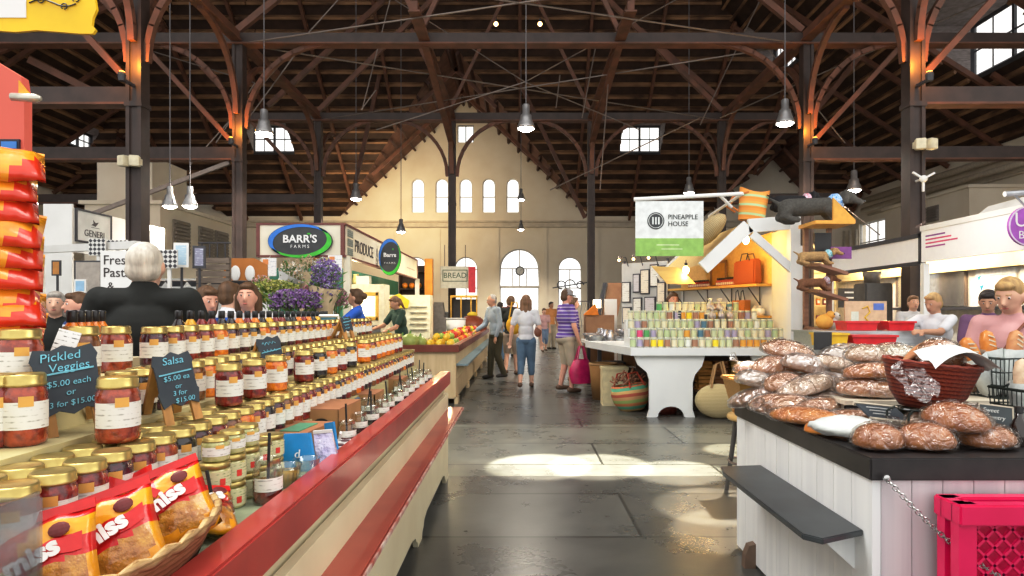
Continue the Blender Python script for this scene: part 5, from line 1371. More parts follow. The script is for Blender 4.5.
# chain
t = thing('chain', 'steel link chain hanging from the corner of the black rim', 'chain', tuple(W(886, 478, 2.235)))
p0 = V((0, 0, 0)); p1 = W(1004, 580, 2.12) - W(886, 478, 2.235); n = 30
m = MB()
for i in range(n):
    a = p0.lerp(p1, (i + .5) / n) - V((0, 0, .03 * math.sin(PI * (i + .5) / n))); d = (p1 - p0).normalized(); e = (V((0, 1, 0)) if i % 2 else d.cross(V((0, 1, 0)))).normalized(); L = (p1 - p0).length / n * .72
    m.tube([a + d * math.cos(k) * L + e * math.sin(k) * .0075 for k in [2 * PI * j / 10 for j in range(10)]], .0024, 5, closed=True)
m.build('links', M('chain_steel', (.6, .6, .6), .25, metal=.9), t)
MB().lathe([(0, 0), (.012, 0), (.012, .006), (.004, .008), (.004, .016), (0, .016)], 10, mat=Matrix.Rotation(PI / 2, 4, 'X')).build('eye_plate', M('chain_steel', (.6, .6, .6), .25), t)
# magenta crates
mag = M('magenta_plastic', (.75, .01, .12), .35, col2=(.68, .005, .10), scale=6, coat=.3)
def crate(label, loc, rz):
    t = thing('plastic_crate', label, 'crate', loc, rz); w, d, h = .31, .035, .34
    for x in (-w, w):
        for y in (-d, d): MB().box(x - .03, x + .03, y - .02, y + .02, 0, h).build('corner_post', mag, t)
    m = MB(); m.box(-w - .035, w + .035, -d - .035, -d + .015, h - .07, h); m.box(-w - .035, w + .035, d - .015, d + .035, h - .07, h); m.box(-w - .035, -w + .015, -d, d, h - .07, h); m.box(w - .015, w + .035, -d, d, h - .07, h)
    m.box(-w - .02, w + .02, -d - .02, -d + .01, 0, .03); m.box(-w - .02, w + .02, d - .01, d + .02, 0, .03); m.build('rim', mag, t, bevel=.006)
    m = MB()
    def clipbar(x0, s, z0=.03, z1=h - .07):
        pts = []
        xa, xb = x0, x0 + s * (z1 - z0)
        za, zb = z0, z1
        lo, hi = -w + .02, w - .02
        def cl(x, z, xo, zo): 
            if x < lo: return lo, z + (zo - z) * (lo - x) / (xo - x)
            if x > hi: return hi, z + (zo - z) * (hi - x) / (xo - x)
            return x, z
        if (xa < lo and xb < lo) or (xa > hi and xb > hi): return
        a = cl(xa, za, xb, zb); b = cl(xb, zb, xa, za)
        m.beam((a[0], -d, a[1]), (b[0], -d, b[1]), .009, .011, up=(0, 1, 0))
    for i in range(-6, 11):
        clipbar(-w + i * .06, 1); clipbar(-w + i * .06 + .2, -1)
    for y in (d,): m.box(-w, w, y - .006, y + .006, .03, h - .07)
    for x in (-w, w): m.box(x - .006, x + .006, -d, d, .03, h - .07)
    m.build('lattice_side', mag, t)
    MB().box(-.12, .12, -d - .04, -d - .02, h - .11, h - .06).build('handle_grip', mag, t)
    MB().box(-w, w, -d, d, 0, .012).build('base', mag, t)
crate('magenta lattice crate, upper of the stack beside the bread counter', (1.79, 2.17, .385), .0)
crate('magenta lattice crate, lower of the stack beside the bread counter', (1.79, 2.17, .045), .0)
crate_b = thing('pallet', 'low grey plank under the magenta crates', 'pallet', (1.79, 2.17, -.027))
MB().box(-.3, .3, -.06, .06, .045, .073).build('deck', plank_g, crate_b)
for x in (-.25, 0, .25): MB().box(x - .03, x + .03, -.06, .06, .027, .045).build('runner', plank_g, crate_b)
# ---- loaves
def crust(n, c, c2, r=.45, coat=.0): return M(n, c, r, col2=c2, scale=14, bump=.35, bscale=28, coat=coat, lo=.3, hi=.7)
cr_gl = crust('glazed_crust', (.52, .21, .06), (.30, .10, .03), .25, .6)
cr_br = crust('brown_crust', (.62, .34, .16), (.46, .20, .09), .5)
cr_fl = crust('floured_crust', (.74, .60, .46), (.58, .38, .24), .7)
cr_or = crust('orange_crust', (.72, .30, .05), (.50, .17, .04), .4, .3)
cr_wh = crust('pale_crust', (.74, .67, .54), (.62, .52, .38), .7)
bag_m = MCLEAR('crinkled_plastic', (.97, .96, .96), .20, .22, 1.2, 18)
bag_c = MCLEAR('clear_cling', (.98, .97, .96), .07, .12, 1.2, 26)
bag_h = MCLEAR('frosted_plastic', (.96, .96, .97), .40, .34, 1.2, 14)
wpap = M('greaseproof_paper', (.72, .76, .74), .6, col2=(.6, .64, .63), scale=9, bump=.5)
def loaf(label, p, rad, rot, mat, wrap=True, seed=0, tail=None, slashes=0, name='bread_loaf', wm=None, group=None):
    r = random.Random(seed + 900); t = thing(name, label, 'bread', tuple(p), rot=rot, group=group)
    m = MB(); m.ell((0, 0, 0), rad, 20, 12)
    ph = [r.uniform(0, 6) for _ in range(3)]
    for v in m.bm.verts:
        n = V((v.co.x / rad[0], v.co.y / rad[1], v.co.z / rad[2]))
        k = 1 + .05 * math.sin(3 * n.x + ph[0]) * math.sin(2.5 * n.y + ph[1]) + .03 * math.sin(6 * n.z + ph[2])
        if n.z < -.3: v.co.z = -rad[2] * (.3 + (abs(n.z) - .3) * .35)
        v.co.x *= k; v.co.y *= k
    m.build('crust', mat, t, True)
    for i in range(slashes):
        x = rad[0] * (-.5 + (i + .5) / slashes)
        MB().ell((x, 0, rad[2] * .92 * math.sqrt(max(.1, 1 - (x / rad[0]) ** 2))), (.008, rad[1] * .5, .006), 8, 5).build('slash', cr_wh, t, True)
    if wrap:
        w = MB(); w.ell((0, 0, .0), (rad[0] * 1.1, rad[1] * 1.12, rad[2] * 1.12), 22, 12)
        for v in w.bm.verts:
            n = v.co.normalized(); k = 1 + r.uniform(-.05, .05)
            v.co *= k
            if v.co.z < -rad[2] * .42: v.co.z = -rad[2] * .42
        if tail:
            d = V(tail).normalized(); e = d.orthogonal().normalized(); f = d.cross(e)
            base = V((d.x * rad[0] * 1.05, d.y * rad[1] * 1.05, d.z * rad[2]))
            rows = [(.035, 0), (.012, .03), (.03, .06), (.05, .09)]
            R = []
            for rr, z in rows: R.append([w.bm.verts.new(base + d * z + (e * math.cos(a) + f * math.sin(a) * .5) * rr * r.uniform(.8, 1.2)) for a in [2 * PI * j / 9 for j in range(9)]])
            for A, B in zip(R, R[1:]):
                for j in range(9): w._face([A[j], A[(j + 1) % 9], B[(j + 1) % 9], B[j]])
        w.build('plastic_bag', wm or bag_m, t, True)
    return t
Z0 = .846
def on(px, Y, z): return V(((px - CX) * Y / F, Y, z))
loaf('glazed round loaf in plastic at the front corner of the counter', on(878, 2.40, Z0 + .036), (.095, .08, .062), (0, 0, .2), cr_gl, True, 1, (1, .6, .3), wm=bag_c)
loaf('glazed round loaf in plastic, in the middle of the front edge', on(925, 2.39, Z0 + .036), (.105, .075, .066), (0, 0, -.1), cr_gl, True, 2, (-1, .5, .3), wm=bag_c)
loaf('big glazed loaf lying on top of the front loaves', on(956, 2.43, Z0 + .105), (.115, .085, .066), (.15, .1, -.25), cr_gl, True, 3, wm=bag_c)
loaf('brown glazed loaf under the right end of the big top loaf', on(988, 2.42, Z0 + .033), (.11, .08, .055), (0, 0, .3), cr_gl, True, 4, wm=bag_c)
loaf('pale floury loaf behind the glazed front loaves', on(930, 2.62, Z0 + .045), (.10, .08, .07), (0, 0, .1), cr_fl, True, 5)
loaf('white-crusted loaf beside the country loaf sign', on(972, 2.60, Z0 + .04), (.10, .07, .06), (0, 0, -.2), cr_wh, True, 6, None)
wl_ = loaf('loaf in white greaseproof wrap lying along the left edge', on(850, 2.60, Z0 + .04), (.15, .10, .05), (0, 0, -.5), wpap, False, 7)
for v in wl_.children[0].data.vertices: v.co += V((RND.uniform(-1, 1), RND.uniform(-1, 1), RND.uniform(-1, 1))) * .006
loaf('flat orange-crusted loaf at the left edge of the counter', on(806, 2.92, Z0 + .03), (.17, .075, .05), (0, 0, -.75), cr_or, True, 8, wm=bag_c)
loaf('flat brown loaf between the orange loaf and the slate sign', on(856, 2.86, Z0 + .03), (.15, .07, .046), (0, 0, -.45), cr_br, True, 9, None)
loaf('orange-ended loaf poking from the white wrap', on(822, 2.68, Z0 + .022), (.07, .05, .035), (0, 0, -.5), cr_or, False, 10)
pile = [(762, 3.42, .05, cr_br, 'lowest left, at the far corner'), (782, 3.18, .045, cr_br, 'lowest, above the orange loaf'), (800, 3.4, .05, cr_fl, 'lowest middle'), (822, 3.22, .045, cr_br, 'lowest, beside the flat brown loaf'), (842, 3.42, .05, cr_fl, 'lowest right'), (818, 3.05, .04, cr_br, 'in front, over the counter edge'),
        (760, 3.5, .13, cr_fl, 'second layer, far left'), (785, 3.34, .135, cr_br, 'second layer, left middle'), (806, 3.24, .125, cr_fl, 'second layer, front'), (830, 3.36, .13, cr_br, 'second layer, right'), (850, 3.26, .115, cr_fl, 'second layer, right end'),
        (778, 3.52, .215, cr_br, 'third layer, left'), (806, 3.44, .22, cr_br, 'third layer, middle'), (834, 3.48, .21, cr_fl, 'third layer, right'), (788, 3.56, .29, cr_br, 'topmost of the pile'), (845, 3.56, .27, cr_fl, 'top right of the pile')]
for i, (px, Y, dz, mt, nm) in enumerate(pile):
    loaf('bagged loaf in the big pile, %s' % nm, on(px, Y, Z0 + dz), (RND.uniform(.14, .17), RND.uniform(.075, .095), .062), (RND.uniform(-.2, .2), RND.uniform(-.25, .25), RND.uniform(-.8, .8)), mt, True, 20 + i, (RND.uniform(-1, 1), -1, .4) if i % 2 else None, wm=bag_h if i % 3 == 0 else bag_m, group='bagged loaves in the big pile')
rs = thing('riser_shelf', 'pale wooden riser shelf on the bread counter behind the red basket', 'shelf', (1.50, 2.95, Z0))
MB().box(0, .82, 0, .55, .085, .105).build('shelf_board', M('pale_board', (.64, .58, .47), .6, scale=5, stretch=(1, 8, 8)), rs)
for x in (.02, .42, .76): MB().box(x, x + .04, .02, .5, 0, .085).build('support', M('pale_board', (.64, .58, .47), .6), rs)
ZR_ = Z0 + .106
for i, (px, Y, dz, rad, mt, nm) in enumerate(((868, 3.06, .035, (.14, .08, .055), cr_br, 'lower brown loaf on the riser beside the pile'), (872, 3.08, .115, (.13, .08, .05), cr_or, 'orange-based loaf stacked on the riser'), (866, 3.16, .19, (.11, .08, .055), cr_fl, 'floury loaf on top of the riser stack'),
        (893, 3.34, .165, (.15, .1, .075), cr_wh, 'large pale domed loaf in plastic at the back of the riser'), (908, 3.18, .04, (.12, .09, .06), cr_fl, 'floury loaf behind the red basket'), (900, 3.34, .05, (.13, .09, .065), cr_wh, 'pale loaf under the large domed loaf'), (948, 3.2, .035, (.13, .07, .05), cr_or, 'golden loaf on the riser right of the stand'), (968, 3.3, .04, (.1, .08, .055), cr_br, 'brown loaf on the riser near the wire basket'))):
    loaf(nm, on(px, Y, ZR_ + dz), rad, (RND.uniform(-.08, .08), RND.uniform(-.08, .08), RND.uniform(-.4, .4)), mt, True, 50 + i, (1, -1, .2) if i % 2 else None)
# red wicker basket on its black wire stand
rw = MBAND('red_wicker', [(.34, .055, .03), (.16, .02, .015), (.42, .08, .04)], 40, 'Z', .45, 1.5, .9, .3)
t = thing('bread_basket', 'oval red-brown wicker basket raised on a black wire stand', 'basket', tuple(on(926, 2.62, Z0 + .125)), rot=(.05, .10, .0))
t.scale = (1.42, .95, 2.0)
m = MB().lathe([(0, 0), (.075, 0), (.105, .028), (.132, .085), (.135, .09), (.128, .09), (.1, .036), (.07, .008), (0, .008)], 40)
m.build('basket_bowl', rw, t, True)
rp = [V((.132 * math.cos(a), .132 * math.sin(a), .09 + .0012 * math.sin(a * 20))) for a in [2 * PI * i / 80 for i in range(80)]]
MB().tube(rp, .006, 6, closed=True).build('rim', rw, t, True)
st = thing('basket_stand', 'black bent-wire stand holding the red basket', 'stand', tuple(on(930, 2.62, Z0)))
blk = M('black_wire', (.02, .03, .025), .35, coat=.3)
for x in (-.13, -.0, .15):
    for y in (-.07, .08): MB().tube([(x, y, 0), (x, y, .10), (x * .8, y * .8, .118)], .005, 6).build('leg', blk, st)
MB().tube([(.12 * math.cos(a), .07 * math.sin(a), .118) for a in [2 * PI * i / 24 for i in range(24)]], .005, 6, closed=True).build('ring', blk, st)
loaf('round tan loaf sitting in the red basket', on(940, 2.64, Z0 + .33), (.085, .075, .07), (.1, .1, 0), cr_br, True, 60)
loaf('brown stick loaf leaning in the red basket', on(918, 2.70, Z0 + .35), (.09, .022, .02), (0, -.55, .2), cr_br, False, 61)
t = thing('paper_liner', 'white paper liner hanging over the right rim of the red basket', 'paper', tuple(on(951, 2.52, Z0 + .315)))
MB().grid(lambda u, v: V((-.10 + u * .28, -.06 + v * .16 + .012 * math.sin(7 * u), .03 + .035 * math.sin(3 * u) - .14 * max(0, u - .45) ** 1.3 - .05 * (1 - v) ** 2 * (1 - u) + .01 * math.sin(9 * v + 5 * u))), 14, 8).build('paper_sheet', wpap, t, True)
t = thing('plastic_sheet', 'crumpled clear plastic spilling over the front of the red basket', 'plastic wrap', tuple(on(918, 2.47, Z0 + .25)))
MB().grid(lambda u, v: V((-.06 + u * .13 + .02 * math.sin(6 * v), -.02 + v * .08 + .012 * math.sin(8 * u + 4 * v), -.07 + .13 * v + .015 * math.sin(9 * u))), 10, 10).jitter(.004, 3).build('crumpled_sheet', bag_m, t, True)
# slate signs on the counter
t = thing('slate_sign', 'grey slate sign reading Sweet Country Loaf at the right of the loaves', 'sign', tuple(on(996, 2.52, Z0)), rot=(-.25, .12, -.12))
MB().box(-.006, .006, 0, .006, .0, .05).build('stake', wood_m, t)
b = MB().box(-.062, .062, -.004, .004, .045, .145).build('slate', M('grey_slate', (.10, .12, .13), .8), t)
for s, z in (('Sweet', .124), ('Country', .097), ('Loaf', .07)): text(s, .024, chalk_w, b, (-.05, -.006, z), align='LEFT', shear=.25, name='chalk_lettering', ext=.0006)
q = MB()
for a in ((-.066, .066, .143, .149), (-.066, .066, .041, .047), (-.066, -.06, .045, .145), (.06, .066, .045, .145)): q.box(a[0], a[1], -.006, .006, a[2], a[3])
q.build('frame', M('pale_board', (.64, .58, .47), .6), t)
t = thing('slate_sign', 'wood-edged slate sign lying tilted between the flat loaves and the stand', 'sign', tuple(on(886, 2.72, Z0 + .07)), rot=(-1.15, .12, .15))
MB().box(-.09, .1, -.004, .004, -.03, .08).build('slate', slate_m, t)
q = MB(); q.box(-.1, .11, -.008, .008, -.045, -.03); q.box(-.1, .11, -.008, .008, .08, .092); q.build('frame', M('pale_board', (.64, .58, .47), .6), t)
for i in range(3): MB().beam((-.06, -.006, .055 - i * .025), (.06 - .02 * i, -.006, .055 - i * .025), .003, .004).build('chalk_line', chalk_w, t)
MB().box(-.01, .01, .004, .03, -.03, -.02).build('prop', wood_m, t)
t = thing('black_tray', 'black plastic tray standing on edge behind the flat loaves', 'tray', tuple(on(862, 2.96, Z0)))
MB().box(-.08, .1, 0, .012, .0, .085).build('tray_face', black_m, t, bevel=.008); MB().box(-.07, .09, .012, .07, 0, .03).build('tray_foot', black_m, t)
t = thing('slate_marker', 'small black sign standing behind the bread pile', 'sign', tuple(on(823, 3.62, Z0 + .0)))
MB().box(-.05, .05, 0, .006, .3, .40).build('sign_face', black_m, t); MB().box(-.006, .006, .006, .014, 0, .36).build('stake', wood_m, t)
t = thing('sauce_bottle', 'dark glass bottle at the right edge of the counter', 'bottle', tuple(on(1019, 2.46, Z0)))
MB().lathe([(0, 0), (.028, 0), (.03, .005), (.03, .08), (.012, .11), (.012, .135), (0, .135)], 12).build('bottle_body', M('dark_glass', (.02, .01, .008), .08, coat=1), t, True); MB().lathe([(.0125, .125), (.0145, .128), (.0145, .15), (0, .152)], 12).build('cap', black_m, t)
# wire baskets with baguettes in paper
def wire_basket(label, loc, w, d, h, rz=0.):
    t = thing('wire_basket', label, 'basket', loc, rz); m = MB()
    for z in (0, h * .33, h * .66, h): 
        k = .86 + .14 * z / h
        m.tube([(-w * k, -d * k, z), (w * k, -d * k, z), (w * k, d * k, z), (-w * k, d * k, z)], .004 if z < h else .006, 5, closed=True)
    for i in range(9):
        u = -1 + i * .25
        for s in (-1, 1): m.tube([(u * w * .86, s * d * .86, 0), (u * w, s * d, h)], .0028, 4)
        for s in (-1, 1): m.tube([(s * w * .86, u * d * .86, 0), (s * w, u * d, h)], .0028, 4)
        m.tube([(u * w * .86, -d * .86, 0), (u * w * .86, d * .86, 0)], .0028, 4)
    m.build('wire_cage', blk, t)
    MB().tube([(-w, 0, h), (-w * .9, 0, h + .02), (-w, .03, h)], .004, 5).build('handle', blk, t)
wire_basket('black wire basket holding paper-wrapped baguettes', tuple(on(1000, 3.08, ZR_)), .09, .10, .19, .1)
wire_basket('black wire basket cut off by the right edge of the photo', tuple(on(1026, 2.62, Z0)), .085, .09, .2, .1)
def baguette(label, p, rot, mt=cr_or):
    t = thing('baguette', label, 'bread', tuple(p), rot=rot)
    m = MB(); m.lathe([(0, 0), (.028, .01), (.034, .06), (.034, .26), (.025, .30), (0, .315)], 14); m.build('crust', mt, t, True)
    w = MB(); w.lathe([(.02, -.0), (.045, .02), (.05, .15), (.056, .22)], 12); w.jitter(.005, 4); w.build('paper_sleeve', wpap, t, True)
    for i in range(3): MB().cbox((0, -.032, .24 + i * .022), (.03, .006, .006), rot=(0, .5, 0)).build('slash', cr_wh, t)
bp_ = on(1000, 3.08, ZR_ + .01)
baguette('paper-sleeved baguette leaning left in the wire basket', bp_ + V((-.035, .0, 0)), (.05, -.5, 0)); baguette('paper-sleeved baguette upright in the wire basket', bp_ + V((.0, .03, 0)), (0, -.15, 0), cr_or); baguette('paper-sleeved baguette at the right of the wire basket', bp_ + V((.04, -.01, 0)), (0, .1, 0), cr_br)
bp_ = on(1026, 2.62, Z0 + .01)
baguette('paper-sleeved loaf in the basket at the right photo edge', bp_ + V((0, 0, 0)), (0, -.05, 0), cr_fl)
# stool with the wicker tray behind the counter
sl = thing('bar_stool', 'dark wooden stool with pale seat behind the bread counter', 'stool', (1.72, 4.75, 0))
MB().lathe([(0, .56), (.17, .56), (.18, .575), (.17, .60), (0, .60)], 20).build('seat', M('pale_seat', (.62, .42, .16), .5, scale=5), sl, True)
for a in (PI / 4, 3 * PI / 4, 5 * PI / 4, 7 * PI / 4): MB().tube([(.12 * math.cos(a), .12 * math.sin(a), .56), (.2 * math.cos(a), .2 * math.sin(a), 0)], [.02, .016], 8).build('leg', M('grey_wood_leg', (.12, .11, .10), .6), sl)
MB().tube([(.165 * math.cos(a), .165 * math.sin(a), .25) for a in [2 * PI * i / 20 for i in range(20)]], .009, 6, closed=True).build('foot_ring', rod_m, sl)
ow = MBAND('orange_wicker', [(.68, .36, .08), (.5, .24, .05), (.72, .42, .12)], 30, 'Z', .6, 2, .8)
t = thing('wicker_hamper', 'golden wicker hamper standing on the stool', 'basket', (1.78, 4.75, .601))
m = MB(); m.hexa([V(p) for p in ((-.16, -.13, 0), (.16, -.13, 0), (.16, .13, 0), (-.16, .13, 0), (-.22, -.19, .26), (.22, -.19, .24), (.22, .19, .24), (-.22, .19, .26))]); m.build('hamper_body', ow, t)
MB().tube([(-.22, -.19, .26), (.22, -.19, .25), (.22, .19, .25), (-.22, .19, .26)], .016, 6, closed=True).build('rim', ow, t)
loaf('bagged loaf in the golden hamper', (1.70, 4.72, .93), (.13, .09, .06), (0, .1, .4), cr_br, True, 70, (-1, 0, .8))

# ================================================================== Pineapple House stall
sw = M('stall_white', (.74, .76, .75), .5, col2=(.68, .70, .70), scale=2)
pk = thing('stall_counter', 'white stall counter with corbelled base carrying the stacked tins', 'counter', (1.5, 8.2, 0))
MB().prism([(-.08, 0, .80), (2.1, 0, .80), (2.1, .95, .80), (.45, 2.0, .80), (-.46, 2.0, .80)], (0, 0, .10)).build('counter_top', sw, pk)
def base_panel(x0, x1):
    c = (x0 + x1) / 2; P = [(x0, 0)]
    P += [(x0 + .12, 0)] + [(c - .17 * math.cos(a), .13 * math.sin(a)) for a in [PI * i / 10 for i in range(11)]] + [(x1 - .12, 0), (x1, 0)]
    P = [(x0, 0), (c - .19, 0)] + [(c - .17 * math.cos(PI * i / 10), .01 + .13 * math.sin(PI * i / 10)) for i in range(11)] + [(c + .19, 0), (x1, 0)]
    P += [(x1 - .03, .1), (x1 - .03, .45), (x1 + .0, .55), (x1 + .09, .66), (x1 + .13, .80), (x0 - .17, .80), (x0 - .12, .68), (x0, .58), (x0 + .03, .48), (x0 + .03, .1)]
    return P
MB().prism([(x, .06, z) for x, z in base_panel(.14, .76)], (0, .05, 0)).build('base_panel', sw, pk)
MB().prism([(x, .06, z) for x, z in base_panel(1.65, 2.05)], (0, .05, 0)).build('base_panel', sw, pk)
MB().box(.15, 2.0, .9, .95, 0, .8).build('rear_board', M('dark_brown_board', (.08, .05, .035), .7), pk)
MB().box(.9, 1.6, .3, .88, .28, .31).build('under_shelf', wood_d, pk)
# stacked tins
tin_c = [('pale green', (.58, .63, .42)), ('cream', (.72, .68, .50)), ('light green', (.50, .60, .36)), ('yellow', (.85, .68, .04)), ('slate blue', (.10, .22, .30)), ('brown', (.40, .22, .14)), ('lilac', (.42, .38, .52)), ('green', (.12, .40, .14)), ('pink', (.75, .10, .25)), ('amber', (.72, .38, .06)), ('white', (.74, .76, .70))]
tw = [0, 1, 2, 0, 1, 10, 0, 2, 1, 0, 3, 0, 1, 2, 6, 0, 1, 10, 5, 2]
TN = {}
def tin(ci, x, y, z, label, group):
    if 'b' not in TN:
        TN['b'] = MB().lathe([(0, 0), (.038, 0), (.0385, .006), (.037, .01), (.037, .108), (0, .108)], 14).mesh('tin_body', [M('tin_glass', (.5, .52, .45), .2, coat=.6)], True)
        TN['l'] = MB().lathe([(.037, .104), (.0395, .106), (.0395, .122), (.036, .126), (0, .126)], 14).mesh('lid', [M('tin_lid', (.66, .70, .58), .4, metal=.2)], True)
    if ci not in TN: TN[ci] = MB().lathe([(.0385, .012), (.0385, .098)], 14).mesh('label', [MTEXT('tin_paper_%d' % ci, tin_c[ci][1], tuple(c * .55 for c in tin_c[ci][1]), 20, thr=.7)], True)
    o = inst('food_tin', TN['b'], None, (x, y, z), RND.uniform(-.4, .4)); tag(o, label, 'tin', group)
    inst('lid', TN['l'], o); inst('paper_label', TN[ci], o)
rows_ = [(1.47, 3.38, 22, 0), (1.33, 3.42, 24, 1), (1.45, 3.36, 22, 2), (1.55, 3.30, 20, 3), (1.95, 3.05, 13, 4)]
pk_s = thing('tin_riser', 'white stepped riser under the upper rows of tins', 'riser', (1.45, 8.3, .90))
for k in range(1, 5): MB().box(.0 if k < 4 else .45, (2.0, 2.0, 1.95, 1.85, 1.65)[k], .16 * k - .02, .16 * k + .14, 0, .118 * k).build('step', sw, pk_s)
for (x0, x1, n, k) in rows_:
    for i in range(n):
        x = 1.5 + (i + .0) * (1.92 / max(n - 1, 1)) if k < 4 else 1.95 + i * .088
        x = (1.47, 1.5, 1.5, 1.52, 1.95)[k] + i * .0895
        r = RND.random(); ci = tw[RND.randrange(20)]
        if r < .16: ci = RND.choice([3, 4, 5, 6, 7, 9])
        if k == 0 and i in (3, 4): ci = 3
        if k == 1 and i == 1: ci = 8
        if k == 0 and i > 15 and i < 20: ci = 9
        tin(ci, x, 8.3 + .16 * k + .05 - .02, .901 + .118 * k, '%s labelled tin, %s from the left in the %s row of the stack' % (tin_c[ci][0], nth(i), ('bottom', 'second', 'middle', 'fourth', 'top')[k]), 'tins in the %s row' % ('bottom', 'second', 'middle', 'fourth', 'top')[k])
for i, (px, py, w) in enumerate(((678, 316, .12), (706, 317, .13))):
    t = thing('slate_sign', 'small black chalk sign among the tins, %s one' % ('left' if i == 0 else 'right'), 'sign', tuple(W(px, py, 8.78)))
    MB().box(-w / 2, w / 2, 0, .008, -.07 if i == 0 else -.03, .07 if i == 0 else .04).build('slate', slate_m, t)
    for j in range(3 if i == 0 else 1): MB().box(-w / 2 + .02, w / 2 - .02 - .01 * j, -.003, 0, .035 - j * .035, .045 - j * .035).build('chalk_line', chalk_w, t)
    MB().box(-.005, .005, .008, .014, -.16, 0).build('stake', wood_m, t)
for i in range(5):
    t = thing('gift_pack', 'cellophane gift pack tied on the tin stack, %s from the left' % ORD[i], 'gift pack', (2.62 + (i % 3) * .12, 8.72 + .1 * (i // 3), 1.25 + .118 * (i // 3)))
    MB().lathe([(0, 0), (.05, 0), (.055, .09), (.012, .12), (.045, .18)], 10).jitter(.004, i).build('cellophane', bag_h, t, True); MB().lathe([(0, .003), (.042, .003), (.042, .085), (0, .085)], 10).build('contents', M('pack%d' % (i % 2), ((.5, .3, .25), (.45, .35, .5))[i % 2], .6), t, True)
# stall frame: post, rafters, brace, boards
warm_w = M('warm_lit_board', (.78, .56, .22), .6, col2=(.7, .48, .18), scale=3, stretch=(1, 8, 8))  # orange of the bulb light is put into these boards' colour
pf = thing('timber_stall', 'white timber stall frame with sloping canopy over the tins', 'stall', (0, 8.0, 0))
RP = [W(703, 268, 8), W(748, 226, 8), W(800, 222, 8)]
def lc(p): return V((p.x, p.y - 8.0, p.z))
for a, b in zip(RP, RP[1:]):
    MB().beam(lc(a), lc(b), .06, .17).build('rafter', sw, pf)
    MB().beam(lc(a) + V((0, 2.6, 0)), lc(b) + V((0, 2.6, 0)), .06, .13).build('rafter', sw, pf)
    q = MB(); q.quad(lc(a) + V((0, 0, .05)), lc(b) + V((0, 0, .05)), lc(b) + V((0, 2.7, .05)), lc(a) + V((0, 2.7, .05))); q.build('canopy_board', warm_w, pf)
MB().box(3.36, 3.48, -.06, .06, 0, 2.5).build('post', sw, pf); MB().box(3.50, 3.58, .1, .2, 0, 2.2).build('post', sw, pf); MB().box(3.36, 3.48, 2.4, 2.5, 0, 2.5).build('post', sw, pf)
MB().beam(lc(W(752, 234, 7.98)), lc(W(793, 270, 7.98)), .05, .1).build('brace', sw, pf)
B0, B1 = V((2.78, 3.05, 0)), V((3.52, .95, 0))
MB().prism([(3.52, .95, .91), (3.44, .06, .91), (3.44, .06, 2.46), (3.52, .95, 2.46)], (.03, 0, 0)).build('side_board', sw, pf)
MB().prism([B0 + V((0, 0, .9)), B1 + V((0, 0, .9)), B1 + V((0, 0, 1.73)), B0 + V((0, 0, 1.73))], (.03, .02, 0)).build('back_board', sw, pf)
MB().prism([B0 + V((0, 0, 1.73)), B1 + V((0, 0, 1.73)), B1 + V((0, 0, 2.48)), B0 + V((0, 0, 2.2))], (.03, .02, 0)).build('warm_lit_back_board', warm_w, pf)
MB().prism([B0 + V((0, 0, 0)), B1, B1 + V((0, 0, .79)), B0 + V((0, 0, .79))], (.03, .02, 0)).build('lower_board', M('dark_brown_board', (.08, .05, .035), .7), pf)
dirw = (B1 - B0).normalized(); nw = V((-dirw.y, dirw.x, 0)) * -1
nw = V((dirw.y, -dirw.x, 0))
if nw.x > 0: nw = -nw
shelf_m = M('honey_shelf', (.72, .44, .10), .5, scale=4)
MB().prism([B0 + V((0, 0, 1.72)), B1 + V((0, 0, 1.72)), B1 + nw * .26 + V((0, 0, 1.72)), B0 + nw * .26 + V((0, 0, 1.72))], (0, 0, .035)).build('upper_shelf', shelf_m, pf)
C0 = B0.lerp(B1, .72)
MB().prism([C0 + V((0, 0, 1.28)), B1 + V((0, 0, 1.28)), B1 + nw * .3 + V((0, 0, 1.28)), C0 + nw * .3 + V((0, 0, 1.28))], (0, 0, .03)).build('short_shelf', shelf_m, pf)
MB().prism([B0 + V((0, 0, 1.30)), C0 + V((0, 0, 1.30)), C0 + nw * .18 + V((0, 0, 1.30)), B0 + nw * .18 + V((0, 0, 1.30))], (0, 0, .025)).build('bottle_shelf', dark_fr, pf)
for k in (.05, .35, .62, .9):
    p = B0.lerp(B1, k); MB().beam(p + V((0, 0, 1.45)), p + nw * .22 + V((0, 0, 1.71)), .012, .012).beam(p + nw * .02 + V((0, 0, 1.45)), p + nw * .02 + V((0, 0, 1.72)), .012, .012).build('bracket', dark_fr, pf)
MB().prism([(2.05, .9, 1.75), (2.45, .9, 1.75), (2.2, .9, 1.98), (1.83, .9, 2.0)], (0, .03, 0)).build('slanted_side_board', warm_w, pf)
def onshelf(k, off, z): p = B0.lerp(B1, k) + nw * off; return (p.x, p.y + 8.0, z)
SJ = {}
def shelf_jar(k, off, z, label, group, cap=(.5, .05, .04), h=.12, body=(.75, .72, .68)):
    key = str(cap) + str(body) + str(h)
    if key not in SJ: SJ[key] = (MB().lathe([(0, 0), (.03, 0), (.032, .005), (.032, h * .62), (.014, h * .85), (.014, h), (0, h)], 12).mesh('jar', [M('bd' + str(body), body, .25, coat=.6)], True), MB().lathe([(.016, h * .9), (.018, h * .92), (.018, h * 1.15), (0, h * 1.16)], 10).mesh('cap', [M('cp' + str(cap), cap, .4)], True), MB().lathe([(.0327, h * .15), (.0327, h * .5)], 10).mesh('label', [paper_m], True))
    a, b, c = SJ[key]; o = inst('shelf_bottle', a, None, onshelf(k, off, z), .5); tag(o, label, 'bottle', group); inst('cap', b, o); inst('paper_label', c, o)
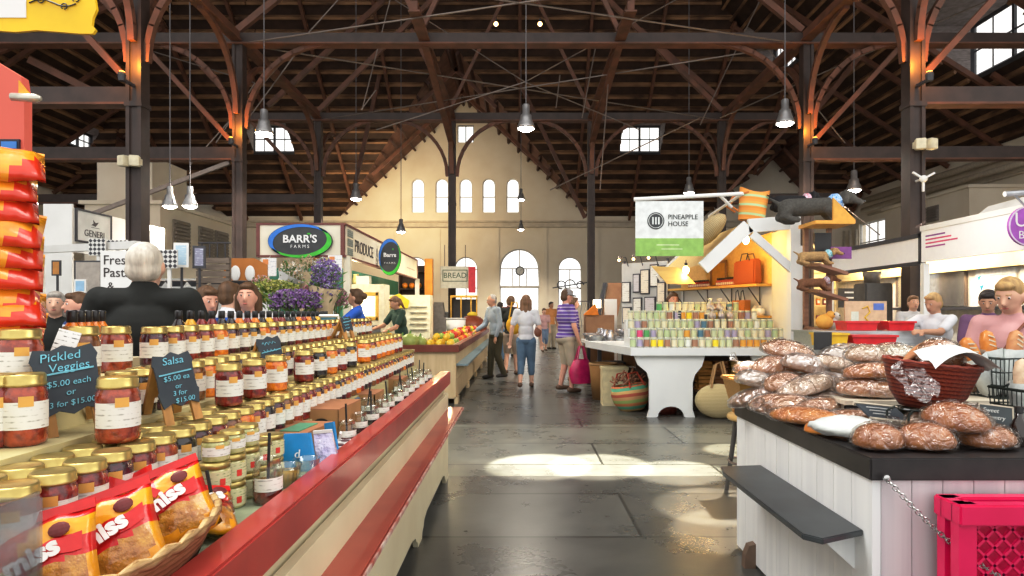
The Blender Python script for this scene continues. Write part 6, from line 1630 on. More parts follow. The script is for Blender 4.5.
for i in range(11): shelf_jar(.20 + i * .022, .12, 1.756, 'dark red small bottle in the left group on the upper shelf, %s from the left' % nth(i), 'left bottles on the upper shelf', (.05, .03, .03), .1, (.35, .04, .03))
for i in range(11): shelf_jar(.53 + i * .02, .12, 1.756, 'red and white small bottle in the right group on the upper shelf, %s from left' % nth(i), 'right bottles on the upper shelf', (.05, .03, .03), .11, (.5, .1, .08))
for i in range(16): shelf_jar(.24 + i * .03, .09, 1.326, 'red sauce bottle in the row behind the tins, %s from the left' % nth(i), 'sauce bottles behind the tins', (.03, .02, .02), .10, ((.5, .08, .02), (.6, .2, .04), (.45, .04, .03))[i % 3])
t = thing('picture_board', 'amber square board leaning behind the upper shelf bottles', 'board', onshelf(.5, .05, 1.756), math.atan2(dirw.y, dirw.x)); MB().box(-.18, .18, -.0, .02, 0, .38).build('board', M('amber_board', (.62, .32, .05), .5), t)
q = MB()
for a in ((-.2, .2, .36, .4), (-.2, .2, 0, .03), (-.2, -.17, 0, .4), (.17, .2, 0, .4)): q.box(a[0], a[1], -.02, 0, a[2], a[3])
q.build('frame', wood_d, t)
t = thing('woven_bag', 'rust orange woven bag at the right end of the upper shelf', 'bag', onshelf(.86, .14, 1.756), math.atan2(dirw.y, dirw.x))
MB().hexa([V(p) for p in ((-.26, -.08, 0), (.2, -.08, 0), (.2, .08, 0), (-.26, .08, 0), (-.26, -.06, .34), (.2, -.06, .36), (.2, .06, .36), (-.26, .06, .34))]).build('bag_body', MBAND('rust_weave', [(.55, .16, .05), (.42, .1, .03)], 30, 'Z', .7, 1, .6), t, bevel=.02)
for s in (-1, 1): MB().tube([(-.12, s * .05, .34), (-.08, s * .05, .44), (.04, s * .05, .44), (.08, s * .05, .34)], .008, 6).build('handle', dark_fr, t)
t = thing('woven_bag', 'orange basket bag with black handles on the short shelf', 'bag', onshelf(.80, .16, 1.311), math.atan2(dirw.y, dirw.x))
MB().hexa([V(p) for p in ((-.12, -.06, 0), (.12, -.06, 0), (.12, .06, 0), (-.12, .06, 0), (-.14, -.05, .22), (.14, -.05, .22), (.14, .05, .22), (-.14, .05, .22))]).build('bag_body', MBAND('orange_weave', [(.72, .26, .06), (.3, .1, .03), (.75, .35, .1)], 22, 'Z', .7, 1, .6), t)
for s in (-1, 1): MB().tube([(-.07, s * .045, .2), (-.06, s * .045, .34), (-.02, s * .045, .37), (.03, s * .045, .2)], .008, 6).build('handle', dark_fr, t)
for i in range(4):
    t = thing('white_pot', 'white ceramic pot on the short shelf, %s from the left' % ORD[i], 'pot', onshelf(.9 + i * .022, .08 + .06 * (i % 2), 1.311)); MB().lathe([(0, 0), (.04, 0), (.055, .05), (.045, .1), (0, .1)], 12).build('pot_body', white_p, t, True); MB().lathe([(0, .1), (.046, .1), (.02, .125), (.012, .14), (0, .145)], 12).build('lid', grey_w, t, True)
for i, (px, py, y) in enumerate(((686, 270, 8.9), (711, 257, 8.8), (746, 240, 8.7), (784, 239, 8.9))):
    p = W(px, py, y); t = thing('bare_bulb', 'glowing bare bulb under the stall canopy, %s from the left' % ORD[i], 'bulb', tuple(p))
    MB().ell((0, 0, 0), (.045, .045, .06), 12, 8).build('bulb_glass', M('canopy_bulb', (1, .8, .4), .4, emit=12, ecol=(1, .75, .35)), t, True); MB().lathe([(.02, .05), (.022, .1), (0, .1)], 8).build('socket', dark_fr, t)
    zc = RP[0].z + (RP[1].z - RP[0].z) * (p.x - RP[0].x) / (RP[1].x - RP[0].x) if p.x < RP[1].x else RP[1].z
    MB().tube([(0, 0, .1), (0, 0, max(.14, zc + .04 - p.z))], .006, 4).build('cord', dark_fr, t)
    point((p.x - .02, p.y, p.z - .09), 9, (1, .68, .28), .05)
# banner
bn = thing('hanging_banner', 'white and green banner reading PINEAPPLE HOUSE on a white pole', 'banner', tuple(W(669.5, 201, 7.9)))
MB().box(-.42, .42, 0, .01, -.46, 0).build('white_panel', M('banner_white', (.74, .78, .78), .6), bn); MB().box(-.42, .42, 0, .01, -.68, -.46).build('green_panel', M('banner_green', (.30, .50, .14), .6), bn)
MB().tube([(-.44, .0, .02), (.9, .0, .09)], .025, 10).build('pole', white_p, bn); MB().tube([(.62, 0, .07), (.8, .1, -.06)], .02, 8).build('pole_brace', white_p, bn)
MB().tube([(.9, 0, .09), (.9, 1.4, .02)], .02, 8).build('pole_stay', white_p, bn)
em = MB().lathe([(0, 0), (.105, 0), (.105, .004), (0, .004)], 28, (-.17, -.002, -.245), mat=Matrix.Rotation(PI / 2, 4, 'X')).build('round_emblem', char_m, bn)
q = MB()
for a in range(3): q.box(-.215 + a * .036, -.197 + a * .036, -.012, -.006, -.29, -.2)
q.tube([(-.17 + .088 * math.cos(k), -.008, -.245 + .088 * math.sin(k)) for k in [2 * PI * j / 28 for j in range(28)]], .004, 4, closed=True)
q.build('emblem_mark', M('banner_white', (.74, .78, .78), .6), em)
text('PINEAPPLE', .085, char_m, bn, (-.02, -.004, -.20), align='LEFT', sx=.92); text('HOUSE', .085, char_m, bn, (-.02, -.004, -.285), align='LEFT', sx=.92)
q = MB(); q.box(-.16, .12, -.003, 0, -.55, -.535); q.box(-.1, .16, -.003, 0, -.60, -.585); q.build('faint_line', M('banner_pale_green', (.55, .7, .4), .6), bn)
# straw bag, striped basket and toys under and on the stall
stripe = MBAND('striped_straw', [(.62, .40, .16), (.12, .42, .26), (.6, .2, .08), (.30, .40, .12), (.55, .32, .14), (.45, .10, .06)], 1.25, 'Z', .8, .6, .5)
t = thing('market_basket', 'round striped straw basket with red handles left of the stall base', 'basket', (1.56, 8.85, .0), rot=(-.1, -.12, .4))
MB().lathe([(0, .01), (.16, .01), (.24, .12), (.265, .24), (.24, .36), (.225, .36), (.25, .24), (.22, .12), (.15, .03), (0, .03)], 24).build('basket_body', stripe, t, True)
for s in (-1, 1): MB().tube([(-.12, s * .22, .33), (-.07, s * .14, .52), (.07, s * .14, .52), (.12, s * .22, .33)], .014, 7).build('handle', M('red_leather', (.5, .06, .03), .5), t)
q = MB(); rr = random.Random(5)
for i in range(26):
    a = V((rr.uniform(-.2, .2), rr.uniform(-.18, .1), rr.uniform(.36, .48))); q.tube([a, a + V((rr.uniform(-.12, .12), rr.uniform(-.1, .1), rr.uniform(-.02, .12)))], .012, 5)
q.build('raffia_fringe', M('dark_raffia', (.20, .07, .05), .8, col2=(.4, .2, .1), scale=8), t)
t = thing('straw_bag', 'pale oval straw bag with long handles right of the stall base', 'bag', (2.53, 8.12, 0.01), rot=(-.18, 0, -.1))
MB().ell((0, 0, .22), (.30, .10, .22), 24, 12).build('bag_body', MBAND('pale_straw', [(.62, .52, .30), (.5, .4, .2)], 18, 'Z', .8, 1, .6), t, True)
for s in (-1, 1): MB().tube([(-.1, s * .07, .38), (-.03, s * .07, .68), (.05, s * .07, .72), (.12, s * .07, .38)], .014, 7).build('handle', M('tan_leather', (.42, .24, .09), .5), t)
t = thing('cream_box', 'cream cardboard box standing left of the striped basket', 'box', (1.37, 9.35, 0)); MB().box(-.17, .19, -.1, .2, 0, .52).build('box_body', M('cream_box', (.72, .64, .40), .6), t); MB().box(-.18, .2, -.11, .21, .52, .56).build('lid', M('cream_box', (.72, .64, .40), .6), t)
t = thing('tan_basket', 'brown wicker basket behind the cream box', 'basket', (1.30, 10.0, 0)); MB().lathe([(0, 0), (.17, 0), (.22, .55), (.2, .55), (.15, .02), (0, .02)], 16).build('basket_body', MBAND('brown_weave', [(.42, .22, .07), (.28, .13, .04)], 20, 'Z', .8, 1, .6), t, True); MB().tube([(.21 * math.cos(a), .21 * math.sin(a), .55) for a in [2 * PI * i / 24 for i in range(24)]], .02, 6, closed=True).build('rim', M('tan_leather', (.42, .24, .09), .5), t)
t = thing('red_basket', 'red basket tucked behind the arched cut-out of the stall base', 'basket', (1.95, 8.6, 0)); MB().lathe([(0, 0), (.14, 0), (.18, .14), (.16, .14), (.13, .02), (0, .02)], 16).build('basket_body', rw, t, True); MB().tube([(.17 * math.cos(a), .17 * math.sin(a), .14) for a in [2 * PI * i / 20 for i in range(20)]], .012, 6, closed=True).build('rim', rw, t)
for i in range(6):
    c = ((.6, .26, .05), (.3, .12, .04), (.68, .40, .10))[i % 3]
    t = thing('goods_crate', 'small orange-brown crate under the stall counter, %s %s' % (('lower', 'upper')[i // 3], ('left', 'middle', 'right')[i % 3]), 'crate', (2.5 + (i % 3) * .22, 8.72, .311 + (i // 3) * .2))
    m = MB(); m.box(-.1, .1, -.08, .08, 0, .02)
    for z in (.03, .09, .14): m.box(-.1, .1, -.08, -.07, z, z + .04); m.box(-.1, .1, .07, .08, z, z + .04); m.box(-.1, -.09, -.08, .08, z, z + .04); m.box(.09, .1, -.08, .08, z, z + .04)
    m.build('crate_slats', M('crate%d' % (i % 3), c, .7), t); MB().ell((0, 0, .09), (.08, .06, .07), 10, 6).build('filling', M('crate_fill%d' % (i % 3), ((.7, .4, .1), (.6, .2, .05), (.4, .2, .08))[i % 3], .7), t, True)
# things lying on the canopy
zt = RP[1].z + .12
t = thing('striped_tote', 'tall tote striped orange and green standing on the stall canopy', 'bag', (W(751, 215, 8.4).x, 8.4, zt), rot=(0, .12, 0))
m = MB().grid(lambda u, v: V(((.17 + .03 * v) * math.cos(2 * PI * u) , .10 * math.sin(2 * PI * u), .40 * v + (.03 * math.cos(4 * PI * u)) * v)), 24, 8); m.build('tote_body', MBAND('tote_stripes', [(.78, .34, .08), (.72, .3, .06), (.45, .62, .38), (.75, .4, .1)], 2.6, 'Z', .8, .3), t, True)
MB().lathe([(0, .01), (.17, .01)], 16, sy=.6).build('tote_base', M('tan_leather', (.42, .24, .09), .5), t)
for s in (-1, 1): MB().tube([(-.1, s * .08, .36), (-.25, s * .08, .30), (-.32, s * .06, .16), (-.2, s * .06, .1)], .014, 6).build('strap', M('orange_strap', (.6, .22, .05), .6), t)
sl_d = (RP[1] - RP[0]); pm = RP[0].lerp(RP[1], .58)
t = thing('straw_mat', 'fringed straw bag lying on the sloping canopy behind the banner', 'bag', (pm.x - .02, 8.5, pm.z + .13), rot=(0, -math.atan2(sl_d.z, sl_d.x), 0))
MB().ell((0, 0, .13), (.30, .16, .13), 18, 10).jitter(.008, 2).build('bag_body', MBAND('pale_straw2', [(.6, .5, .3), (.46, .36, .2)], 14, 'X', .85, 2, .8), t, True)
q = MB(); rr = random.Random(8)
for i in range(30): a = V((-.24 + rr.uniform(-.05, .05), rr.uniform(-.15, .1), rr.uniform(.02, .24))); q.tube([a, a + V((-rr.uniform(.03, .09), 0, rr.uniform(-.05, .04)))], .004, 4)
q.build('fringe', M('fringe_straw', (.62, .54, .32), .85), t)
# toy dogs
def toy_dog(label, loc, rz, s, col, band, scale_head=1.):
    t = thing('toy_dog', label, 'toy dog', loc, rz); mt = M('plush' + str(col), col, .95, col2=tuple(c * .7 for c in col), scale=40, bump=.4, bscale=90)
    m = MB(); m.cap((-.32 * s, 0, .22 * s), .13 * s, (.22 * s, 0, .24 * s), .12 * s, 14); m.cap((.22 * s, 0, .25 * s), .1 * s, (.40 * s, 0, .33 * s), .08 * s, 12)
    m.ell((.46 * s, 0, .36 * s), (.12 * s, .09 * s, .09 * s), 14, 10); m.cap((.52 * s, 0, .33 * s), .055 * s, (.64 * s, 0, .29 * s), .045 * s, 10)
    for y in (-1, 1):
        m.cap((-.34 * s, y * .09 * s, .18 * s), .075 * s, (-.40 * s, y * .10 * s, .10 * s), .06 * s, 8); m.cap((-.40 * s, y * .1 * s, .10 * s), .055 * s, (-.30 * s, y * .11 * s, .05 * s), .05 * s, 8); m.cap((-.3 * s, y * .11 * s, .05 * s), .045 * s, (-.22 * s, y * .11 * s, .045 * s), .045 * s, 8)
        m.cap((.2 * s, y * .1 * s, .16 * s), .06 * s, (.28 * s, y * .11 * s, .06 * s), .045 * s, 8); m.cap((.28 * s, y * .11 * s, .05 * s), .045 * s, (.36 * s, y * .11 * s, .045 * s), .045 * s, 8)
        m.cap((.42 * s, y * .08 * s, .42 * s), .035 * s, (.40 * s, y * .12 * s, .28 * s), .04 * s, 8)
    m.cap((-.42 * s, 0, .27 * s), .03 * s, (-.56 * s, 0, .36 * s), .018 * s, 8)
    me = remeshed(m, .018 * s, 3); me.materials.append(mt); inst('body', me, t)
    MB().lathe([(.105 * s, -.06 * s), (.125 * s, 0), (.105 * s, .06 * s)], 16, (.31 * s, 0, .29 * s), mat=Matrix.Rotation(1.15, 4, 'Y')).build('bandana', M('band' + str(band), band, .7, col2=(.6, .7, .8), scale=60), t, True)
    for y in (-1, 1): MB().ell((.54 * s, y * .05 * s, .41 * s), .012 * s, 8, 6).build('eye', black_m, t)
    MB().ell((.685 * s, 0, .30 * s), .02 * s, 8, 6).build('nose', black_m, t)
toy_dog('dark grey plush dog with blue bandana lying on top of the rack', (W(806, 222, 7.7).x, 7.55, 2.40), -.1, .86, (.10, .095, .085), (.05, .28, .7))
toy_dog('black plush dog behind the grey one on the canopy', (W(788, 206, 8.5).x, 8.35, 2.66), .1, .62, (.015, .015, .018), (.6, .05, .1))
toy_dog('tan plush dog with teal bandana on the middle rack shelf', (W(816, 262, 7.4).x, 7.4, 1.90), -.1, .45, (.45, .30, .14), (.05, .4, .45))
toy_dog('brown plush dog on the lower rack shelf', (W(814, 292, 7.4).x, 7.38, 1.60), -.1, .42, (.22, .10, .05), (.3, .05, .04))
rk = thing('display_rack', 'brown slanted-board display rack right of the stall post', 'rack', (3.50, 7.45, 0))
rk_m = M('rack_brown', (.30, .16, .10), .6, col2=(.22, .11, .07), scale=4, stretch=(1, 8, 8))
for i, z in enumerate((.7, 1.12, 1.56, 1.86)):
    MB().hexa([V(p) for p in ((-.1, -.2, z + .02), (.22, -.2, z - .08), (.22, .25, z - .05), (-.1, .25, z + .05), (-.1, -.2, z + .055), (.22, -.2, z - .045), (.22, .25, z - .015), (-.1, .25, z + .085))]).build('rack_shelf', rk_m, rk)
MB().box(-.15, .3, -.2, .25, 2.36, 2.4).build('top_board', M('orange_ply', (.78, .42, .08), .5), rk); MB().prism([(.06, -.18, 2.4), (.32, -.18, 2.4), (.06, -.18, 2.66)], (0, .03, 0)).build('orange_gusset', M('orange_ply', (.78, .42, .08), .5), rk)
for x in (-.1, .18): MB().box(x, x + .05, .2, .25, 0, 2.36).build('upright', rk_m, rk)
for x in (-.1, .18): MB().box(x, x + .05, -.2, -.15, 0, .72).build('front_leg', rk_m, rk)
MB().box(.0, .2, .15, .2, 1.95, 2.3).build('black_panel', black_m, rk); MB().box(.12, .36, .0, .02, 1.98, 2.12).build('purple_card', M('purple_card', (.25, .08, .3), .5), rk)
for i, (x, z, c) in enumerate(((.05, .735, (.75, .35, .05)), (.25, .72, (.5, .15, .1)), (.1, 1.155, (.75, .4, .08)), (.3, 1.14, (.7, .66, .6)))):
    t = thing('soft_toy', '%s bagged soft toy on the %s rack board' % (('orange', 'rust', 'amber', 'white')[i], ('lowest', 'lowest', 'second', 'second')[i]), 'toy', (3.46 + x * .6, 7.4 + .12 * (i % 2), z))
    MB().ell((0, 0, .09), (.10, .08, .09), 12, 8).ell((.06, -.02, .17), (.05, .05, .05), 10, 6).build('body', M('toy' + str(c), c, .8), t, True); MB().ell((.085, -.06, .18), .01, 6, 5).build('eye', black_m, t)

# ================================================================== cafe stall at the right
fz = thing('cafe_fascia', 'white cafe fascia panel framed in dark grey, farther one', 'fascia', (5.6, 8.95, 2.04))
MB().box(0, .05, 0, 2.7, .03, .36).build('white_panel', M('fascia_white', (.88, .89, .90), .5, col2=(.85, .86, .88)), fz)
q = MB(); q.box(-.02, .06, -.02, 2.72, .36, .42); q.box(-.02, .06, -.02, 2.72, -.02, .03); q.box(-.02, .06, -.03, .02, 0, .42); q.box(-.02, .06, 2.68, 2.72, 0, .42); q.build('frame', dark_fr, fz)
fz2 = thing('cafe_fascia', 'plain white cafe fascia with small pink and purple writing, nearer one', 'fascia', (5.58, 6.4, 2.05))
MB().box(0, .06, 0, 2.5, 0, .44).build('white_panel', M('fascia_white', (.88, .89, .90), .5, col2=(.85, .86, .88)), fz2); MB().box(-.02, .08, 0, 2.5, .43, .5).build('cornice', white_p, fz2)
for i, c in enumerate(((.3, .1, .35), (.7, .12, .25), (.7, .12, .25), (.4, .1, .35))): MB().box(-.004, 0, 2.0 - .12 * (i % 3), 2.4, .34 - i * .05, .36 - i * .05).build('small_writing', M('pen%d' % i, c, .6), fz2)
for i, (x, y) in enumerate(((5.63, 6.45), (5.63, 8.9), (5.63, 11.6))): tag(MB().box(x - .04, x + .04, y - .04, y + .04, 0, 2.04).build('cafe_post', white_p), 'white cafe post under the fascia, %s from the camera' % ORD[i], 'post')
ps_ = thing('round_sign', 'round purple sign with white letter at the right edge of the photo', 'sign', (5.50, 6.95, 2.29))
MB().lathe([(0, 0), (.215, 0), (.215, .03), (0, .03)], 36, mat=Matrix.Rotation(PI / 2, 4, 'X')).build('disc', M('disc_violet', (.42, .12, .52), .5), ps_)
MB().lathe([(.2, .031), (.217, .033), (.217, .036), (.2, .034)], 36, mat=Matrix.Rotation(PI / 2, 4, 'X')).build('pale_ring', M('ring_lilac', (.7, .6, .75), .5), ps_)
text('U', .22, white_p, ps_, (-.08, -.034, .06)); text('B', .12, white_p, ps_, (-.08, -.034, -.10))
MB().tube([(-.2, .05, .36), (.4, .05, .40)], .03, 8).tube([(-.1, .05, .36), (.05, .05, .2)], .012, 6).tube([(.02, .05, .37), (.02, 0, .2)], .012, 6).tube([(.3, .05, .39), (.3, .05, -2.29)], .03, 8).build('bracket', M('bracket_grey', (.5, .52, .55), .4, metal=.5), ps_)
# back wall of the cafe, lights, mirror, boards
cream_l = M('cafe_cream', (.80, .68, .42), .6, scale=2)
struct(MB().box(8.0, 8.1, 8.6, 16.6, 0, 2.75).build('wall_cafe_back', M('cafe_white', (.78, .76, .72), .6)))
struct(MB().box(5.9, 8.0, 16.5, 16.6, 0, 2.75).build('wall_cafe_end', cream_l))
ch = thing('cafe_soffit', 'cream lit soffit board along the back of the cafe', 'soffit', (7.9, 9.0, 2.1)); MB().box(-.05, .08, 0, 7.3, 0, .55).build('soffit_board', cream_l, ch); MB().box(-.1, -.05, 0, 7.3, .5, .55).build('track', dark_fr, ch)
for i in range(6):
    y = 9.8 + i * 1.2
    t = thing('track_spot', 'small black track spotlight over the cafe, %s from the camera' % ORD[i], 'spotlight', (7.72, y, 2.42))
    MB().lathe([(0, .06), (.035, .06), (.045, -.03), (.0, -.02)], 10).build('lamp_head', dark_fr, t); MB().ell((0, 0, -.03), .03, 8, 6).build('bulb', M('warm_bulb2', (1, .8, .4), .4, emit=10, ecol=(1, .75, .4)), t); MB().tube([(0, 0, .06), (.12, 0, .18)], .008, 5).build('arm', dark_fr, t)
    point((7.62, y, 2.3), 26, (1, .64, .22), .06)
mr = thing('wall_mirror', 'wide mirror over the long shelf behind the woman in white', 'mirror', (7.96, 12.5, 1.47))
MB().box(-.0, .03, -1.05, 1.0, 0, .62).build('mirror_glass', M('mirror_glass', (.72, .74, .76), .12, metal=.9), mr)
q = MB(); q.box(-.02, .03, -1.07, 1.02, .62, .66); q.box(-.02, .03, -1.08, -1.05, 0, .66); q.box(-.02, .03, 1.0, 1.03, 0, .66); q.build('frame', rod_m, mr)
ms = tag(MB().box(7.72, 8.0, 8.7, 13.6, 1.40, 1.45).build('wall_shelf', dark_fr), 'long dark shelf on the cafe wall under the mirror', 'shelf')
for i, (y, h) in enumerate(((10.75, .62), (9.75, .6))):
    t = thing('white_board', 'white menu board with faint writing on the cafe wall, %s one' % ('left' if i == 0 else 'right'), 'board', (7.97, y, 1.47)); MB().box(0, .025, -.45, .45, 0, h).build('board', M('board_white', (.76, .80, .84), .5), t)
    for j in range(5): MB().box(-.004, 0, -.3 + .05 * j, .1, h - .12 - j * .08, h - .10 - j * .08).build('faint_writing', M('faint_ink', (.5, .54, .6), .6), t)
    if i == 0:
        for k in range(2): MB().prism([(-.006, .3 - k * .06, .52 - k * .16), (-.006, .4 - k * .06, .5 - k * .16), (-.006, .36 - k * .06, .42 - k * .16)], (.004, 0, 0)).build('blue_leaf', M('leaf_blue', (.03, .3, .5), .5), t)
# machines and cabinets at the far end of the cafe
steel_c = M('brushed_steel', (.5, .52, .53), .3, metal=.7, col2=(.42, .44, .45), scale=5, stretch=(.4, 8, 8))
sh_ = thing('cafe_shelves', 'cream shelf unit at the far end of the cafe', 'shelving', (7.2, 15.6, 0))
for i in range(6): MB().box(-.5, .5, 0, .4, .3 + i * .4, .33 + i * .4).build('shelf', cream_l, sh_)
for x in (-.5, .47): MB().box(x, x + .03, 0, .4, 0, 2.35).build('side', cream_l, sh_)
for i in range(10):
    k = ('dark red', 'brown', 'orange')[i % 3]; jar(k, 6.85 + (i % 5) * .16, 15.75, 1.132 + .4 * (i // 5), '%s jar on the cafe shelf unit, %s shelf, %s from left' % (k, ('lower', 'upper')[i // 5], ORD[i % 5]), .05, .18, 'jars on the cafe shelves')
sd_ = thing('cafe_sideboard', 'cream sideboard under the coffee machine', 'sideboard', (W(872, 320, 11).x, 11, 0)); MB().box(-.5, .5, -.3, .4, 0, .96).build('cabinet_body', cream_l, sd_); MB().box(-.53, .53, -.33, .43, .96, .999).build('worktop', steel_c, sd_)
cm_ = thing('coffee_machine', 'tall dark coffee machine at the far end of the cafe counter', 'machine', (W(872, 320, 11).x, 11, 1.0))
MB().box(-.22, .25, -.2, .2, 0, .85).build('machine_body', M('machine_dark', (.12, .11, .10), .35, metal=.3), cm_, bevel=.02); MB().lathe([(0, 0), (.12, 0), (.15, .2), (0, .2)], 14, (0, 0, .85)).build('bean_hopper', M('hopper', (.2, .18, .16), .2), cm_, True); MB().tube([(-.1, -.2, .5), (-.1, -.3, .5), (-.1, -.3, .4)], .02, 6).build('spout', rod_m, cm_)
bd = thing('cork_board', 'pinkish panel with yellow and blue drawings on the cafe counter', 'board', tuple(W(866, 316, 8.6)))
MB().box(-.28, .28, 0, .03, -.22, .2).build('panel', M('pink_ply', (.70, .50, .36), .6), bd); MB().tube([(-.05, -.005, .1), (.02, -.005, .13), (.05, -.005, .05), (-.02, -.005, -.02), (.04, -.005, -.08)], .01, 5).build('yellow_squiggle', M('squiggle', (.8, .55, .05), .6), bd); MB().box(.1, .24, -.004, 0, .08, .17).build('blue_card', M('blue_card', (.15, .25, .65), .5), bd); MB().box(-.2, -.1, -.004, 0, -.1, .06).build('pale_card', M('pale_card', (.7, .72, .65), .5), bd)
ds = thing('menu_sign', 'black menu sign with pale lettering marks over the cafe counter', 'sign', tuple(W(852, 298, 12.0)), 0)
MB().box(-.25, .25, 0, .03, -.18, .18).build('board', dark_fr, ds)
for j in range(3): MB().box(-.14 + .03 * j, .2, -.004, 0, .09 - j * .1, .12 - j * .1).build('chalk_line', chalk_w, ds)
MB().box(-.02, .02, .03, .06, -1.5, .1).build('post', dark_fr, ds)
# counter with red and yellow bins
cc = thing('cafe_counter', 'stainless cafe counter carrying red and yellow bins', 'counter', (3.1, 6.3, 0))
MB().box(0, 1.15, 0, .42, 0, 1.0).build('front_body', steel_c, cc); MB().box(0, 1.15, .42, .95, 0, 1.14).build('rear_body', steel_c, cc); MB().box(-.02, 1.17, -.03, .42, 1.0, 1.02).build('front_top', steel_c, cc); MB().box(-.02, 1.17, .42, .97, 1.14, 1.16).build('rear_top', steel_c, cc)
red_pl = M('red_plastic', (.70, .02, .03), .35, coat=.3); yel_pl = M('yellow_plastic', (.82, .52, .03), .4, coat=.2)
def bin_(label, px, Y, z, w, h, mt):
    t = thing('plastic_bin', label, 'bin', (( px - CX) * Y / F, Y, z)); a = w / 2; d = .13
    m = MB(); m.hexa([V(p) for p in ((-a * .92, -d * .9, 0), (a * .92, -d * .9, 0), (a * .92, d * .9, 0), (-a * .92, d * .9, 0), (-a, -d, h), (a, -d, h), (a, d, h), (-a, d, h))]); m.build('bin_body', mt, t)
    q = MB(); q.box(-a - .01, a + .01, -d - .012, -d + .004, h - .02, h); q.box(-a - .01, a + .01, d - .004, d + .012, h - .02, h); q.box(-a - .01, -a + .004, -d, d, h - .02, h); q.box(a - .004, a + .01, -d, d, h - .02, h); q.build('rim', mt, t)
bin_('long red bin, upper left on the cafe counter', 856, 7.0, 1.162, .34, .10, red_pl); bin_('red bin in front of the woman in white', 895, 6.95, 1.162, .28, .10, red_pl)
bin_('long red bin on the lower front ledge', 868, 6.45, 1.022, .44, .11, red_pl); bin_('yellow bin at the left end of the lower ledge', 829, 6.45, 1.022, .26, .13, yel_pl); bin_('small yellow bin beside the coffee machine', 893, 8.1, 1.091, .2, .1, yel_pl)
t = thing('bin_table', 'narrow table under the small yellow bin and the panel', 'table', (3.9, 8.0, 0)); MB().box(-.2, 1.1, -.15, .75, 1.06, 1.09).build('table_top', steel_c, t)
for x in (-.15, 1.0):
    for y in (-.1, .65): MB().box(x, x + .05, y, y + .05, 0, 1.06).build('leg', steel_c, t)
area((7.0, 11.8, 2.9), (7.9, 11.6, 1.4), 60, 3, .6, (1, .95, .88)); point((4.6, 7.4, 2.6), 25, (1, .93, .82), .3)  # area lamp added as fill for the cafe back wall
# small white fan on the right column
t = thing('wall_fan', 'small white three-bladed fan fixed to the near right column', 'fan', (W(923, 179, 10.2).x, 10.22, W(923, 179, 10.2).z))
for k in range(3):
    a = k * 2 * PI / 3 + .5; MB().beam((0, -.03, 0), (.2 * math.cos(a), -.03, .2 * math.sin(a)), .03, .03).build('blade', white_p, t)
MB().ell((0, -.03, 0), .06, 12, 8).build('hub', white_p, t, True); MB().tube([(0, 0, 0), (0, .16, 0)], .02, 6).build('bracket', white_p, t)
t = thing('solar_panel', 'thin slanted framed panel standing on the nearer cafe fascia', 'panel', (5.75, 7.6, 2.56)); MB().beam((0, -.5, 0), (0, .5, 0), .02, .02).build('rail', dark_fr, t); MB().prism([(0, -.5, 0), (0, .5, 0), (.1, .4, .12), (.1, -.5, .15)], (.01, 0, 0)).build('sheet', grey_w, t)
# ================================================================== people
def skin(n, c): return M('skin_' + n, c, .5, col2=tuple(x * .9 for x in c), scale=8, sss=.0)
SK = {'fair': skin('fair', (.72, .44, .32)), 'tan': skin('tan', (.55, .31, .20)), 'rosy': skin('rosy', (.70, .38, .28))}
def hairm(n, c): return M('hair_' + n, c, .6, col2=tuple(x * .6 for x in c), scale=30, stretch=(1, 1, .15), bump=.4, bscale=60)
HR = {'brown': hairm('brown', (.14, .07, .03)), 'dark': hairm('dark', (.03, .02, .018)), 'grey': hairm('grey', (.45, .42, .38)), 'white': hairm('white', (.78, .72, .62)), 'blond': hairm('blond', (.52, .34, .15)), 'light brown': hairm('lightbrown', (.26, .14, .07))}
def cloth(n, c): return M('cloth_' + n, c, .85, col2=tuple(x * .78 for x in c), scale=5, bump=.25, bscale=9)
eye_w = M('eye_white', (.8, .78, .75), .3); eye_d = M('eye_dark', (.05, .03, .02), .2); lip_m = M('lip', (.5, .16, .13), .5)

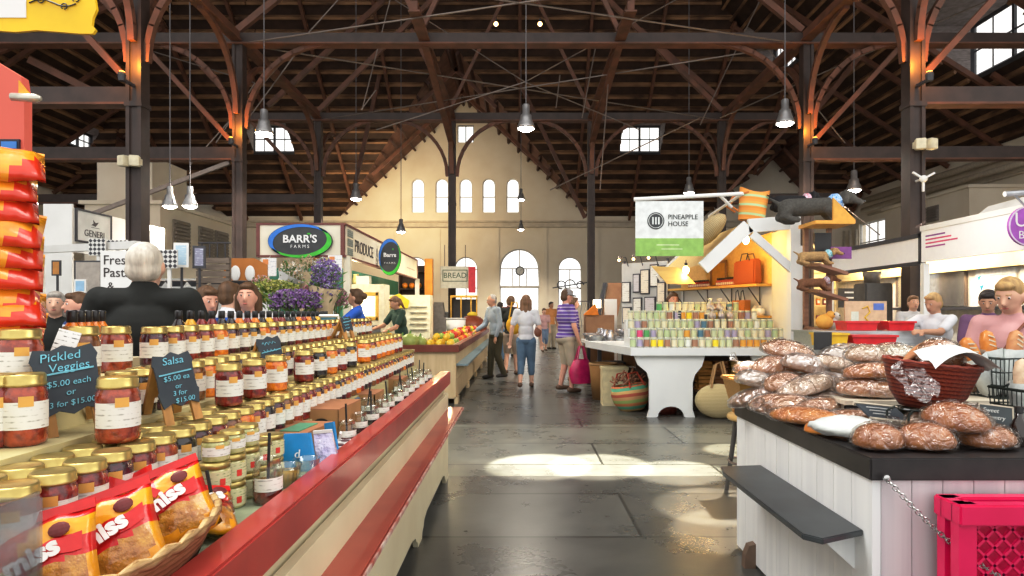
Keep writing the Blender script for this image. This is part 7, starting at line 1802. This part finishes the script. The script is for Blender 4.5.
def person(label, x, y, h, rz, sk='fair', hair='brown', style='short', shirt=None, sleeve='short', pants=None, plen=1., shoe=None, arms=None, stance=(0, 0), lean=0., turn=0., nod=0., fat=1., wide=1., vox=.014, hat=None, sub=0., shz=.812, hz=.925):
    """front of the figure is local -Y; arms: (upper dir, fore dir) for the figure's right (x<0) and left (x>0)"""
    t = thing('person', label, 'person', (x, y, -sub), rz)
    s = h
    hipz = .52 * s
    Rl = Matrix.Rotation(lean, 4, 'X')
    def up(p): p = V(p); q = p - V((0, 0, hipz)); return V((0, 0, hipz)) + (Rl @ q)
    W_ = wide * s
    sh = [up((sx * .110 * W_, 0, shz * s)) for sx in (-1, 1)]
    arms = arms or [((-.12, 0, -1), (-.02, -.2, -1)), ((.12, 0, -1), (.02, -.2, -1))]
    el, wr, hd = [], [], []
    for i in range(2):
        u, f = V(arms[i][0]).normalized(), V(arms[i][1]).normalized()
        el.append(sh[i] + u * .175 * s); wr.append(el[-1] + f * .15 * s); hd.append(f)
    hips = [V((sx * .052 * W_, 0, hipz - .02 * s)) for sx in (-1, 1)]
    kn, an = [], []
    for i, sx in enumerate((-1, 1)):
        st = stance[i]
        kn.append(V((sx * .055 * W_, -.5 * st * s - .012 * s, .285 * s))); an.append(V((sx * .058 * W_, -st * s, .045 * s)))
        if st < 0: kn[-1].y = -.25 * st * s - .03 * s; an[-1].z = .06 * s
    hc = up((0, -.012 * s, hz * s)); Rh = Matrix.Rotation(lean * .4 + nod, 4, 'X') @ Matrix.Rotation(turn, 4, 'Z')
    if turn: Rh = Matrix.Rotation(turn, 4, 'Z') @ Matrix.Rotation(lean * .4 + nod, 4, 'X')
    def hp(p): return hc + (Rh @ (V(p) * s))
    Rm = Rh
    m = MB()
    def torso(mb, g, low=True):
        f = fat
        if low: mb.ell(V((0, .0, .525 * s)), (.092 * W_ * min(f, 1.15) + g, .068 * s * f + g, .07 * s + g), 14, 10, mat=None)
        mb.ell(up((0, -.012 * s * (f - 1) * 4, .61 * s)), (.082 * W_ * f + g, .062 * s * f + g, .095 * s + g), 14, 10, mat=Rl)
        mb.ell(up((0, 0, .725 * s)), (.098 * W_ * (1 + (f - 1) * .5) + g, .066 * s * (1 + (f - 1) * .5) + g, .10 * s + g), 14, 10, mat=Rl)
        mb.cap(up((-.085 * W_, .004 * s, (shz - .007) * s)), .034 * s + g, up((.085 * W_, .004 * s, (shz - .007) * s)), .034 * s + g, 12)
    torso(m, 0)
    m.cap(up((0, .006 * s, .80 * s)), .036 * s, hc + (Rh @ V((0, .01 * s, -.03 * s))), .031 * s, 12)
    m.ell(hc, (.044 * s, .055 * s, .062 * s), 18, 12, mat=Rm); m.ell(hp((0, -.018, -.032)), (.034 * s, .036 * s, .036 * s), 14, 10, mat=Rm)
    m.cap(hp((0, -.052, .004)), .006 * s, hp((0, -.064, -.016)), .010 * s, 8)
    for sx in (-1, 1): m.ell(hp((sx * .045, .006, -.006)), (.007 * s, .014 * s, .019 * s), 8, 6, mat=Rm)
    for i in range(2):
        m.cap(sh[i], .030 * s, el[i], .024 * s, 10); m.cap(el[i], .026 * s, wr[i], .017 * s, 10)
        m.cap(hips[i], .056 * s, kn[i], .037 * s, 12); m.cap(kn[i], .036 * s, an[i], .022 * s, 12)
        # hand: palm, four unequal bent fingers, thumb off the side
        f = hd[i]; a = f.cross(V((0, -1, .2))); a = a.normalized() if a.length > .05 else V((1, 0, 0)); nrm = a.cross(f).normalized()
        pc_ = wr[i] + f * .028 * s; mt3 = Matrix((a, nrm, f)).transposed()
        m.ell(pc_, (.022 * s, .011 * s, .032 * s), 10, 8, mat=mt3)
        for k, L in enumerate((.030, .036, .034, .026)):
            b0 = pc_ + a * (k - 1.5) * .0115 * s + f * .022 * s; b1 = b0 + (f * .8 - nrm * .35).normalized() * L * .6 * s; b2 = b1 + (f * .4 - nrm * .8).normalized() * L * .6 * s
            m.cap(b0, .0068 * s, b1, .006 * s, 6); m.cap(b1, .006 * s, b2, .005 * s, 6)
        th = a * (1 if i == 0 else -1); c0 = pc_ + th * .018 * s - f * .01 * s; c1 = c0 + (th * .7 + f * .7 - nrm * .2).normalized() * .026 * s; c2 = c1 + (f - nrm * .3).normalized() * .02 * s
        m.cap(c0, .0085 * s, c1, .007 * s, 6); m.cap(c1, .007 * s, c2, .0055 * s, 6)
        m.cap(an[i] + V((0, .02 * s, -.022 * s)), .022 * s, an[i] + V((0, -.085 * s, -.03 * s)), .015 * s, 8)
    me = remeshed(m, vox, 3); me.materials.append(SK[sk]); inst('body', me, t)
    for sx in (-1, 1):
        e = MB().ell(hp((sx * .0175, -.0495, .006)), .0048 * s, 8, 6).build('eye', eye_w, t, True)
        MB().ell(hp((sx * .0175, -.0528, .006)), .0036 * s, 6, 5).build('pupil', eye_d, e, True)
        MB().cap(hp((sx * .010, -.055, .019)), .002 * s, hp((sx * .027, -.050, .019)), .0015 * s, 5).build('eyebrow', HR[hair], t)
    MB().ell(hp((0, -.0525, -.036)), (.012 * s, .004 * s, .004 * s), 8, 5, mat=Rm).build('mouth', lip_m, t, True)
    g = .010
    if shirt:
        m = MB(); torso(m, g, True)
        if style == 'x': pass
        m.cap(up((0, .006 * s, (shz - .01) * s)), .045 * s, up((0, .004 * s, (shz + .028) * s)), .038 * s, 10)
        for i in range(2):
            k = {'none': .16, 'short': .72, 'long': 1.}[sleeve]
            if sleeve != 'none': m.cap(sh[i], .031 * s + g, sh[i].lerp(el[i], k), .030 * s + g * .9, 10)
            else: m.cap(sh[i], .036 * s + g * .5, sh[i].lerp(el[i], k), .034 * s, 10)
            if sleeve == 'long': m.cap(el[i], .030 * s + g * .6, el[i].lerp(wr[i], .92), .021 * s + g * .6, 10)
        me = remeshed(m, vox, 3); me.materials.append(shirt); inst('shirt', me, t)
    if pants:
        m = MB(); m.ell(V((0, 0, .515 * s)), (.094 * W_ * min(fat, 1.2) + .006, .070 * s * fat + .006, .065 * s), 14, 10)
        for i in range(2):
            m.cap(hips[i], .059 * s + .006, kn[i] if plen > .45 else hips[i].lerp(kn[i], plen / .5), .042 * s + .006, 12)
            if plen > .5: m.cap(kn[i], .042 * s + .005, kn[i].lerp(an[i], min(1, (plen - .5) / .5)), .031 * s + .006, 12)
        me = remeshed(m, vox, 2); me.materials.append(pants); inst('trousers' if plen > .8 else 'shorts', me, t)
    if shoe:
        for i in range(2):
            m = MB(); m.cap(an[i] + V((0, .022 * s, -.018 * s)), .027 * s, an[i] + V((0, -.085 * s, -.026 * s)), .019 * s, 10)
            for v in m.bm.verts: v.co.z = max(v.co.z, .002)
            m.build('shoe', shoe, t, True)
    m = MB()
    if style in ('short', 'long', 'bob', 'bun', 'pony'):
        m.ell(hp((0, .012, .018)), (.0495 * s, .055 * s, .056 * s), 18, 12, mat=Rm)
        m.ell(hp((0, .026, -.012)), (.046 * s, .040 * s, .048 * s), 14, 10, mat=Rm)
        m.ell(hp((0, -.028, .048)), (.036 * s, .026 * s, .018 * s), 12, 8, mat=Rm)
    if style in ('long', 'bob'):
        d = .10 if style == 'bob' else .19
        for sx in (-1, 0, 1): m.cap(hp((sx * .035, .022, .0)), .030 * s, hp((sx * .042, .030 + (.01 if sx == 0 else 0), -d * .62)), .024 * s, 10)
    if style == 'bun': m.ell(hp((0, .07, .02)), .027 * s, 12, 8)
    if style == 'pony': m.cap(hp((0, .065, .01)), .020 * s, hp((.0, .085, -.10)), .012 * s, 10)
    if style == 'thin':
        m.ell(hp((0, .014, .014)), (.0475 * s, .053 * s, .054 * s), 18, 12, mat=Rm); m.ell(hp((0, .026, -.016)), (.0475 * s, .036 * s, .036 * s), 14, 10, mat=Rm)
    me = remeshed(m, min(vox, .011), 3); me.materials.append(HR[hair]); inst('hair', me, t)
    if hat:
        m = MB(); m.lathe([(0, .075 * s), (.03 * s, .07 * s), (.05 * s, .045 * s), (.054 * s, .012 * s)], 18, hc, mat=Rm); o = m.build('cap', hat, t, True)
        b = MB(); b.lathe([(0, .012 * s), (.06 * s, .016 * s), (.061 * s, .02 * s), (0, .022 * s)], 14, hp((0, -.035, 0)), mat=Rm); b.build('cap_brim', hat, o, True)
    t['_h'] = 0; del t['_h']
    mw = Matrix.Translation((x, y, -sub)) @ Matrix.Rotation(rz, 4, 'Z')
    return t, [mw @ (wr[i] + hd[i] * .055 * s) for i in range(2)], mw, up, hp

blk_c = cloth('black', (.014, .016, .014)); dkshoe = M('dark_shoe', (.03, .025, .02), .5); brshoe = M('brown_sandal', (.14, .08, .05), .6); white_c = cloth('white', (.72, .73, .76)); denim = cloth('denim', (.13, .22, .33))
khaki = cloth('khaki', (.52, .45, .34)); olive = cloth('olive', (.075, .065, .035)); purple_s = MBAND('purple_stripes', [(.14, .07, .34), (.14, .07, .34), (.48, .45, .55), (.17, .08, .38), (.10, .05, .25), (.44, .38, .55)], 2.6, 'Z', .85)
navy_s = MBAND('navy_stripes', [(.04, .07, .2), (.04, .07, .2), (.65, .68, .72)], 6., 'Z', .85)
PXW = lambda px, Y: (px - CX) * Y / F
# the grey-haired man at the left, seen from behind
person('grey-haired man in a black shirt seen from behind at the jar counter', -1.83, 3.12, 1.73, PI + .25, 'fair', 'white', 'thin', blk_c, 'short', cloth('charcoal', (.05, .05, .055)), 1, dkshoe, [((-.35, -.1, -1), (.1, -.6, -.8)), ((.35, -.1, -1), (-.1, -.6, -.8))], wide=1.02, fat=1.12, vox=.012, nod=.05, shz=.822, hz=.916)
person('person in a bright blue shirt bending down right of the grey-haired man', PXW(196, 4.6), 4.75, 1.56, .9, 'rosy', 'brown', 'bob', cloth('blue', (.04, .16, .62)), 'short', denim, 1, dkshoe, lean=-.0, vox=.014, nod=.2)
person('woman with brown hair facing the flowers behind the sauce bottles', PXW(248, 5.0), 5.0, 1.60, .2, 'rosy', 'brown', 'bob', cloth('dusk', (.62, .60, .6)), 'short', denim, 1, dkshoe, vox=.014)
person('person with short brown hair turned away behind the sauce bottles', PXW(228, 5.5), 5.5, 1.63, 2.8, 'fair', 'brown', 'short', cloth('pale', (.7, .7, .72)), 'short', denim, 1, dkshoe, vox=.016)
person('shopper in glasses and navy striped top left of the grey-haired man', PXW(79, 5.2), 5.2, 1.53, -.6, 'rosy', 'brown', 'short', navy_s, 'short', denim, 1, dkshoe, vox=.014)
g_ = MB()
person('white-haired shopper in black by the red snack stand', PXW(47, 5.5), 5.6, 1.55, .5, 'fair', 'grey', 'bob', blk_c, 'long', blk_c, 1, dkshoe, vox=.016)
# stall keepers
person('woman in a bright blue top drinking at the flower stall', PXW(357, 8.5), 8.5, 1.68, -1.4, 'tan', 'brown', 'bun', cloth('blue', (.04, .16, .62)), 'short', denim, 1, dkshoe, [((-.2, -.55, -.85), (.15, -.55, .85)), ((.15, -.75, -.65), (-.2, -.5, .85))], turn=-.3, nod=-.15, vox=.013)
person('stall keeper in a dark green shirt leaning over the produce', PXW(403, 11.6), 11.6, 1.67, -.9, 'tan', 'light brown', 'pony', cloth('bottle_green', (.03, .07, .05)), 'short', denim, 1, dkshoe, [((-.1, -.6, -.8), (.1, -1, -.25)), ((.1, -.5, -.9), (0, -1, -.35))], lean=.22, nod=.3, vox=.013)
# people in the aisle
gm, gh, *_ = person('elderly man in grey shirt and dark trousers beside the produce counter', PXW(496, 13.0), 13.1, 1.74, -1.05, 'tan', 'grey', 'thin', cloth('grey_shirt', (.36, .42, .47)), 'long', olive, 1, dkshoe, [((-.1, -.25, -1), (.05, -.9, -.55)), ((.1, .1, -1), (0, -.35, -.9))], (.05, -.07), lean=.12, nod=.15, vox=.014)
dm, dh, *_ = person('person in a black top carrying a yellow shoulder bag in the aisle', PXW(511, 13.9), 13.9, 1.72, 2.9, 'fair', 'brown', 'short', blk_c, 'short', cloth('beige_shorts', (.45, .36, .28)), .5, brshoe, None, (.04, -.05), vox=.014)
wm_, wh, *_ = person('woman in a white top and rolled blue jeans walking away down the aisle', PXW(526, 11.5), 11.5, 1.68, PI - .1, 'fair', 'light brown', 'long', white_c, 'short', denim, .78, brshoe, [((-.25, .05, -1), (-.1, -.15, -1)), ((.28, .0, -1), (.15, -.2, -1))], (.09, -.10), fat=1.04, wide=.92, vox=.013)
t = thing('hanging_shoulder_bag', 'yellow shoulder bag hanging between the white top woman and the black top person', 'bag', (PXW(514, 12.4), 12.5, .93), .2)
MB().ell((0, 0, .17), (.16, .07, .18), 14, 10).build('bag_body', cloth('mustard', (.72, .42, .03)), t, True); MB().tube([(-.1, 0, .3), (-.04, .02, .62), (.06, .02, .62), (.1, 0, .3)], .014, 6).build('strap', cloth('mustard', (.72, .42, .03)), t)
t = thing('handbag', 'small brown handbag at the right hip of the woman in white', 'bag', (PXW(538, 11.4), 11.45, .92), .1)
MB().ell((0, 0, .08), (.07, .04, .09), 12, 8).build('bag_body', M('brown_leather', (.25, .09, .05), .5), t, True); MB().tube([(-.04, 0, .14), (0, 0, .42), (.04, 0, .14)], .01, 6).build('strap', M('brown_leather', (.25, .09, .05), .5), t)
pm_, ph, *_ = person('stout man in grey cap and purple striped polo holding a magenta bag', PXW(566, 10.9), 10.9, 1.76, 1.95, 'rosy', 'brown', 'short', purple_s, 'short', khaki, .52, brshoe, [((-.2, -.05, -1), (0, -.35, -.9)), ((.18, -.05, -1), (.0, -.12, -1))], (.03, -.03), fat=1.38, wide=1.1, vox=.013, hat=cloth('grey_cap', (.28, .27, .28)), nod=.2)
lh = ph[0]
mg = M('magenta_vinyl', (.62, .02, .14), .3, col2=(.45, .01, .09), scale=10, coat=.5)
t = thing('tote_bag', 'shiny magenta tote bag in the hand of the man in purple stripes', 'bag', (lh.x, lh.y - .02, .17), .3)
m = MB().grid(lambda u, v: V(((.17 + .05 * math.sin(PI * v) ) * math.cos(2 * PI * u) * (1 - .25 * v ** 3), .09 * math.sin(2 * PI * u), .40 * v)), 20, 8); m.build('bag_body', mg, t, True)
MB().lathe([(0, .0), (.17, .004)], 16, sy=.53).build('bag_base', mg, t)
for s in (-1, 1): MB().tube([(-.09, s * .05, .38), (-.03, s * .02, lh.z - .17), (.03, s * .02, lh.z - .17), (.09, s * .05, .38)], .014, 6).build('handle', mg, t)
person('woman with dark hair in a purple top standing close to the man in purple stripes', PXW(573, 12.4), 12.45, 1.66, 1.75, 'fair', 'brown', 'bob', purple_s, 'short', khaki, 1, brshoe, fat=1.15, vox=.014)
person('far walker in a pink top coming up the aisle', PXW(544, 22), 22, 1.5, .3, 'fair', 'brown', 'short', cloth('pink', (.66, .42, .42)), 'short', cloth('blue_shorts', (.2, .28, .42)), .7, brshoe, None, (.06, -.06), vox=.02)
person('far figure in orange beside the far walker in pink', PXW(551, 23.5), 23.5, 1.75, .5, 'tan', 'dark', 'short', cloth('orange_top', (.72, .34, .12)), 'short', khaki, 1, dkshoe, vox=.02)
person('far shopper in grey behind the elderly man', PXW(500, 17.5), 17.6, 1.64, 2.6, 'fair', 'dark', 'short', cloth('taupe', (.34, .3, .28)), 'short', denim, 1, dkshoe, vox=.02)
person('far tall shopper in maroon beyond the person in black', PXW(509, 19.5), 19.5, 1.8, 3.0, 'fair', 'grey', 'short', cloth('maroon', (.25, .08, .08)), 'short', khaki, 1, dkshoe, vox=.02)
person('far stall keeper in grey behind the white tub', PXW(441, 20.3), 20.4, 1.62, .3, 'tan', 'grey', 'short', cloth('stone', (.4, .42, .42)), 'short', denim, 1, dkshoe, vox=.02)
# Pineapple House keeper and the cafe people
person('stall keeper with brown hair smiling behind the stacked tins', PXW(673, 10.4), 10.4, 1.69, .1, 'rosy', 'brown', 'bob', cloth('olive_top', (.32, .26, .14)), 'short', denim, 1, dkshoe, vox=.013, nod=.12)
wc_, wch, *_ = person('woman with short blond hair in a white shirt working at the cafe counter', PXW(938, 7.0), 7.0, 1.58, -1.15, 'tan', 'blond', 'short', white_c, 'short', denim, 1, dkshoe, [((-.1, -.85, -.38), (.1, -1, -.02)), ((.1, -.8, -.45), (-.1, -1, .05))], lean=.10, nod=.25, vox=.011, fat=1.1)
person('cafe worker with tied hair seen beyond the woman in white', PXW(917, 9.6), 9.7, 1.62, -.2, 'fair', 'light brown', 'bun', cloth('pale', (.7, .7, .72)), 'short', denim, 1, dkshoe, vox=.014)
person('woman with black hair bending behind the woman in pink', PXW(988, 6.2), 6.2, 1.58, -.7, 'tan', 'dark', 'short', cloth('plum', (.2, .1, .2)), 'short', blk_c, 1, dkshoe, nod=.35, vox=.013)
wp, wph, mw, up_, hp_ = person('woman in a pale pink top with fair hair bun at the right edge', PXW(1022, 4.0), 4.05, 1.59, -1.0, 'fair', 'blond', 'bun', cloth('pale_pink', (.66, .38, .38)), 'short', cloth('navy_jeans', (.05, .06, .12)), 1, dkshoe, [((-.25, -.1, -1), (.0, -.5, -.8)), ((.2, -.2, -1), (-.1, -.6, -.8))], lean=.12, nod=.3, fat=1.15, wide=1.0, vox=.011)
a_, b_ = up_((.08, -.075 * 1.62, .80 * 1.58)), up_((-.12, -.11 * 1.62, .58 * 1.58))
MB().tube([up_((.1, .0, .845 * 1.58)), up_((.07, -.11, .80 * 1.58)), up_((-.02, -.155, .70 * 1.58)), up_((-.13, -.15, .58 * 1.58))], .008, 6).build('bag_strap', M('brown_leather', (.25, .09, .05), .5), wp)
